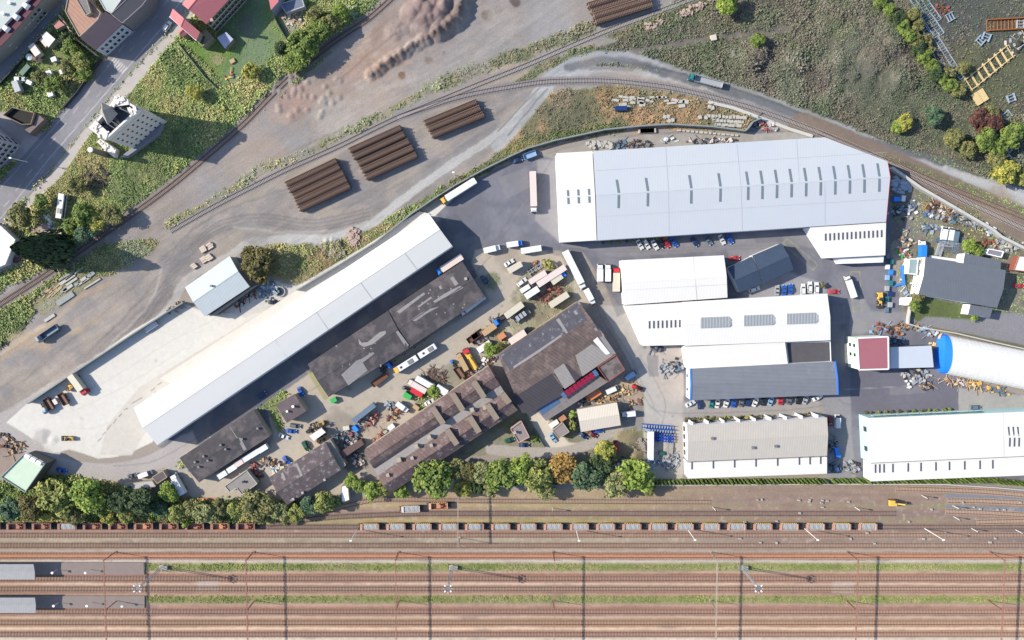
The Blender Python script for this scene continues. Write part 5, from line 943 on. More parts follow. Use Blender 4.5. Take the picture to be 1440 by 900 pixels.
# part: (name, mesh, slot, sub) ; slot 'A','B' = colour slots, or a material ; sub = list of parts
def M_(f): mb=MB(); f(mb); return mb
def wheels(xs,y,r,w=.28,nm='wheel'):
    out=[]
    for x in xs:
        for s in (-1,1):
            mb=MB().cyl((x,s*(y-w),r),(x,s*y,r),r,12); mb.cyl((x,s*y,r),(x,s*(y+.01),r),r*.55,8,1); out.append((nm,mb.mesh(nm),[RUB,MET],[]))
    return out
def carproto(kind,L,W,Hh,hood,boot,wag=False):
    x0,x1=-L/2,L/2; b=MB()
    secs=[(x0,.42,.62,.80),(x0+.12,.3,.78 if not wag else .9,.92),(x0+boot,.3,.95,1.0),(x1-hood,.3,.92,1.0),(x1-.25,.3,.72,.93),(x1,.42,.55,.78)]
    rings=[[(x,-W/2*k*.97,z0),(x,-W/2*k,z0+.25),(x,-W/2*k*.93,z1),(x,W/2*k*.93,z1),(x,W/2*k,z0+.25),(x,W/2*k*.97,z0)] for x,z0,z1,k in secs]
    o=[]; 
    for r in rings: o+=r
    f=[]
    for i in range(len(rings)-1):
        for j in range(6): a=i*6+j; c=i*6+(j+1)%6; f.append((a,c,c+6,a+6))
    f+=[(0,1,2,3,4,5)[::-1],tuple(range(30,36))]; b.add(o,[tuple(reversed(q)) for q in f],0)
    c0,c1=x0+boot*.75,x1-hood; t0,t1=(x0+boot*.75+(.35 if wag else .75)),x1-hood-.75
    g=MB(); wb,wt=W/2*.9,W/2*.72
    g.add([(c0,-wb,.9),(c1,-wb,.9),(c1,wb,.9),(c0,wb,.9),(t0,-wt,Hh-.04),(t1,-wt,Hh-.04),(t1,wt,Hh-.04),(t0,wt,Hh-.04)],[(0,1,5,4),(1,2,6,5),(2,3,7,6),(3,0,4,7),(4,5,6,7)],0)
    rf=MB(); rf.slab([(t0-.08,-wt-.02,Hh),(t1+.08,-wt-.02,Hh),(t1+.08,wt+.02,Hh),(t0-.08,wt+.02,Hh)],.07)
    for s in (-1,1):
        rf.beam((t0,s*wt,Hh-.03),(c0,s*wb,.92),.09); rf.beam((t1,s*wt,Hh-.03),(c1,s*wb,.92),.09); rf.beam(((t0+t1)/2,s*wt,Hh-.03),((c0+c1)/2,s*wb,.92),.09)
    P_=[('body',b.mesh('body'),'A',[]),('windows',g.mesh('windows'),[GLS],[]),('roof_panel',rf.mesh('roof_panel'),'A',[])]
    for s in (-1,1): P_.append(('headlight',MB().box(x1-.12,s*W*.34,.52,.2,.36,.16).mesh('headlight'),[LAMPG],[]))
    P_+=wheels((x0+.8,x1-.85),W/2-.02,.32,.2); proto(kind,P_)
carproto('car',4.3,1.76,1.45,1.25,1.0); carproto('wagon',4.6,1.8,1.52,1.2,.5,True); carproto('suv',4.7,1.9,1.75,1.15,.4,True)
def vanproto(kind,L,W,Hh):
    b=MB(); x0,x1=-L/2,L/2
    b.box(-.55,0,.35,L-1.1,W,Hh-.4,0,0,.985,.93); b.add([(x1-1.12,-W/2,.35),(x1,-W/2*.9,.35),(x1,W/2*.9,.35),(x1-1.12,W/2,.35),(x1-1.12,-W/2*.93,1.25),(x1-.1,-W/2*.86,1.0),(x1-.1,W/2*.86,1.0),(x1-1.12,W/2*.93,1.25)],[(0,1,5,4),(1,2,6,5),(2,3,7,6),(4,5,6,7)])
    g=MB(); g.add([(x1-1.1,-W*.46,1.25),(x1-.28,-W*.42,1.08),(x1-.28,W*.42,1.08),(x1-1.1,W*.46,1.25),(x1-1.1,-W*.4,Hh-.14),(x1-1.1,W*.4,Hh-.14)],[(0,1,4),(1,2,5,4),(2,3,5)])
    for s in (-1,1): g.box(x1-1.6,s*(W/2-.03),1.25,.9,.06,.5)
    P_=[('body',b.mesh('body'),'A',[]),('windscreen',g.mesh('windscreen'),[GLS],[])]+[('headlight',MB().box(x1-.05,s*W*.34,.6,.15,.34,.2).mesh('headlight'),[LAMPG],[]) for s in (-1,1)]
    proto(kind,P_+wheels((x0+1.0,x1-.95),W/2-.02,.35,.22))
vanproto('van',5.4,1.98,2.3)
def cab(b,g,xf,W,Hh,len_=2.0,sleeper=True):      # cab front at xf
    b.add([(xf-len_,-W/2,.7),(xf,-W/2,.7),(xf,W/2,.7),(xf-len_,W/2,.7),(xf-len_,-W/2*.96,Hh),(xf-.45,-W/2*.9,Hh-.1),(xf-.45,W/2*.9,Hh-.1),(xf-len_,W/2*.96,Hh),(xf,-W/2,1.6),(xf,W/2,1.6)],
        [(0,1,8,5,4),(2,3,7,6,9),(3,0,4,7),(4,5,6,7),(1,2,9,8),(8,9,6,5)])
    if sleeper: b.box(xf-len_*.62,0,Hh-.02,len_*.6,W*.82,.5,0,0,.7,.9)
    g.add([(xf-.01,-W*.44,1.66),(xf-.01,W*.44,1.66),(xf-.40,W*.41,Hh-.22),(xf-.40,-W*.41,Hh-.22)],[(0,1,2,3)]); 
    g.v=[(x+.05,y,z+.03) for x,y,z in g.v]
    for s in (-1,1): g.box(xf-.95,s*(W/2-.01),1.7,.8,.06,.6)
def lamps(x,W,z=.9): return [('headlight',MB().box(x+.02,s*W*.38,z,.1,.35,.22).mesh('headlight'),[LAMPG],[]) for s in (-1,1)]
def semiproto(kind,L,box='box',Ht=3.9):
    W=2.5; x1=L/2; x0=-L/2; b=MB();g=MB(); cab(b,g,x1,W,3.1); ch=MB(); ch.box(x1-3.2,0,.65,6,1.0,.35); ch.box(x0+3.5,0,.75,7,1.1,.35)
    t0,t1=x0,x1-2.5; Lb=t1-t0; bx=MB()
    if box=='box': bx.box((t0+t1)/2,0,1.15,Lb,2.55,Ht-1.15); tr=('cargo_box',bx.mesh('cargo_box'),'B',[('rear_door',MB().box(t0-.04,0,1.25,.08,2.4,Ht-1.4).mesh('rear_door'),'B',[]),('refrigeration_unit',MB().box(t1+.2,0,2.4,.4,1.7,1.2).mesh('refrigeration_unit'),[MET],[])])
    elif box=='tip':
        bx.box((t0+t1)/2,0,1.1,Lb,2.5,.15)
        for s in (-1,1): bx.box((t0+t1)/2,s*1.2,1.2,Lb,.1,1.4)
        bx.box(t0,0,1.2,.1,2.5,1.4); bx.box(t1,0,1.2,.1,2.5,1.6); 
        for i in range(9): 
            for s in (-1,1): bx.box(t0+.4+i*(Lb-.8)/8,s*1.27,1.15,.12,.08,1.4)
        tr=('tipper_body',bx.mesh('tipper_body'),'B',[])
    P_=[('cab',b.mesh('cab'),'A',[('windscreen',g.mesh('windscreen'),[GLS],[])]+lamps(x1,W)),('chassis',ch.mesh('chassis'),[DARK],[]),tr]
    proto(kind,P_+wheels((x1-1.2,x1-4.6,x0+1.6,x0+2.9,x0+4.2) if L>12 else (x1-1.2,x0+1.6,x0+2.9),1.25,.5,.35))
semiproto('semi',16.3); semiproto('semi_short',12.4); semiproto('tipper',14,'tip'); semiproto('tipper_short',10.4,'tip')
def boxtruck(kind,L,Hb=3.3,W=2.3,Hc=2.5):
    x1=L/2;x0=-L/2; b=MB();g=MB(); cab(b,g,x1,W*.95,Hc,1.9,False); bx=MB(); bx.box((x0+x1-2.05)/2,0,.95,L-2.05,W,Hb-.95); ch=MB().box(-.2,0,.55,L-.8,.9,.35)
    proto(kind,[('cab',b.mesh('cab'),'A',[('windscreen',g.mesh('windscreen'),[GLS],[])]+lamps(x1,W)),('chassis',ch.mesh('chassis'),[DARK],[]),('cargo_box',bx.mesh('cargo_box'),'B',[('rear_door',MB().box(x0-.03,0,1.0,.06,W-.15,Hb-1.15).mesh('rear_door'),'B',[])])]+wheels((x1-1.1,x0+1.7),W/2,.42,.3))
boxtruck('boxtruck',7.0); boxtruck('boxtruck_long',9.2,3.6,2.5,2.9); boxtruck('boxtruck_small',5.8,2.9,2.1,2.2)
def trailer(kind,L,W=2.5,Hb=3.6,z0=1.0,ax=2,ribs=0):
    bx=MB().box(0,0,z0,L,W,Hb-z0)
    for i in range(ribs): 
        for s in (-1,1): bx.box(-L/2+.3+i*(L-.6)/(ribs-1),s*(W/2+.03),z0+.1,.14,.06,Hb-z0-.2)
    proto(kind,[('cargo_box',bx.mesh('cargo_box'),'B',[('rear_door',MB().box(-L/2-.03,0,z0+.1,.06,W-.15,Hb-z0-.2).mesh('rear_door'),'B',[])]),('chassis',MB().box(0,0,.6,L-.3,1.0,.38).mesh('chassis'),[DARK],[])]+wheels([-L/2+1.3+i*1.2 for i in range(ax)],W/2,.45,.3)+([] if L<5 else [('support_leg',MB().box(L/2-1.8,s*.8,0,.15,.15,.7).mesh('support_leg'),[MET],[]) for s in (-1,1)]))
trailer('trailer_long',13.2); trailer('trailer_mid',8.6); trailer('trailer_short',6.2); trailer('trailer_small',4.0,2.2,2.7,.6,1)
def containerp(kind,L,W=2.4,Hh=2.5):
    b=MB().box(0,0,.12,L,W,Hh-.12); 
    for i in range(int(L/.45)): 
        for s in (-1,1): b.box(-L/2+.3+i*.45,s*(W/2+.02),.25,.2,.05,Hh-.45)
    fr=MB(); 
    for s in (-1,1):
        for t in (-1,1): fr.box(s*(L/2-.08),t*(W/2-.08),0,.2,.2,Hh+.02)
    proto(kind,[('shell',b.mesh('shell'),'B',[]),('corner_frame',fr.mesh('corner_frame'),'B',[]),('door',MB().box(-L/2-.04,0,.25,.06,W-.3,Hh-.4).mesh('door'),'B',[])])
containerp('container',6.1); containerp('container_small',3.2,2.2,2.1); containerp('cabin',7.5,2.5,2.7)
def flatbed(kind,L,rail=.5,W=2.4):
    b=MB().box(0,0,1.0,L,W,.15); 
    for s in (-1,1): b.box(0,s*(W/2-.04),1.1,L,.06,rail)
    for s in (-1,1): b.box(s*(L/2-.04),0,1.1,.06,W,rail)
    proto(kind,[('deck',b.mesh('deck'),'B',[]),('chassis',MB().box(0,0,.6,L,.9,.4).mesh('chassis'),[DARK],[])]+wheels((-L/2+1.2,-L/2+2.3,L/2-1.2),W/2,.42,.3))
flatbed('flatbed',7.5); flatbed('flatbed_short',5.2,.9); flatbed('flatbed_long',12)
def skel():
    b=MB(); 
    for s in (-1,1): b.box(0,s*.55,.85,9,.18,.3)
    for i in range(7): b.box(-4.2+i*1.4,0,.9,.16,2.3,.14)
    proto('chassis_trailer',[('frame',b.mesh('frame'),'B',[])]+wheels((-3.4,-2.1,3.2),1.2,.45,.35))
skel()
def tractor_unit():
    b=MB();g=MB(); cab(b,g,2.9,2.45,3.0); proto('tractor_unit',[('cab',b.mesh('cab'),'A',[('windscreen',g.mesh('windscreen'),[GLS],[])]+lamps(2.9,2.4)),('chassis',MB().box(-1.0,0,.7,4,.95,.35).box(-1.8,0,1.05,1.1,1.1,.18).mesh('chassis'),[DARK],[])]+wheels((1.7,-1.2,-2.3),1.22,.5,.35))
tractor_unit()
def crane():
    b=MB();g=MB(); cab(b,g,4.2,2.45,2.8,1.8,False); bm=MB().beam((1.2,0,2.2),(-4.6,0,2.5),.8,.6).box(.9,0,1.2,1.4,1.7,1.1); hk=MB().beam((-4.4,0,2.4),(-4.6,0,1.0),.2); dk=MB().box(-1,0,.95,6.6,2.3,.25)
    proto('crane_truck',[('cab',b.mesh('cab'),'A',[('windscreen',g.mesh('windscreen'),[GLS],[])]+lamps(4.2,2.4)),('deck',dk.mesh('deck'),'B',[]),('boom',bm.mesh('boom'),'B',[('hook_arm',hk.mesh('hook_arm'),[DARK],[])])]+wheels((2.9,-1.8,-3.1),1.2,.5,.35))
crane()
def busp(kind,secs,W=2.5,Hh=3.1):
    L=sum(secs)+.8*(len(secs)-1); x=L/2; P_=[]; wx=[]
    for i,l in enumerate(secs):
        c=x-l/2; P_.append(('body' if i==0 else 'rear_body',MB().box(c,0,.4,l,W,Hh-.4,0,0,.99,.93).mesh('body'),'A' if i==0 else 'B',[('window_band',MB().box(c,0,1.4,l*.94,W*1.0+.02,.95,0,0,1,.955).mesh('window_band'),[GLS],[]),('air_conditioner',MB().box(c-l*.2,0,Hh-.02,2.2,1.5,.28).mesh('air_conditioner'),[MET],[]),('roof_hatch',MB().box(c+l*.22,0,Hh,.8,.8,.12).mesh('roof_hatch'),[DARK],[])])); wx.append(c-l*.28)
        if i==0: wx.append(c+l*.3)
        x-=l+.8
        if i<len(secs)-1: P_.append(('bellows',MB().box(x+.4,0,.6,.9,W*.88,Hh-.8).mesh('bellows'),[RUB],[]))
    P_.append(('destination_cap',MB().box(L/2-.7,0,Hh-.03,1.5,W*.9,.16).mesh('destination_cap'),'C',[])); proto(kind,P_+wheels(wx,W/2,.48,.3))
busp('bus',[10.4]); busp('articulated_bus',[10.2,7.6])
def forklift():
    b=MB().box(-.3,0,.35,2.0,1.2,.7).box(-1.0,0,.9,.6,1.1,.35); m=MB(); 
    for s in (-1,1): m.box(.85,s*.35,.1,.12,.12,2.2); m.box(1.45,s*.3,.08,1.1,.14,.06)
    r=MB().box(-.2,0,2.1,1.3,1.1,.08)
    for s in (-1,1):
        for x in (-.8,.4): r.box(x,s*.5,1.0,.07,.07,1.15)
    proto('forklift',[('body',b.mesh('body'),'A',[]),('mast',m.mesh('mast'),[DARK],[]),('overhead_guard',r.mesh('overhead_guard'),[DARK],[])]+wheels((-.9,.6),.62,.3,.22))
forklift()
def loader():
    b=MB().box(-1.2,0,.8,2.8,1.9,1.2,0,0,.9).box(1.2,0,.8,1.6,1.3,.6); c=MB().box(.1,0,1.9,1.3,1.4,1.3,0,0,.85); a=MB(); 
    for s in (-1,1): a.beam((1.2,s*.6,1.3),(3.0,s*.7,.7),.22)
    k=MB().box(3.3,0,.25,.9,2.5,.9,0,0,1.2,1.0)
    proto('wheel_loader',[('body',b.mesh('body'),'A',[]),('cab',c.mesh('cab'),[GLS],[]),('lift_arm',a.mesh('lift_arm'),'A',[]),('bucket',k.mesh('bucket'),[DARK],[])]+wheels((-1.4,1.5),1.15,.75,.5))
loader()
def excav():
    b=MB().box(-.6,0,1.1,3.0,2.4,1.3,0,0,.92); c=MB().box(.6,.7,1.2,1.4,1.0,1.7,0,0,.9); t=MB(); 
    for s in (-1,1): t.box(0,s*1.0,0,3.6,.5,.9)
    a=MB().beam((.8,-.2,1.8),(3.6,-.2,3.2),.45).beam((3.6,-.2,3.2),(5.2,-.2,1.4),.35); k=MB().box(5.3,-.2,.5,.8,.9,.9,0,0,1.2)
    proto('excavator',[('body',b.mesh('body'),'A',[]),('cab',c.mesh('cab'),[GLS],[]),('undercarriage',t.mesh('undercarriage'),[DARK],[]),('boom',a.mesh('boom'),'A',[('bucket',k.mesh('bucket'),[DARK],[])])])
excav()
def place(kind,name,u,v,ang,label,cat,A=None,B=None,Cc=None,group=None,zc=1.2,sc_=1.0,z=0):
    p=P(u,v,zc); r=thing(name,label,cat,(p.x,p.y,z),R(ang),group); 
    if sc_!=1: r.scale=(sc_,)*3
    sl={'A':A,'B':B or A,'C':Cc or A}
    def rec(parts,par):
        for nm,me,s,sub in parts:
            o=bpy.data.objects.new(nm,me); C.objects.link(o); o.parent=par
            ms=s if isinstance(s,list) else [sl[s]]
            if not me.materials:
                for m in ms: me.materials.append(m)
            else:
                for i,m in enumerate(ms):
                    if me.materials[i] is not m: o.material_slots[i].link='OBJECT'; o.material_slots[i].material=m
            rec(sub,o)
    rec(PR[kind],r); return r
PC={'white':paint('white',235,237,240,.35,.6),'silver':paint('silver',175,180,188,.3,.6),'grey':paint('grey',110,115,122,.35,.6),'black':paint('black',32,36,44,.3,.7),'blue':paint('blue',30,85,175,.35,.8),'navy':paint('navy',32,58,110,.35,.7),'red':paint('red',185,45,55,.4,.8),'dred':paint('dark_red',125,42,50,.4,.7),
 'green':paint('green',60,170,85,.45,.7),'teal':paint('teal',40,120,125,.4,.7),'lblue':paint('light_blue',150,185,220,.4,.6),'yellow':paint('yellow',225,180,80,.45,.7),'orange':paint('orange',212,140,96,.55,.6),'cream':paint('cream',222,214,196,.5,.55),'tan':paint('tan',190,160,120,.6,.6),'brown':paint('brown',130,95,80,.7,.6),'pinkw':paint('pink_white',232,215,210,.5,.58),'cabblue':paint('cab_blue',45,125,220,.4,.8),'dgreen':paint('dark_green',40,95,80,.4,.6),'greyb':paint('grey_blue',105,125,145,.5,.6),'mred':paint('faded_red',165,88,80,.7,.6),'mblue':paint('faded_blue',88,118,160,.6,.6),'mor':paint('faded_orange',196,150,112,.7,.55),'rust':RUST,'steel':MET}
X=PC
def car(u,v,a,c,label,kind='car',name=None): return place(kind,'parked_car' if not name else name,u,v,a,label,'car',X[c],zc=.8)
for q in [(58,20,48,'red','red car nearest the top end of the side street row'),(45,35.5,48,'red','second red car in the side street row, below the topmost red car'),(31,52,48,'white','white and light blue car in the side street row'),(17,68,48,'dred','dark red car at the lower end of the side street row'),
 (235,37,55,'white','white car parked at the kerb below the red roofed cross wing','wagon'),(16,202,-50,'teal','teal car on the ramp beside the apartment block'),(27,111,0,'white','white car on the garden lawn with red trim'),(727,225,18,'navy','dark car against the long fence north-west of the huge hall'),
 (384,425,0,'black','black car alone on the pale concrete near the long warehouse'),(716,369.5,32,'white','white car beside the tan tarpaulin trailer'),(734,396.5,38,'white','white and blue car at the west edge of the truck yard','wagon'),(681.5,394,-50,'navy','dark blue car in shade behind the black felt-roofed shed'),
 (367.5,556,32,'navy','dark blue car parked in the long warehouse shadow'),(423,551,-62,'blue','blue car north-east of the small black-roofed house'),(415,599,-8,'grey','dark grey car beside the blue car in the old works yard','wagon'),(409.5,606.5,-6,'blue','bright blue car between the dark grey and the white car'),
 (399,613.5,-22,'white','white car below the bright blue car in the old works yard'),(430,627.5,-62,'dgreen','dark green van-like car north of the mottled brown shed','suv'),(403,647.5,-45,'blue','blue car against the mottled brown shed'),(86,661.5,-14,'blue','bright blue car beside the green-roofed villa'),(186,669,12,'grey','dark grey car behind the white van on the ring road'),
 (716.7,618.5,22,'dgreen','dark green car beside the pink-rimmed house'),(737,626,0,'navy','dark blue car on the access lane below the pink-rimmed house'),(777.5,615.5,-60,'lblue','light blue car on the pale concrete drive'),(820,612.5,-35,'navy','navy car at the south-west corner of the cream gabled shed'),(833,611,-30,'dred','dark red car between navy and blue cars by the cream shed'),(841.5,606,0,'blue','blue car half under the eave of the cream gabled shed'),(810,594.5,-80,'black','black car in the bushes left of the cream gabled shed'),
 (900,344,-60,'white','white car first from the left below the huge white hall'),(909,343,-60,'white','white car second from the left below the huge white hall','wagon'),(921,344.5,-58,'white','white car with green stripe, third from the left below the huge hall'),(930,342,-58,'black','black car fourth from the left below the huge white hall'),(937.5,341.5,-60,'red','red car parked in the row below the huge white hall'),(948,340.5,-58,'blue','blue car beside the red car below the huge hall'),
 (977,340,-55,'navy','dark blue car standing alone below the huge white hall'),(996,338,-52,'greyb','grey-teal car below the huge white hall'),(1015.5,337,-62,'white','white car left of the blue car near the navy garage'),(1026,336,-58,'blue','blue car right of the white car near the navy garage'),
 (1033,363,5,'red','red car tucked behind the navy garage'),(1061,407,18,'white','white and grey car below the navy garage','wagon'),(1093,408,88,'silver','silver car left of two blue cars below the navy garage'),(1103,408,88,'blue','left of the two bright blue cars below the navy garage'),(1112,406.5,86,'blue','right of the two bright blue cars below the navy garage'),(1129.5,407,90,'white','left of the three white cars near the yellow marking','wagon'),(1139,404,90,'white','middle of the three white cars near the yellow marking','wagon'),(1148.5,405,90,'white','right of the three white cars near the yellow marking','wagon'),(1173,410,0,'red','red car between the white warehouse and the white lorry'),
 (971,567.5,28,'white','white car at the west corner of the grey-roofed hall'),(984,568.5,95,'navy','round dark blue car at the west end of the row under the grey hall'),(1001,567,80,'teal','teal car in the row under the grey-roofed hall'),(1009,566.5,82,'white','white car right of the teal car under the grey hall'),(1022,566,72,'white','white car left of the bright blue car under the grey hall'),(1032,566,82,'blue','bright blue car in the row under the grey hall'),(1043,565,75,'grey','grey car between two blue cars under the grey hall'),(1052.5,564.5,85,'navy','dark blue car in the middle of the row under the grey hall'),(1062.5,565,68,'white','white car in the middle of the row under the grey hall'),(1074,563.5,80,'black','dark car right of the middle white car under the grey hall'),(1084,563.5,72,'lblue','light blue car under the grey hall'),(1098,562.5,85,'red','red car in the row under the grey-roofed hall'),(1110.5,562,75,'grey','grey car right of the red car under the grey hall'),(1123.5,561.5,80,'black','black car near the east end of the row under the grey hall'),(1133,561.5,72,'silver','grey-blue car at the east end of the row under the grey hall'),(1150,559,30,'white','white car at the east corner of the grey-roofed hall'),
 (1168,592,90,'dred','dark red car in the shade east of the tan-roofed hall'),(1372.5,573,0,'greyb','blue-grey car north of the brilliant white hall','wagon'),(1380,328,80,'cream','x'),(1433,402,0,'red','red and white car at the right edge behind the slate grey hall'),(604,565.5,30,'white','dismantled white car at the edge of the brown factory'),(25,365,20,'dred','red car behind the white depot')]:
    if q[4]!='x': car(*q)
def van(u,v,a,c,label,kind='van',name='delivery_van',cat='van',B=None): return place(kind,name,u,v,a,label,cat,X[c],X[B] if B else None,zc=1.3)
van(204,667,20,'white','white delivery van on the verge of the ring road'); van(861,548,24,'white','white delivery van south of the stained flat roof block'); van(887.5,527.5,34,'lblue','pale blue pickup van in the shadow of the brown works hall'); van(1178,592.5,90,'white','white van parked east of the tan-roofed hall')
van(740,405,33,'white','white van just below the white and blue car'); van(883,581.7,186,'white','white pickup with dark cab east of the cream gabled shed','boxtruck_small','pickup_truck','truck',None)
for i,(u,v,c,l) in enumerate([(1328,328,'white','white van, left of three vans parked in the east works yard'),(1337,329,'white','white van in the middle of three in the east works yard'),(1344,331,'greyb','grey-blue van, right of three vans in the east works yard')]): van(u,v,82,c,l)
van(745,218,20,'lblue','light blue pickup loaded with debris beside the long fence','flatbed_short','pickup_truck','truck')
def trk(kind,u,v,a,A,B,label,name='lorry',cat='lorry',zc=2.4,C_=None,s=1.0): return place(kind,name,u,v,a,label,cat,X[A],X[B],X[C_] if C_ else None,zc=zc,sc_=s)
trk('semi',644.5,269,212,'yellow','white','articulated lorry with a yellow cab and white trailer at the fence'); trk('semi',750,270.5,-88,'white','pinkw','articulated lorry with a pale pink trailer west of the huge white hall')
trk('semi_short',632,372.5,213,'cabblue','pinkw','articulated lorry with bright blue cab beside the black felt-roofed shed',s=1.0); trk('semi_short',664,429,217,'white','white','white articulated lorry at the south-east corner of the black shed',s=.98)
trk('semi',808,380,-63,'white','white','long white articulated lorry standing diagonally across the truck yard entrance',s=1.05); trk('boxtruck',829.5,417.5,-62,'white','white','white box lorry directly behind the long diagonal lorry')
trk('boxtruck',692.5,350,13,'white','white','white box lorry with dark windscreen at the top left of the truck yard'); trk('boxtruck',724,343,8,'cabblue','white','box lorry with blue cab front beside the asphalt drive',s=.95)
trk('trailer_mid',747,351,9,'white','white','white box trailer at the top of the truck yard','trailer','trailer',s=.95); trk('trailer_short',724,376,30,'cream','cream','tan tarpaulin-covered trailer beside a white car','trailer','trailer')
trk('chassis_trailer',755.5,375.5,34,'silver','silver','bare grey chassis trailer beside the yellow bush','chassis_trailer','trailer',zc=1); trk('trailer_mid',756,390,32,'pinkw','pinkw','pale grey box trailer left of the longest parked trailer','trailer','trailer',s=.9)
trk('trailer_long',775.5,388,33,'pinkw','pinkw','longest parked box trailer in the truck yard','trailer','trailer'); trk('trailer_short',748,411.5,33,'white','white','bright white box trailer left of the red scrap frames','trailer','trailer'); trk('boxtruck',786,390.5,36,'cabblue','cream','lorry with bright blue cab and cream body in the truck yard')
trk('trailer_mid',786,421.5,33,'white','cream','pale trailer with loose cargo above the works hall roof','trailer','trailer'); trk('trailer_mid',723,436,36,'cream','cream','mottled cream trailer next to the blue tractor unit','trailer','trailer'); trk('tractor_unit',703,450,215,'cabblue','cabblue','bright blue tractor unit without a trailer','tractor_unit','lorry',zc=1.5)
trk('flatbed',734,444,36,'grey','steel','flatbed trailer loaded with three white crates','flatbed_trailer','trailer',zc=1.2); trk('boxtruck_long',731,472,33,'black','pinkw','box lorry with a dark cab at the north edge of the works hall',s=1.05)
for k in range(3): p=P(728+k*4.6,447.5-k*3.2,2); t=thing('crate',['lowest left white crate on the flatbed trailer','middle white crate on the flatbed trailer','upper right white crate on the flatbed trailer'][k],'crate',(p.x,p.y,1.15),R(36),'white crates on the flatbed'); MB().box(0,0,0,1.1,2.0,1.3).obj('panel',PC['white'],t); MB().box(0,0,1.3,1.2,2.1,.08).obj('lid',PC['silver'],t)
trk('container',681,487.5,34,'white','white','white container beside the bright green tree','container','container',zc=2.2); trk('container_small',705.5,473,35,'orange','orange','small orange and white container by the shrub','container','container',zc=2); trk('container',688,463.5,35,'tan','tan','tan covered container south-west of the blue tractor unit','container','container',zc=2.2)
trk('flatbed_short',671,470,35,'brown','brown','rusty brown flatbed trailer beside the tan container','flatbed_trailer','trailer',zc=1.2); trk('flatbed_short',665,475,35,'rust','rust','second rusty flatbed trailer, nearest the open yard','flatbed_trailer','trailer',zc=1.2)
trk('articulated_bus',584,504,212,'white','white','long white articulated bus with a yellow front beside the black shed','articulated_bus','bus',zc=2.6,C_='yellow',s=1.05)
trk('tractor_unit',543,516.5,35,'cabblue','cabblue','blue tractor cab in the shade between black shed and bus','tractor_unit','lorry',zc=1.5); trk('flatbed',534,534,37,'silver','rust','open rusty trailer with pale rails below the black shed','flatbed_trailer','trailer',zc=1.2); trk('container_small',469,563,25,'green','green','green and white compact skip by the corner of the black shed','container','container',zc=1.5,s=.8)
trk('trailer_mid',598,538,-30,'white','white','white trailer, right of two parallel trailers near the brushwood pile','trailer','trailer',s=.95); trk('boxtruck_long',586.5,543,150,'pinkw','pinkw','pale pink lorry parallel to the white trailer near the brushwood pile',s=.92); trk('container',586,552,-30,'red','red','bright red container beside the pale pink lorry','container','container',zc=2,s=.85); trk('container_small',573,557,-32,'green','green','small bright green container','container','container',zc=1.8); trk('tractor_unit',571,547.5,150,'greyb','greyb','grey-blue truck cab next to the red container','tractor_unit','lorry',zc=1.5,s=.6)
trk('trailer_small',621.5,548,-32,'white','white','small white trailer at the edge of the brown factory','trailer','trailer',zc=1.8,s=1.25); trk('boxtruck_small',566,573,-38,'white','white','white box truck above the brown factory roof',s=1.0); trk('container_small',585,573,-38,'tan','tan','small olive-tan skip beside the brown factory roof','container','container',zc=1.5,s=.8)
trk('boxtruck_long',650,509,118,'tan','tan','tan lorry with a sand-coloured body in the old works yard',s=.85); trk('tractor_unit',637,511.5,125,'cabblue','cabblue','blue truck cab left of the tan lorry','tractor_unit','lorry',zc=1.5,s=.55); trk('flatbed_short',645.5,524,-55,'brown','brown','open brown trailer behind the small blue cab','flatbed_trailer','trailer',zc=1.2); trk('crane_truck',661,504,118,'red','yellow','crane truck with a red cab and yellow boom','crane_truck','crane truck',zc=1.6,s=1.1)
trk('container_small',680,505.5,60,'white','white','small white box beside scrap near the works hall corner','container','container',zc=1.5,s=.6); trk('trailer_long',512,580.5,38,'greyb','greyb','long slim dark grey container trailer among scrap','trailer','trailer',s=.85)
trk('container_small',550,601,38,'white','white','square white box on the edge of the brown factory roof','container','container',zc=2,s=.85); trk('forklift',453,595.5,20,'yellow','yellow','yellow forklift beside the small white roofed shelter','forklift','forklift',zc=1,s=1.3); trk('container_small',499.5,603,-50,'cabblue','cabblue','vivid blue tank box among scrap','container','container',zc=1.5,s=.8); trk('container_small',486.7,602,10,'cream','cream','white and cream box left of the vivid blue tank box','container','container',zc=1.5,s=.8)
trk('boxtruck_long',250,681,118,'white','white','white lorry parked beside the black flat-roofed bungalow',s=1.0); 
for i,(x,y) in enumerate(((313.5,667),(326.5,658.5),(337.5,650.3),(347.5,643.8),(358.8,637),(370.5,630.3))):
    o=['westernmost','second from the west','third from the west','fourth from the west','fifth from the west','easternmost'][i]; trk('trailer_small',x,y,32,'white' if i!=2 else 'pinkw','white' if i!=2 else 'pinkw','small white box trailer, '+o+' of six beside the black bungalow','trailer','trailer',zc=1.8)
trk('tipper_short',67.5,469,213,'silver','greyb','grey-blue tipper lorry on the dirt road at the left edge','tipper_lorry','lorry',zc=1.5,s=1.0); trk('boxtruck_long',110.5,541,-55,'red','cream','box lorry with a red cab on the pale concrete yard',s=1.05)
trk('forklift',99,544,40,'yellow','yellow','yellow forklift next to the red-cabbed lorry','forklift','forklift',zc=1,s=1.5); trk('tractor_unit',62,574,-60,'lblue','lblue','light blue truck cab at the end of the row of trailers','tractor_unit','lorry',zc=1.5,s=.8); trk('flatbed_short',69,568,-60,'brown','brown','brown open trailer next to the light blue cab','flatbed_trailer','trailer',zc=1.2); trk('container_small',77,565,-60,'pinkw','pinkw','pale small container between two open trailers','container','container',zc=1.5,s=.7); trk('flatbed_short',89.5,561,-60,'grey','brown','dark open trailer at the east end of the trailer row','flatbed_trailer','trailer',zc=1.2)
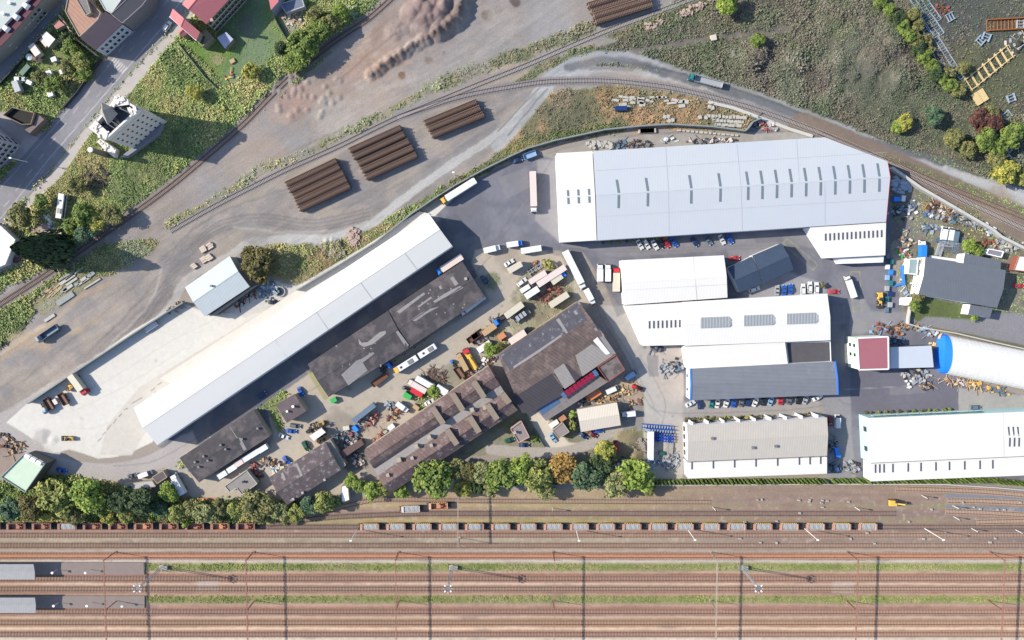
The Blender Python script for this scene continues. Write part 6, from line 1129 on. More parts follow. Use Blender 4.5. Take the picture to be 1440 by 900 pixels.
trk('flatbed',212,460,33,'white','white','white flatbed trailer beside the boundary wall','flatbed_trailer','trailer',zc=1.2,s=.8); trk('wheel_loader',96,617,180,'yellow','yellow','pale yellow wheel loader by the rubble heap','wheel_loader','loader',zc=1.2,s=.8)
trk('tipper',992,114,166,'teal','silver','tipper lorry with a teal cab driving on the northern haul road','tipper_lorry','lorry',zc=1.6,s=.98)
trk('bus',86,290,80,'white','white','white bus parked in the green thicket','bus','bus',zc=2,s=.95); trk('boxtruck',844,383.5,90,'white','white','white box lorry, left of the pair by the square warehouse'); trk('boxtruck',854.8,383.5,90,'white','white','white box lorry, right of the pair by the square warehouse'); trk('boxtruck_long',866.7,393,90,'red','cream','box lorry with a red cab against the square warehouse',s=1.05)
trk('semi_short',1197,403,110,'white','white','white articulated lorry beside the yellow marked bay',s=.75); trk('boxtruck_long',1195,366.5,180,'white','white','white and red lorry at the foot of the pale loading canopy',zc=1.8); trk('boxtruck',1298,350,90,'white','cabblue','lorry with a blue body west of the metal profile stacks'); trk('wheel_loader',1237.5,420,-85,'yellow','yellow','orange-yellow wheel loader by the blue skips','wheel_loader','loader',zc=1.2)
trk('trailer_long',915,626.6,90,'white','white','long white trailer beside the blue steel racks','trailer','trailer',s=.9); trk('van',866.6,627,105,'red','red','pinkish red pickup in the bushes above the tree belt','pickup_truck','van',zc=1,s=.85); trk('wheel_loader',895,545,-20,'red','red','red tractor at the edge of the pale concrete road','tractor','tractor',zc=1,s=.75)
trk('excavator',1257,707,0,'yellow','yellow','yellow excavator standing on the tracks near the right edge','excavator','excavator',zc=1.3); trk('flatbed_short',834,555,33,'orange','orange','orange-red open trailer along the brown works hall','flatbed_trailer','trailer',zc=1.2,s=1.2); trk('container',1177,636,-75,'cabblue','cabblue','blue skip east of the tan-roofed hall','skip','skip',zc=1,s=.7)
trk('trailer_small',52.5,72,-55,'pinkw','pinkw','pink and white caravan in the fenced garden','caravan','caravan',zc=1.4,s=1.2); trk('container_small',41,116,-25,'white','white','white garden container on the lawn','container','container',zc=1.2,s=.7); trk('trailer_small',27,123,-70,'silver','silver','silver trailer in the fenced garden','trailer','trailer',zc=1,s=1.1); trk('container',37,99,47,'greyb','dgreen','long green covered crate in the fenced garden','container','container',zc=1,s=.8)
# ---------------------------------------------------------------- goods wagons
OW=mat('wagon_orange',D(206,150,122,.62),.8,.16,1.2,stain=(D(130,100,88),.5,.58,.6)); OW2=mat('wagon_pale_orange',D(222,180,158,.6),.8,.14,1.2,stain=(D(150,118,104),.5,.6,.5)); OW3=mat('wagon_dull_red',D(176,128,114,.6),.85,.18,1.2,stain=(D(96,76,70),.5,.55,.6)); LOAD=mat('grey_aggregate',D(176,180,184),.95,.1,2,bump=.5); YEL=paint('wagon_yellow',225,195,90,.6,.7)
def wagonp():
    L=9.6; Lb=6.3; b=MB()
    for s in (-1,1): b.box(.0,s*1.3,1.3,Lb,.12,1.5); 
    b.box(0,0,1.25,Lb,2.6,.12); b.box(-Lb/2,0,1.3,.12,2.7,1.5); b.box(Lb/2,0,1.3,.12,2.7,1.5)
    e=MB().box(-Lb/2-.5,0,2.55,.9,2.6,.1).box(Lb/2+.3,0,2.55,.5,2.6,.1); f=MB().box(0,0,.95,L,2.0,.3); r=MB()
    for i in range(8): r.box(-Lb/2+.4+i*.79,1.5,2.2,.2,.28,.5)
    bf=MB()
    for s in (-1,1):
        for t in (-1,1): bf.cyl((s*L/2,t*.85,1.05),(s*(L/2+.4),t*.85,1.05),.2,8)
    bg_=[('bogie',MB().box(s*3.1,0,.3,2.0,2.0,.5).mesh('bogie'),[DARK],wheels((s*3.1-.7,s*3.1+.7),.85,.42,.14)) for s in (-1,1)]
    ld=MB(); n=10
    vs=[];fs=[]
    for i in range(n+1):
        for j in range(5): x=-Lb/2+.1+i*(Lb-.2)/n; y=-1.2+j*.6; vs.append((x,y,2.35+.32*math.cos(y*1.2)*(.7+.3*math.sin(i*1.9+j))*(1 if 0<i<n else .4)))
    for i in range(n):
        for j in range(4): a=i*5+j; fs.append((a,a+5,a+6,a+1))
    ld.add(vs,fs); hp=MB()
    rr_=random.Random(3)
    for i in range(12): hp.box(rr_.uniform(.2,2.6),rr_.uniform(-.9,.9),1.35,rr_.uniform(.4,.9),rr_.uniform(.3,.8),rr_.uniform(.3,.9),rr_.random()*3,0,.4)
    P_=[('body',b.mesh('body'),'A',[('end_platform',e.mesh('end_platform'),'B',[])]),('underframe',f.mesh('underframe'),[DARK],[]),('side_stanchions',r.mesh('side_stanchions'),'C',[]),('buffers',bf.mesh('buffers'),[DARK],[])]+bg_
    proto('wagon_loaded',P_+[('aggregate_load',ld.mesh('aggregate_load'),[LOAD],[])]); proto('wagon_empty',P_+[('residue_heap',hp.mesh('residue_heap'),[RUST],[])])
wagonp(); ORD=['first','second','third','fourth','fifth','sixth','seventh','eighth','ninth','tenth','eleventh','twelfth','thirteenth','fourteenth','fifteenth','sixteenth','seventeenth','eighteenth','nineteenth','twentieth']
for i in range(20): place('wagon_loaded','goods_wagon',520.5+i*36.85,741,0,'orange open wagon heaped with grey aggregate, %s from the west in its train'%ORD[i],'goods wagon',OW2 if i%5 else OW,OW,YEL,'loaded wagons of the long goods train',zc=2.4)
for i in range(11):
    e=i!=3; place('wagon_loaded' if not e else 'wagon_empty','goods_wagon',-12.5+i*35.85,740.5,0,('empty orange open wagon, %s from the west in the left train'%ORD[i]) if e else 'the only grey-loaded wagon in the left train of empty wagons','goods wagon',OW3 if i%3 else OW,OW3,OW3,'wagons of the short train at the left',zc=2.4)
place('wagon_loaded','goods_wagon',578,716,2,'pale grey hopper wagon standing on the siding by the brown factory','goods wagon',PC['pinkw'],PC['pinkw'],PC['pinkw'],zc=2.4,sc_=.97); place('wagon_empty','goods_wagon',617,711.5,2,'orange empty wagon coupled on the siding by the brown factory','goods wagon',OW,OW2,YEL,zc=2.4)
# ---------------------------------------------------------------- walls and fences
def wall(path,h,w,m,name,label,cat,cap=None):
    w_=[P(*p) for p in path]; c=w_[len(w_)//2]; rt=thing(name,label,cat,(c.x,c.y,0)); b=MB(); cp=MB(); posts=[]
    for a,q in zip(w_,w_[1:]):
        b.beam((a.x,a.y,h/2),(q.x,q.y,h/2),w,h); cp.beam((a.x,a.y,h+.04),(q.x,q.y,h+.04),w+.12,.1)
    b.obj('panels',m,rt,(c.x,c.y,0)); cp.obj('coping',cap or m,rt,(c.x,c.y,0)); return rt
cwm=mat('weathered_concrete_wall',D(150,158,160),.9,.12,.6); wwm=mat('white_wall',D(214,212,208),.85,.1,.4)
wall([(45,566),(90,536),(140,503),(190,470),(240,438),(262,425)],3,.35,cwm,'boundary_wall','long concrete wall along the pale concrete yard','wall')
wall([(420,408),(480,372),(530,341),(580,301),(610,281),(640,262),(680,240),(720,220),(740,211)],3,.35,cwm,'boundary_wall','straight grey wall between the weedy bank and the long warehouse','wall')
wall([(740,210.5),(780,199),(850,184),(900,179),(940,176.5),(1000,180),(1045,186),(1050,181),(1056,173),(1068,168)],3,.4,cwm,'boundary_wall','curved grey-blue wall above the huge white hall','wall')
wall([(1250,237),(1290,265),(1340,294),(1390,323),(1402,333),(1440,352),(1500,380)],2.6,.9,wwm,'boundary_wall','broad white wall along the eastern railway curve','wall')
wall([(996,144),(1030,152),(1068,166),(1110,182),(1142,192)],.6,1.1,wwm,'kerb_wall','low white edge wall beside the northern railway curve','wall')
wall([(915,681.5),(1000,681),(1150,680),(1220,680),(1330,680.5),(1400,685),(1445,689)],.9,.3,wwm,'track_wall','low pale wall between the thuja hedge and the railway','wall')
wall([(1278,428),(1275,445),(1274,455),(1290,460),(1340,468),(1400,482),(1445,492)],2,.35,wwm,'garden_wall','thin white wall around the garden of the slate grey hall','wall')
wall([(252,62),(290,110),(306,125)],1.4,.15,paint('fence_green',90,110,80,.8),'garden_fence','thin green fence on the west side of the lawn','fence'); wall([(386,22),(392,35),(402,52),(406,58)],1.8,.2,paint('fence_dark',50,52,60,.8),'garden_fence','dark fence on the east side of the lawn','fence')
wall([(0,122),(42,78),(60,55)],1.6,.15,paint('fence_dark',50,52,60,.8),'garden_fence','dark fence between the side street and the fenced garden','fence'); wall([(144,84),(110,132),(92,152)],1.6,.15,paint('fence_dark',50,52,60,.8),'garden_fence','dark fence between garden and main street','fence')
wall([(752,604),(757,614),(766,628)],1.5,.15,paint('fence_green',90,110,80,.8),'yard_fence','thin fence running down from the brown works hall','fence')
wall([(86,23),(98,38),(112,58),(140,80)],2,.4,mat('garden_wall_tan',D(205,190,170),.85,.1,.8),'garden_wall','tan garden wall along the terracotta house','wall')
# ---------------------------------------------------------------- railway equipment
GM=mat('gantry_steel',D(186,140,126),.7,.1,1,.3); GM2=mat('pale_gantry_steel',D(205,190,175),.7,.1,1,.2)
def gantry(u,ys,h,label,m=GM,grp=None):
    b0=P(u,ys[0],0); rt=thing('track_gantry',label,'track gantry',(b0.x,b0.y,0),0,grp); X0_=P(u,ys[0],0).x
    for y in ys[:]:
        p=P(u,y,0); mb=MB(); 
        for s in (-1,1): mb.beam((s*.25,p.y-b0.y,0),(s*.12,p.y-b0.y,h+.3),.12,.3)
        for i in range(8): z=h*i/8; mb.beam((-.24+.015*i,p.y-b0.y,z),(.24-.015*i,p.y-b0.y,z+h/8),.07)
        mb.box(0,p.y-b0.y,0,.9,.9,.3); mb.obj('mast',m,rt)
    e=P(u,ys[-1],0).y-b0.y; bm=MB(); 
    for z in (h-.22,h+.22):
        for s in (-1,1): bm.beam((s*.18,.6,z),(s*.18,e-.6,z),.09)
    n=int(abs(e)/1.6)
    for i in range(n):
        y1=e*i/n; y2=e*(i+1)/n
        for s in (-1,1): bm.beam((s*.18,y1,h-.22),(s*.18,y2,h+.22),.05)
        bm.beam((-.18,y1,h+.22),(.18,y2,h+.22),.05)
    bm.obj('lattice_beam',m,rt)
    for y in ys: 
        p=P(u,y,0); 
        if p.y-b0.y<=0.1: MB().beam((0,p.y-b0.y,h-.6),(3.2,p.y-b0.y-.3,h+.1),.1).beam((3.0,p.y-b0.y-.3,h-.6),(3.0,p.y-b0.y-.3,h+.4),.08).obj('bracket_arm',m,rt)
    return rt
for i,(u,l) in enumerate(((163,'first from the left, at the platform ends'),(357,'second from the left'),(561,'third from the left, left of the middle light mast'),(778,'fourth from the left, near the photo centre'),(1000,'fifth from the left, with pale masts'),(1192,'sixth from the left'),(1392,'rightmost, near the right edge'))):
    gantry(u,[776,844,912,980],9,'overhead line gantry across the tracks, '+l,GM2 if u==1000 else GM,'overhead line gantries across the southern tracks')
gantry(646,[691,756],9,'pale overhead gantry beside the yellow tree and loaded wagons',GM2)
def floodmast(u,v,label):
    p=P(u,v,0); rt=thing('flood_light_mast',label,'light mast',(p.x,p.y,0),0,'tall flood light masts'); mb=MB(); H_=20
    for a in range(4):
        c,s=math.cos(a*math.pi/2+.785),math.sin(a*math.pi/2+.785); mb.beam((c*.7,s*.7,0),(c*.3,s*.3,H_),.12)
    for i in range(16):
        z0=H_*i/16; z1=H_*(i+1)/16; r0=.7-.4*i/16; r1=.7-.4*(i+1)/16
        for a in range(4): c,s=math.cos(a*1.5708+.785),math.sin(a*1.5708+.785); c2,s2=math.cos((a+1)*1.5708+.785),math.sin((a+1)*1.5708+.785); mb.beam((c*r0,s*r0,z0),(c2*r1,s2*r1,z1),.07)
    mb.obj('lattice_mast',PC['silver'],rt); MB().box(1.2,0,0,2.2,1.6,1.4).box(-.4,0,0,1.8,2.0,.5).obj('base_cabinet',CONC,rt); MB().cyl((0,0,H_),(0,0,H_+.2),.9,10).obj('platform',MET,rt)
    for i in range(8):
        a=i*.785; m=MB().beam((math.cos(a)*1.2,math.sin(a)*1.2,H_+.3),(math.cos(a)*1.5,math.sin(a)*1.5,H_+.5),.1).box(math.cos(a)*1.6,math.sin(a)*1.6,H_+.3,.55,.45,.35,a); m.obj('floodlight',LAMPG if i%2 else PC['silver'],rt)
floodmast(229,797.5,'tall flood light mast, left of three, at the end of the station platforms'); floodmast(636,797.5,'tall flood light mast in the middle, right of the third gantry'); floodmast(1043,797.5,'tall flood light mast on the right, beside the fifth gantry')
def lampost(u,v,h,label,grp='slim lamp posts beside the goods train'):
    p=P(u,v,0); rt=thing('lamp_post',label,'lamp post',(p.x,p.y,0),0,grp); MB().cyl((0,0,0),(0,0,h),.17,8,r2=.1).obj('pole',WHT,rt); MB().box(0,0,h-.05,.9,.5,.25).obj('lamp_head',LAMPG,rt)
for u,v,l in ((810,744,'slim white lamp post beside the loaded train, leftmost of four'),(966,743,'slim white lamp post beside the loaded train, second of four'),(1131,743,'slim white lamp post beside the loaded train, third of four'),(1300,743,'slim white lamp post right of the excavator, rightmost of four'),(503,744,'x')):
    lampost(u,v,13,l if l!='x' else 'slim lamp post at the west end of the loaded train')
lampost(39,228,10,'white street lamp on the main street near the apartment block','street lamps'); lampost(640,247,9,'lamp post at the fence by the yellow-cabbed lorry','street lamps')
def signal(u,v,h,label,g='railway signals'): 
    p=P(u,v,0); rt=thing('railway_signal',label,'signal',(p.x,p.y,0),0,g); MB().cyl((0,0,0),(0,0,h),.12,8).obj('post',WHT,rt); MB().box(.1,0,h-.9,.35,.5,1.1).obj('signal_head',DARK,rt)
for u,v,h,l in ((1341,726.5,4.5,'low signal on the blue-grey ballast at the right'),(1340,711,4.5,'low signal above the blue-grey ballast junction'),(1366,743,4.5,'low signal right of the rightmost slim lamp post'),(1296,696.5,4.5,'low signal near the wall below the brilliant white hall'),(1002,713,5,'signal between two upper sidings below the tan-roofed hall'),(1202,713,5,'signal left of the yellow excavator'),(777,714,5,'signal in front of the tree belt'),(1428,745,4.5,'signal at the right edge'),(518,150,4,'x')):
    if l!='x': signal(u,v,h,l)
random.seed(11)
for i in range(34):
    u=random.uniform(1040,1435); v=random.choice((703,706,712,716,722,733,737,745,748,757,763))+random.uniform(-1,1); p=P(u,v,0)
    o=MB().box(0,0,0,random.uniform(.5,1.1),random.uniform(.5,.9),.7).obj('relay_box',CONC); o.location=(p.x,p.y,0); tag(o,'small white relay box beside the eastern sidings','relay box','relay boxes on the sidings')
for u,v,l in ((82,800,'left'),(128,800,'right')): p=P(u,v,0); t=thing('platform_lamp','small round white platform lamp on the upper platform, '+l+' one','lamp',(p.x,p.y,.45),0,'platform lamps'); MB().cyl((0,0,0),(0,0,3.4),.08,6).obj('pole',WHT,t); MB().cyl((0,0,3.3),(0,0,3.7),.5,10).obj('globe',LAMPG,t)
for u,v,l in ((84,846,'left'),(130,846,'middle'),(178,847,'right')): p=P(u,v,0); t=thing('platform_lamp','small round white platform lamp on the lower platform, '+l+' one','lamp',(p.x,p.y,.45 if u<170 else 0),0,'platform lamps'); MB().cyl((0,0,0),(0,0,3.4),.08,6).obj('pole',WHT,t); MB().cyl((0,0,3.3),(0,0,3.7),.5,10).obj('globe',LAMPG,t)
# ---------------------------------------------------------------- stacks of dismantled track panels
SB=mat('old_sleeper_brown',D(150,126,114,.58),.9,.25,2); SR=mat('old_rail_brown',D(92,68,62,.6),.8,.2,2)
def panel_mesh(L,layers):
    s=MB(); r=MB(); rn=random.Random(layers*7+int(L))
    for k in range(layers):
        z=.1+k*.42; off=rn.uniform(-.5,.5); dy=rn.uniform(-.12,.12)
        n=int(L/.62)
        for i in range(n): s.box(-L/2+.3+i*.62+off*.3,dy,z,.27,2.35,.2)
        for t in (-1,1): r.box(off,t*.75+dy,z+.2,L,.15,.2)
    return s.mesh('sleepers'),r.mesh('rails')
PM=[panel_mesh(22.5,n) for n in (6,7,8)]
for a in PM: a[0].materials.append(SB); a[1].materials.append(SR)
def stacks(c0,c1,n,ang,sc_,place_):
    o=['northernmost','second','third','fourth','southernmost']; 
    for i in range(n):
        t=i/(n-1); u=c0[0]+(c1[0]-c0[0])*t; v=c0[1]+(c1[1]-c0[1])*t; p=P(u,v,3); nm=o[i] if i<n-1 else 'southernmost'
        if nm in('second','third','fourth'): nm+=' from the north'
        rt=thing('track_panel_stack','long rusty stack of old track panels, %s in the %s pile'%(nm,place_),'track panels',(p.x,p.y,0),R(ang),'stacks of dismantled track panels'); rt.scale=(sc_,1,1)
        q=PM[(i*2+n)%3]; child('sleepers',q[0],SB,rt); child('rails',q[1],SR,rt)
stacks((437,242),(456,277),5,25,1,'left'); stacks((527,195),(550,233),5,24,1,'middle'); stacks((633,157),(644,175),3,22,1,'right'); stacks((868,-6),(878,17),4,17,1.05,'top edge')
# ---------------------------------------------------------------- north-east storage field
LS=paint('galvanised',185,205,225,.4,.6,.3)
def ladder(a,b,w,label,m=LS,grp='steel ladder frames in the storage field',n=None,h=.5,name='ladder_frame'):
    p,q=P(*a,.5),P(*b,.5); c=(p+q)/2; rt=thing(name,label,'steel frame',(c.x,c.y,.1),math.atan2(q.y-p.y,q.x-p.x),grp); L=(q-p).length; n=n or int(L/1.15)
    for s in (-1,1): MB().box(0,s*w/2,0,L,.22,h).obj('side_rail',m,rt)
    mb=MB()
    for i in range(n+1): mb.box(-L/2+i*L/n,0,.1,.2,w,.2)
    mb.obj('rungs',m,rt)
for a,b_,l in (((1295,-8),(1321,28),'rightmost at the top'),((1287,-8),(1325,48),'second from the right, reaching furthest down of the top four'),((1279,-8),(1316,48),'third from the right at the top'),((1291,28),(1306,50),'short, at the hedge'),((1316,52),(1353,110),'long lower'),((1314,72),(1332,104),'short lower, partly overgrown')): ladder(a,b_,2.0,'pale steel ladder frame, '+l)
ladder((1388,36),(1460,32),4.2,'rusty orange truss beam lying at the right edge of the storage field',paint('truss_orange',175,105,50,.8,.7),None,14,1.2,'truss_beam')
TY=mat('fresh_timber',D(226,200,150,.62),.75,.12,2)
for i in range(7):
    t=i/6; p=P(1366+t*50,116-t*41,.5); rt=thing('timber_cradle','rectangular fresh timber frame, %s from the lower left in the diagonal row'%ORD[i],'timber frame',(p.x,p.y,.05+.0*i),R(-56),'fresh timber frames in a diagonal row'); 
    for s in (-1,1): MB().box(0,s*1.3,.3,6.2,.28,.3).obj('long_beam',TY,rt)
    mb=MB()
    for k in (-2.4,2.4): MB().box(k,0,.62,.28,4.2,.25).obj('cross_beam',TY,rt)
for u,v,l in ((1374,139,'left'),(1382,134,'right')): p=P(u,v,.6); t=thing('timber_stack','yellow stack of timber boards, %s of two beside the timber frames'%l,'timber stack',(p.x,p.y,0),R(-56),'timber board stacks'); [MB().box(0,-.9+k*.6,z*.35,5,.55,.3).obj('boards',TY,t) for k in range(4) for z in range(3)]
def bar(u,v,L,wd,ang,m,name,label,cat,grp=None,h=.6,z=0,n=1,gap=.1):
    p=P(u,v,h/2+z); t=thing(name,label,cat,(p.x,p.y,z),R(ang),grp)
    for k in range(n): MB().box(random.uniform(-.3,.3)*(n>1),-wd/2+(k+.5)*wd/n,0,L,wd/n-gap*(n>1),h*(random.uniform(.7,1) if n>1 else 1),0,0,.98).obj({'concrete_beam':'beam','crate':'body'}.get(name,'piece'),m,t)
    return t
for i,(u,v) in enumerate(((1336,24),(1379,57),(1387,52),(1435,34),(1422,138),(1416,162))): 
    p=P(u,v,.5); t=thing('steel_cradle',['white steel cradle below the ladder frames','left of two white cradles in the storage field','right of two white cradles in the storage field','white cradle near the right edge by the truss beam','white cradle below the timber stacks','pale cradle beside the dark red bushes'][i],'steel frame',(p.x,p.y,0),R(30+i*20)); 
    for s in (-1,1): MB().box(0,s*1.4,0,3.2,.3,.9).obj('side_rail',LS,t)
    for s in (-1,0,1): MB().box(s*1.2,0,.4,.3,2.8,.3).obj('cross_bar',LS,t)
# scrap heaps and loose goods
def heap(u,v,r,h,mats_,label,name='scrap_heap',cat='scrap heap',n=26,long=.35,sx=(.5,1.9),seed=None,ry=None,ang=0):
    mats_=[{PC['red']:PC['mred'],PC['cabblue']:PC['mblue'],PC['orange']:PC['mor'],PC['dred']:PC['mred'],PC['teal']:PC['greyb'],PC['navy']:PC['greyb'],PC['white']:PC['silver'] if n>20 else PC['white']}.get(m,m) for m in mats_]
    rn=random.Random(seed if seed is not None else int(u*13+v*7)); p=P(u,v,h*.3); t=thing(name,label,cat,(p.x,p.y,0),R(ang)); ry=ry or r
    if n<=16: per=[MB() for _ in range(n)]; mats_=[mats_[i%len(mats_)] for i in range(n)]
    else: per=[MB() for _ in mats_]
    for i in range(n):
        a=rn.random()*6.283; d=rn.random()**.5; x,y=math.cos(a)*d*r,math.sin(a)*d*ry; z=max(0,h*(1-d*d)*rn.uniform(.2,1)-.2); mb=per[i%len(per)]
        if rn.random()<long: L=rn.uniform(1.2,3.2); b_=rn.random()*6.28; mb.beam((x,y,z+.1),(x+math.cos(b_)*L,y+math.sin(b_)*L,z+rn.uniform(.1,.7)),rn.uniform(.08,.25))
        else: mb.box(x,y,z*.6,rn.uniform(*sx),rn.uniform(*sx)*.7,rn.uniform(.25,.9)+z*.2,rn.random()*3,0,rn.uniform(.7,1))
    for m,mb in zip(mats_,per):
        if mb.v: o=mb.obj('piece' if n<=16 else 'tangled_scrap' if name=='scrap_heap' else 'rubble',m,t)
    return t
S=MET; 
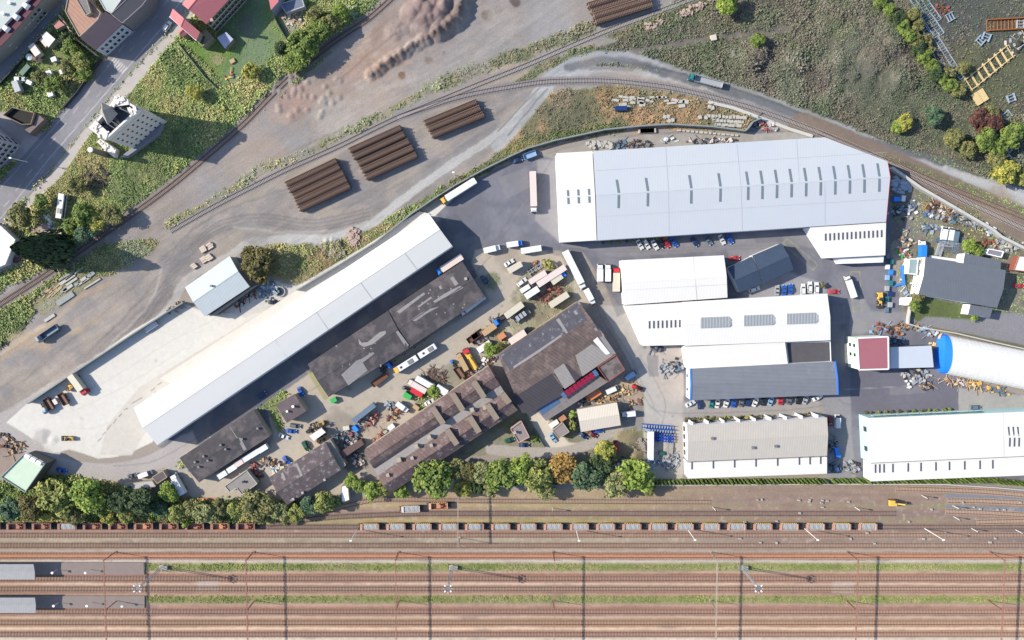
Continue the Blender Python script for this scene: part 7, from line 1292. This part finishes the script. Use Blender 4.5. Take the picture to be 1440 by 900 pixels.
for q in [(772,413,7,1.6,[PC['red'],RUST,PC['dred']],'long red scrap machinery frames between the trailers','scrap_heap','scrap',60,.75,3.2,34),(533,614,4.5,1.2,[PC['red'],PC['orange'],CONC],'orange-red scrap frames at the edge of the brown factory','scrap_heap','scrap',30,.7,1.4,36),
 (523,590,4.5,1.4,[RUST,PC['pinkw'],PC['red']],'heap of rusty and pink scrap beside the dark container trailer','scrap_heap','scrap',40,.5,1.8,38),(505,592,2,1.2,[PC['red'],PC['cabblue'],PC['silver']],'small red and blue scrap pile below the dark container trailer','scrap_heap','scrap',16,.4,1.2,30),
 (497,612,3,1.2,[PC['dred'],PC['navy'],S],'dark red and steel scrap pile below the vivid blue tank box','scrap_heap','scrap',22,.4,2,0),(484,612,3.6,1.2,[PC['silver'],DARK,PC['greyb']],'silver machine parts in the shaded scrapyard corner','scrap_heap','scrap',30,.4,2.4,0),(493,622,3.4,1,[PC['pinkw'],PC['silver'],RUST],'pale sheet metal scrap next to the plank shed','scrap_heap','scrap',22,.3,2,20),
 (476,618,4,1.3,[DARK,S,PC['navy']],'dark engine scrap east of the mottled brown shed','scrap_heap','scrap',34,.4,3,60),(500,640,3,1,[DARK,PC['navy'],S],'dark scrap in the shade under the plank shed','scrap_heap','scrap',30,.4,3,60),(505,652,2.8,1.2,[PC['pinkw'],PC['cream'],RUST],'pale crates and rust at the west gable of the brown factory','scrap_heap','scrap',16,.1,1.6,0),
 (442,601,3.6,1.2,[PC['tan'],DARK,S,RUB],'heap of tyres and parts left of the yellow forklift','scrap_heap','scrap',30,.3,1.4,30),(450,618,3,1.5,[PC['tan'],DARK],'stacked brown timber under the small white roofed shelter','scrap_heap','scrap',16,.6,1.4,36),
 (377,650,3,1.6,[PC['tan'],S,RUST],'tyres and rubble heap above the white round tank','scrap_heap','scrap',28,.2,2,0),(361,662,3.6,1.4,[PC['red'],DARK,PC['brown']],'red and dark junk beside the small grey office','scrap_heap','scrap',28,.4,2,-50),(386,662,2.6,1.6,[PC['white'],PC['cream'],PC['lblue']],'white tanks and boxes at the mottled brown shed','scrap_heap','scrap',12,.05,2,-40),(395,655,2,1.4,[PC['cream'],RUST],'cream drum stack beside the blue car at the mottled shed','scrap_heap','scrap',10,.1,2,0),
 (556,577,3.4,1.3,[RUST,PC['orange'],S],'rusty orange scrap left of the white box truck','scrap_heap','scrap',26,.5,2,0),(552,585,3,1.3,[PC['tan'],RUST,PC['cream']],'tan and rusty scrap on the yard beside the brown factory','scrap_heap','scrap',24,.5,2,50),(550,570,2.6,1.4,[PC['silver'],S,PC['greyb']],'silver engine block pile left of the white box truck','scrap_heap','scrap',18,.2,1.6,0),
 (612,530,4.6,1.2,[mat('brushwood',D(130,108,96),.95,.2,2)],'round pile of brushwood beside two parallel trailers','brushwood_pile','brushwood',110,.97,4,0),(664,527,3.4,1.2,[mat('brick_rubble',D(165,110,90),.9,.2,2),RUST],'reddish brick rubble on the edge of the brown factory','scrap_heap','scrap',24,.2,2.4,30),(676,517,3,.8,[PC['white'],PC['silver']],'white sheets lying on the corner of the brown factory','scrap_heap','scrap',10,.1,1.6,30),
 (687,507,3.4,1.4,[DARK,RUST,PC['pinkw']],'dark red machine scrap next to the works hall corner','scrap_heap','scrap',26,.4,2,30),(697,455,3.4,1.2,[DARK,S,RUST],'dark chassis scrap behind the blue tractor unit','scrap_heap','scrap',26,.5,2,35),(676,478,3.4,1.2,[DARK,PC['brown'],S],'dark scrap between rusty flatbeds and white container','scrap_heap','scrap',26,.6,2,35),(750,372,2.6,1,[PC['orange'],RUST],'orange pallet stack beside the bare chassis trailer','scrap_heap','scrap',10,.1,1,34),
 (860,559,8,1.2,[PC['tan'],PC['brown'],TY],'long heap of tan boards and rubbish along the brown works hall','scrap_heap','scrap',70,.7,2.2,25),(822,566,4,1.0,[PC['pinkw'],S,DARK],'loose machine parts at the north side of the cream gabled shed','scrap_heap','scrap',26,.4,1.6,20),(885,548,4.5,.6,[TY,PC['tan']],'pale planks lying beside the red tractor','scrap_heap','scrap',24,.9,2.5,25),(890,566,3.6,1,[PC['tan'],PC['brown']],'brown crates above the white pickup with dark cab','scrap_heap','scrap',12,.1,1.6,0),
 (948,517,6.5,1.6,[PC['silver'],PC['white'],PC['teal'],DARK],'dense group of white and teal machines on the pale concrete road','scrap_heap','machinery',70,.4,4,0),(925,490,3,1.2,[PC['cabblue'],S,DARK],'blue and grey machine at the south foot of the wedge-shaped extension','scrap_heap','machinery',26,.4,1.4,0),(942,649,5,1,[PC['silver'],S,PC['white']],'jumble of galvanised frames beside the tan-roofed hall','scrap_heap','steel frames',70,.7,3.4,0),(918,653,3.4,1.4,[PC['white'],PC['lblue'],PC['cabblue']],'white and blue bags at the lower end of the long white trailer','scrap_heap','bags',16,.1,1.8,0),
 (876,643,4,1.2,[PC['silver'],DARK,PC['pinkw']],'silver scrap above the large yellow-green tree','scrap_heap','scrap',30,.3,2,0),(872,654,4,1,[PC['red'],PC['white'],PC['pinkw']],'red and white sheets beside the large yellow-green tree','scrap_heap','scrap',16,.1,1.5,5),(896,632,4,2,[mat('grey_rubble',D(168,158,150),.95,.2,2)],'grey rubble mound west of the long white trailer','rubble_mound','rubble',60,.05,6,-60),
 (1077,176,5,1.2,[PC['pinkw'],PC['red'],PC['white']],'red and white sacks at the end of the curved wall','scrap_heap','sacks',26,.1,2,-15),(1062,173,3,1.2,[DARK,PC['navy'],S],'dark blue junk inside the hook of the curved wall','scrap_heap','scrap',24,.3,2,45),(941,197,3.4,1.2,[PC['white'],PC['silver']],'white container-like boxes behind the huge white hall','scrap_heap','boxes',8,.05,1.4,0),(872,204,3.4,1.1,[PC['navy'],DARK,PC['greyb']],'dark blue machinery behind the huge white hall','scrap_heap','machinery',28,.4,1.6,0),(900,203,5,1,[S,DARK,RUST],'steel parts along the north side of the huge white hall','scrap_heap','scrap',44,.4,1.6,0),(1000,198,10,.9,[S,PC['pinkw'],DARK],'mixed parts at the foot of the huge hall roof edge','scrap_heap','scrap',50,.3,.9,2),
 (1284,294,5,.5,[PC['white'],PC['silver']],'white triangular sheets in the east works yard','sheet_pile','sheet metal',9,.0,2.2,70),(1312,290,3.2,1.3,[PC['brown'],RUST,DARK],'dark brown crate heap by the broad white wall','scrap_heap','scrap',18,.3,2.2,0),(1305,286,5.6,1,[PC['yellow'],PC['tan']],'yellow steel beams standing out in the east works yard','scrap_heap','beams',14,.95,1,60),(1324,293,6,.9,[PC['tan'],PC['pinkw'],RUST],'tan boards along the broad white wall','scrap_heap','boards',34,.7,1.8,-32),(1338,297,5,.9,[TY,PC['orange'],DARK],'orange and tan boards right of the dark brown crates','scrap_heap','boards',28,.6,1.8,-30),
 (1322,301,5.6,.5,[PC['silver'],PC['greyb']],'grey metal sheets in the middle of the east works yard','sheet_pile','sheet metal',12,.2,1.8,-28),(1317,309,4.4,.4,[PC['white'],PC['silver']],'pale triangular sheet stack below the grey sheets','sheet_pile','sheet metal',7,.0,1.8,-40),(1336,309,5,.5,[PC['greyb'],PC['silver'],RUST],'blue-grey sheets right of the pale triangular stack','sheet_pile','sheet metal',12,.2,1.6,-28),(1350,306,5,1,[DARK,S,PC['greyb']],'dark parts along the upper white wall','scrap_heap','scrap',34,.4,2,-30),(1363,313,4.4,1,[PC['silver'],PC['white'],S],'silver parts heap near the middle of the white wall','scrap_heap','scrap',26,.3,1.8,-20),
 (1388.5,321,3.4,1,[PC['lblue'],PC['white'],DARK],'pale blue scrap car bodies near the white wall','scrap_heap','scrap',14,.1,1.6,-25),(1398,330,3,1,[PC['white'],PC['red'],PC['pinkw']],'white and red scrap cabin near the white wall bend','scrap_heap','scrap',9,.05,1.4,-10),(1407,343,4.4,1,[PC['white'],TY,PC['silver']],'white and wooden scrap above the low grey shed','scrap_heap','scrap',22,.3,2,20),(1426,346,5,1,[PC['silver'],PC['cream']],'pale scrap sheets near the right edge','scrap_heap','scrap',20,.3,1.8,10),(1390,342,4,1,[mat('brick_rubble',D(165,110,90),.9,.2,2),RUST],'reddish rubble north of the low grey shed','scrap_heap','rubble',26,.2,1.6,-10),
 (1275,290,4,.8,[PC['teal'],PC['greyb'],S],'teal and grey parts beside the huge hall east wall','scrap_heap','scrap',28,.4,2.4,0),(1263,300,4.6,.8,[PC['greyb'],PC['silver'],DARK],'grey-blue parts in the shade of the huge hall','scrap_heap','scrap',28,.3,3,0),(1273,345,3,1,[PC['tan'],S,PC['pinkw']],'sandy scrap strip east of the slit-skylight lean-to','scrap_heap','scrap',44,.3,6,8),(1268,357,2.4,1.2,[PC['yellow'],PC['red'],PC['white'],PC['green']],'colourful red and yellow plastic pile east of the slit-skylight lean-to','scrap_heap','plastic pile',16,.1,3,10),(1309,322,4.6,1,[PC['greyb'],PC['silver'],PC['navy']],'grey-blue bundles beside three parked vans','scrap_heap','bundles',30,.4,1.6,0),(1303,301,2.2,1.1,[PC['cabblue'],PC['teal']],'blue box pile below the yellow steel beams','scrap_heap','boxes',6,.0,1.2,0),
 (1276,400,3.4,1,[PC['silver'],PC['lblue'],PC['white']],'pale tanks west of the slate grey hall','scrap_heap','tanks',14,.2,4.6,-10),(1262,465,5,1.3,[PC['orange'],DARK,RUST],'orange-brown machine north of the red-roofed workshop','scrap_heap','machinery',34,.5,3,0),(1237,462,4,1.2,[PC['dred'],PC['brown'],PC['lblue']],'dark red machine parts above the red-roofed workshop','scrap_heap','machinery',24,.4,2.4,10),(1283,461,3,1.1,[PC['yellow'],S],'yellow machine beside the orange-brown machine','scrap_heap','machinery',12,.4,1,0),(1303,466,5,1,[PC['white'],PC['silver'],PC['lblue']],'white blocks near the blue end wall','scrap_heap','blocks',20,.2,1.4,-15),(1316,478,2.6,1,[TY,PC['orange'],PC['pinkw']],'tan pile touching the blue end wall','scrap_heap','scrap',14,.3,3.2,0),(1258,479,4.6,1.3,[PC['navy'],DARK,PC['cabblue']],'dark blue machine behind the red-roofed workshop','scrap_heap','machinery',30,.4,1.6,-5),
 (1288,528,6,1.1,[PC['silver'],PC['cream'],DARK,PC['white']],'machines and pallets below the white-roofed shed','scrap_heap','machinery',50,.3,3,0),(1279,540,2.4,1.2,[PC['white']],'cluster of white round bags south of the white-roofed shed','bag_cluster','bags',5,.0,1.6,0),(1305,543,3.4,.9,[PC['tan'],DARK,S],'brown scrap pile below the bags and machines','scrap_heap','scrap',22,.3,1.6,0),(1343,536,7,.9,[PC['orange'],TY,PC['pinkw']],'orange boards along the white fabric hall','scrap_heap','boards',46,.8,1.8,-14),(1375,543,6,.9,[TY,PC['orange'],PC['yellow']],'yellow-orange boards further right along the fabric hall','scrap_heap','boards',36,.7,1.4,-14),(1405,550,5,.8,[PC['greyb'],PC['yellow'],S],'grey and yellow pieces at the right end of the fabric hall','scrap_heap','scrap',30,.4,1.4,-12),
 (1174,655,3.4,1.2,[PC['navy'],DARK,PC['lblue']],'dark junk in the shade between the two southern halls','scrap_heap','scrap',26,.3,3,0),(1196,657,4.6,1.1,[PC['white'],PC['silver'],DARK],'white machine frames between the two southern halls','scrap_heap','machinery',30,.4,2.6,0),(1169,625,3,1.2,[DARK,PC['navy'],S],'dark shelving against the east wall of the tan-roofed hall','scrap_heap','shelving',24,.4,4,0),(8,622,5,1.2,[PC['tan'],DARK,RUST],'dark stall frames at the left edge above the villa','scrap_heap','scrap',34,.5,3,-30),(22,632,4.4,1.2,[PC['orange'],DARK,PC['tan']],'orange and dark junk left of the green-roofed villa','scrap_heap','scrap',26,.4,2.4,20),(460,362,4.5,1.2,[mat('grey_rubble',D(168,158,150),.95,.2,2)],'x'),
 (470,338,3.6,.8,[mat('pink_rubble',D(205,180,168),.95,.15,2)],'x'),(380,410,4.6,1.2,[PC['white'],PC['navy'],PC['greyb'],PC['lblue']],'blue and white junk beneath the brown-green tree','scrap_heap','scrap',50,.2,4.6,-40),(341,421,5,1.2,[PC['silver'],DARK,RUST],'machine parts under the canopy of the grey gabled shed','scrap_heap','machinery',34,.4,1.6,34),(354,412,4,1,[RUST,PC['red'],DARK],'reddish rods under the canopy of the grey gabled shed','scrap_heap','rods',26,.8,1.6,34),(247,433,4,1.2,[DARK,PC['orange'],S],'dark machines west of the grey gabled shed','scrap_heap','machinery',22,.3,1.6,33),(137,250,5.5,1.5,[mat('brushwood',D(130,108,96),.95,.2,2),DARK],'tangled brushwood heap below the derelict mill','brushwood_pile','brushwood',90,.9,5,0),
 (68,308,3,1,[PC['white'],PC['cream']],'white rubble sacks left of the white bus','scrap_heap','sacks',14,.1,1.6,-40),(80,330,5,1,[PC['white'],PC['pinkw']],'pale rubble line beside the tall conifer','rubble_mound','rubble',30,.1,1.4,-42),(321,107,2,1,[PC['red'],PC['yellow'],PC['grey']],'colourful play equipment on the lawn','play_equipment','playground',12,.5,1.4,0),(490,18,4,1,[PC['silver'],PC['cream'],PC['greyb']],'garden junk at the top edge','scrap_heap','junk',30,.2,3,0),(410,27,4,.8,[PC['cream'],PC['tan']],'pale rubble patio beside the grey shed at the top edge','rubble_mound','rubble',26,.1,3,0),(1430,212,4.5,1,[PC['silver'],PC['white'],DARK],'silver rubble at the right edge above the yellow bush','scrap_heap','rubble',50,.2,5,0),(1430,60,4.5,1.3,[DARK,PC['silver'],PC['pinkw']],'dark and silver parts right of the timber frames','scrap_heap','scrap',40,.3,5,0),(1323,12,3,.9,[RUST,PC['red']],'small rust-red heap right of the ladder frames','scrap_heap','scrap',22,.6,2,0)]:
    if q[5]=='x': continue
    heap(q[0],q[1],q[2],q[3],q[4],q[5],q[6],q[7],q[8],q[9],ry=q[10],ang=q[11])
tarp=heap(1268,261,4.6,2.2,[mat('grey_tarpaulin',D(170,182,198,.6),.5,.1,1)],'grey tarpaulin-covered mound at the north-east corner of the huge hall','tarpaulin_mound','tarpaulin',26,0,ry=2.4,ang=-25,sx=(2,3.6)); trk('container_small',1261,280,0,'cabblue','cabblue','round blue tank box beside the huge hall east wall','container','container',zc=1.2,s=.8); trk('container_small',1270.5,279,80,'white','white','upright white box beside the blue tank box','container','container',zc=1.2,s=.7)
wall_=None
# metal profile racks north of the slate grey hall
for i,(u,v,L,a) in enumerate(((1334,343,8,-3),(1344,344,7,80),(1352,346,7,80),(1360,348,6.5,80),(1326,340,6,-20),(1336,351,9,-8),(1322,349,6,75))):
    bar(u,v,L,2.4,a,[PC['silver'],PC['greyb'],MET][i%3],'profile_bundle',['grey metal profile bundle at the top left of the stacks','pale upright profile bundle, left of three','pale upright profile bundle, middle of three','pale upright profile bundle, right of three','grey profile bundle beside the blue-bodied lorry','long profile bundle nearest the slate grey hall','short greenish profile bundle near the blue-bodied lorry'][i],'metal profiles','metal profile bundles',.9,0,7,.12)
bar(1330,364,14,1.0,-8,PC['white'],'white_beam','long white beam against the north eave of the slate grey hall','beam',None,1)
# skips along the east wall of the slit-skylight lean-to
for i in range(11):
    u=1249+(i%2)*5-i*.2; v=360+i*7.6; c=['greyb','teal','white','cabblue','lblue','teal','silver','navy','teal','silver','greyb'][i]; trk('container_small',u,v,88,c,c,'%s skip, %s from the north in the row east of the lean-to'%({'greyb':'grey-blue','teal':'teal','white':'white','cabblue':'bright blue','lblue':'pale blue','silver':'silver','navy':'navy'}[c],ORD[i]),'skip','skip',zc=1,s=.62,)
t=thing('hoist_crane','bright blue hoist crane lying west of the glass-roofed shed','crane',tuple(P(1268,384,0)),0); MB().beam((-.5,3,.8),(.6,-4.5,.8),.9,.8).obj('boom',PC['cabblue'],t); MB().beam((.8,5,.6),(0,3,.6),.4).obj('jib',PC['cream'],t); MB().beam((.6,-4.3,.5),(-3,-5.2,.4),.7).obj('base',PC['cabblue'],t)
# blue racks and pallets
BR=paint('rack_blue',30,85,190,.5,.7)
for i,(u,v,L,n) in enumerate(((925,600,13,2),(928,606,12,2),(932,611,9,1),(932,615,9,1),(932,618.5,9,1))):
    p=P(u,v,.8); t=thing('blue_rack','blue steel rack, %s from the north in the rack yard'%ORD[i],'steel rack',(p.x,p.y,0),R(-4),'blue steel racks'); 
    for s in (-1,1): MB().box(0,s*.7,0,L,.2,1.5).obj('side_rail',BR,t)
    mb=MB(); [mb.box(-L/2+.5+k*1.1,0,1.3,.25,1.6,.2) for k in range(int(L/1.1))]; mb.obj('cross_bars',PC['lblue'] if i<2 else BR,t)
for i,(u,v) in enumerate(((937,630),(943.5,630),(937,622.5))): bar(u,v,4.6,1.8,88,CONC,'pallet_stack',['left','right','upper'][i]+' pale pallet stack beside the long white trailer','pallets','pale pallet stacks',.9,0,4,.08)
trk('container_small',931,637.5,0,'dgreen','dgreen','dark green skip beside the pale pallet stacks','skip','skip',zc=1,s=.7)
# concrete blocks in the scrub north of the curved wall
BLK=mat('pale_concrete_block',D(205,202,196),.9,.12,1.5)
def block(u,v,a,b_,h,ang,label,grp,m=BLK):
    p=P(u,v,h/2); o=MB().box(0,0,0,a,b_,h,0,0,.96).obj('concrete_block',m); o.location=(p.x,p.y,0); o.rotation_euler=(0,0,R(ang)); tag(o,label,'concrete block',grp)
random.seed(21)
for j,(x0,x1,y,n) in enumerate(((997,1047,163,11),(1004,1044,169.5,9),(1007,1040,175,8))):
    for i in range(n): block(x0+(x1-x0)*i/(n-1)+random.uniform(-.4,.4),y+i*.28+random.uniform(-.6,.6),random.uniform(.9,1.5),random.uniform(1.1,1.5),.8,random.uniform(-12,12),['pale concrete block in the northern row of the block field','pale concrete block in the middle row of the block field','pale concrete block in the southern row of the block field'][j],'concrete blocks, row %s of the block field'%['north','middle','south'][j])
for u,v in ((998,150.5),(1002,152),(984.5,165),(993,165.5),(934.5,164.5),(939.5,164),(941,170),(946,169)): block(u,v,1.3,1.5,.8,random.uniform(-15,15),'loose pale concrete block in the dry grass by the curved wall','loose blocks in the dry grass')
for i,(u,v,a,b_) in enumerate([(865,141,3,1),(876,148,3.2,1.8),(883,150,2,1),(880,137,2.4,.8),(880,141,2,1),(889,139,2.4,2),(890,144,2,1.4),(901,139,3,1.4),(901,143,2.6,2),(903,147,2.6,2),(911,141,1.8,1.2),(916,143,1.6,.8),(917,137,2,.8),(926,137,2,.9),(930,137,2.8,.9),(935,137,1.6,.8),(937,142,2,.8),(945,145,3.8,.9),(950,141,3,1),(958,143,2.6,1.2),(964,143,2.6,1.6),(959,149,2.6,1.4),(873,136,1.5,1)]): block(u,v,a,b_,.6,random.uniform(-12,12),'pale concrete slab scattered among weeds near the northern track','scattered slabs near the northern track')
for i in range(9): block(901+i*2.4+ (0),184.5-i*.1,2.0 if i<7 else 1.2,1.8,.9,4,'grey-white block lined up inside the curved wall','blocks inside the curved wall')
for i in range(14): block(955+i*6.2,183.5+i*.55,random.uniform(1,1.7),random.uniform(.6,1),.7,random.uniform(-5,0),'small block at the foot of the curved wall, east part','small blocks at the foot of the wall')
for i in range(34): block(826+random.uniform(0,36),206+random.uniform(-6,3)-.06*i,random.uniform(.9,1.5),random.uniform(.9,1.4),random.uniform(.5,1.2),random.uniform(-40,40),'pale stone block in the heap behind the west bay','stone blocks behind the west bay')
# left: beams and planks
for i,(u,v,L,wd,a) in enumerate([(92,420,8.2,2.2,33),(95,393,7.5,1.2,33),(101,396,5.5,.9,33),(93,388,7,.8,30),(130,399,8,.6,31),(118,396,6.5,.6,32),(128,386,3.5,1.6,38),(118,393,2.6,1.6,35),(96,405,4.6,1.2,36),(90,408,3,1.2,33),(105,385,9,.5,35),(70,447,5,1.2,33),(108,400,2,1.3,30)]): bar(u,v,L,wd,a,BLK if i%3 else mat('grey_slab',D(170,172,172),.9,.1,1),'concrete_beam','concrete beam among weeds on the verge left of the haul road, '+['widest of all','long upper','short upper','thin topmost','thin right-hand','thin one inside the grass','short thick','stubby middle','lower middle','stubby lower','very thin long','isolated by the road edge','stubby one by the dark crate'][i],'concrete beam','concrete beams on the verge',.5)
for i in range(11): bar(52+i*3.1,412-i*.6+random.uniform(-2,5),random.uniform(5,8.5),.45,random.uniform(30,46),WOOD,'timber_plank','grey-brown plank in the loose fan left of the concrete beams','plank','planks in the loose fan',.25)
for u,v,a,l in ((286,350,2.5,'upper left pinkish pallet stack beside the haul road bend'),(295.5,345.5,2.4,'upper right pinkish pallet stack beside the haul road bend'),(286.5,365,2.5,'lower left pale pallet stack beside the haul road bend'),(293.5,362,2.5,'lower right pale pallet stack beside the haul road bend'),(273,374,2.1,'small pale pallet stack nearest the grey gabled shed')): bar(u,v,a,a,32,mat('pallet_pale',D(226,208,192),.8,.1,2),'pallet_stack',l,'pallets',None,1,0,3,.06)
for i in range(9): u=942+ (i%9)*6.2; heap(u if u<990 else 985,13+(i*-1.2)+16-12,1.0,.9,[mat('pink_rubble',D(205,180,168),.95,.15,2)],'clump of pinkish stones in the line beside the top track, %s from the left'%ORD[i],'stone_clump','stones',7,0,(.4,.9) if False else .0,None) if False else None
for i,(u,v) in enumerate([(912,37),(922,39),(927,30),(964,19),(972,14),(980,10),(988,8),(955,22),(1002,0)]): heap(u,v,1.5,.9,[mat('pink_rubble',D(205,180,168),.95,.15,2)],'clump of pinkish stones in the line beside the top track','stone_clump','stones',12,.0)['group']='stone clumps beside the top track'
for i in range(22): heap(random.uniform(492,508),random.uniform(324,344)-0,1.3,.7,[mat('pink_rubble',D(205,180,168),.95,.15,2)],'pinkish rubble clump on the bank above the long warehouse','rubble_clump','rubble',7,.0,ang=i)['group']='rubble clumps on the bank'
for i in range(10): heap(random.uniform(454,480),random.uniform(340,362),1.6,.9,[mat('grey_rubble',D(168,158,150),.95,.2,2)],'grey rubble clump on the bank beside the brown-green tree','rubble_clump','rubble',9,.0,ang=i)['group']='grey rubble clumps on the bank'
o=bar(1003,53.5,2.2,2.2,10,PC['cream'],'crate','single pale crate on the track across the wild slope','crate',None,1.6); bar(292,702,9,1.2,0,PC['orange'],'pipe_bundle','orange and white pipe bundle at the foot of the south-west trees','pipes',None,.7,0,3,.1); bar(327,86,2,1.6,30,PC['tan'],'crate','small tan sandbox on the lawn','sandbox',None,.7); bar(117,87,1,1,0,PC['white'],'crate','x','crate') if False else None
trk('container',873.5,152.5,0,'navy','navy','dark blue container in the scrub north of the curved wall','container','container',zc=1.3,s=.75); trk('container_small',138,14,0,'cream','cream','x','container','container') if False else None
for u,v,l in ((77,84,'left white garden shed among the trees'),(89,101,'small white hut among garden trees'),(72,133,'small white hut near the roofless house'),(70,103,'white frame table on the garden lawn')): bar(u,v,2.2,1.8,20,PC['white'],'garden_hut',l,'hut',None,1.6)
p=P(43,81,1); t=thing('water_tank','round white water tank in the fenced garden','tank',(p.x,p.y,0)); MB().cyl((0,0,0),(0,0,2),1.3,14).obj('tank_body',PC['white'],t); MB().cyl((0,0,2),(0,0,2.4),1.25,14,r2=.3).obj('lid',PC['white'],t)
p=P(55,85,1); t=thing('garden_tower','little cream turret in the fenced garden','turret',(p.x,p.y,0)); MB().box(0,0,0,1.4,1.4,3).obj('body',PC['cream'],t); MB().box(0,0,3,1.7,1.7,.5,0,0,.3).obj('roof',PC['brown'],t)
p=P(393,410,.3); t=thing('round_basin','round grey basin on the pale concrete near the junk','basin',(p.x,p.y,0)); mb=MB(); [mb.beam((2.3*math.cos(a*.4488),2.0*math.sin(a*.4488),.35),(2.3*math.cos((a+1)*.4488),2.0*math.sin((a+1)*.4488),.35),.4,.7) for a in range(14)]; mb.obj('rim',CONC,t); MB().cyl((0,0,.1),(0,0,.2),2.1,14).obj('water',GLS,t)
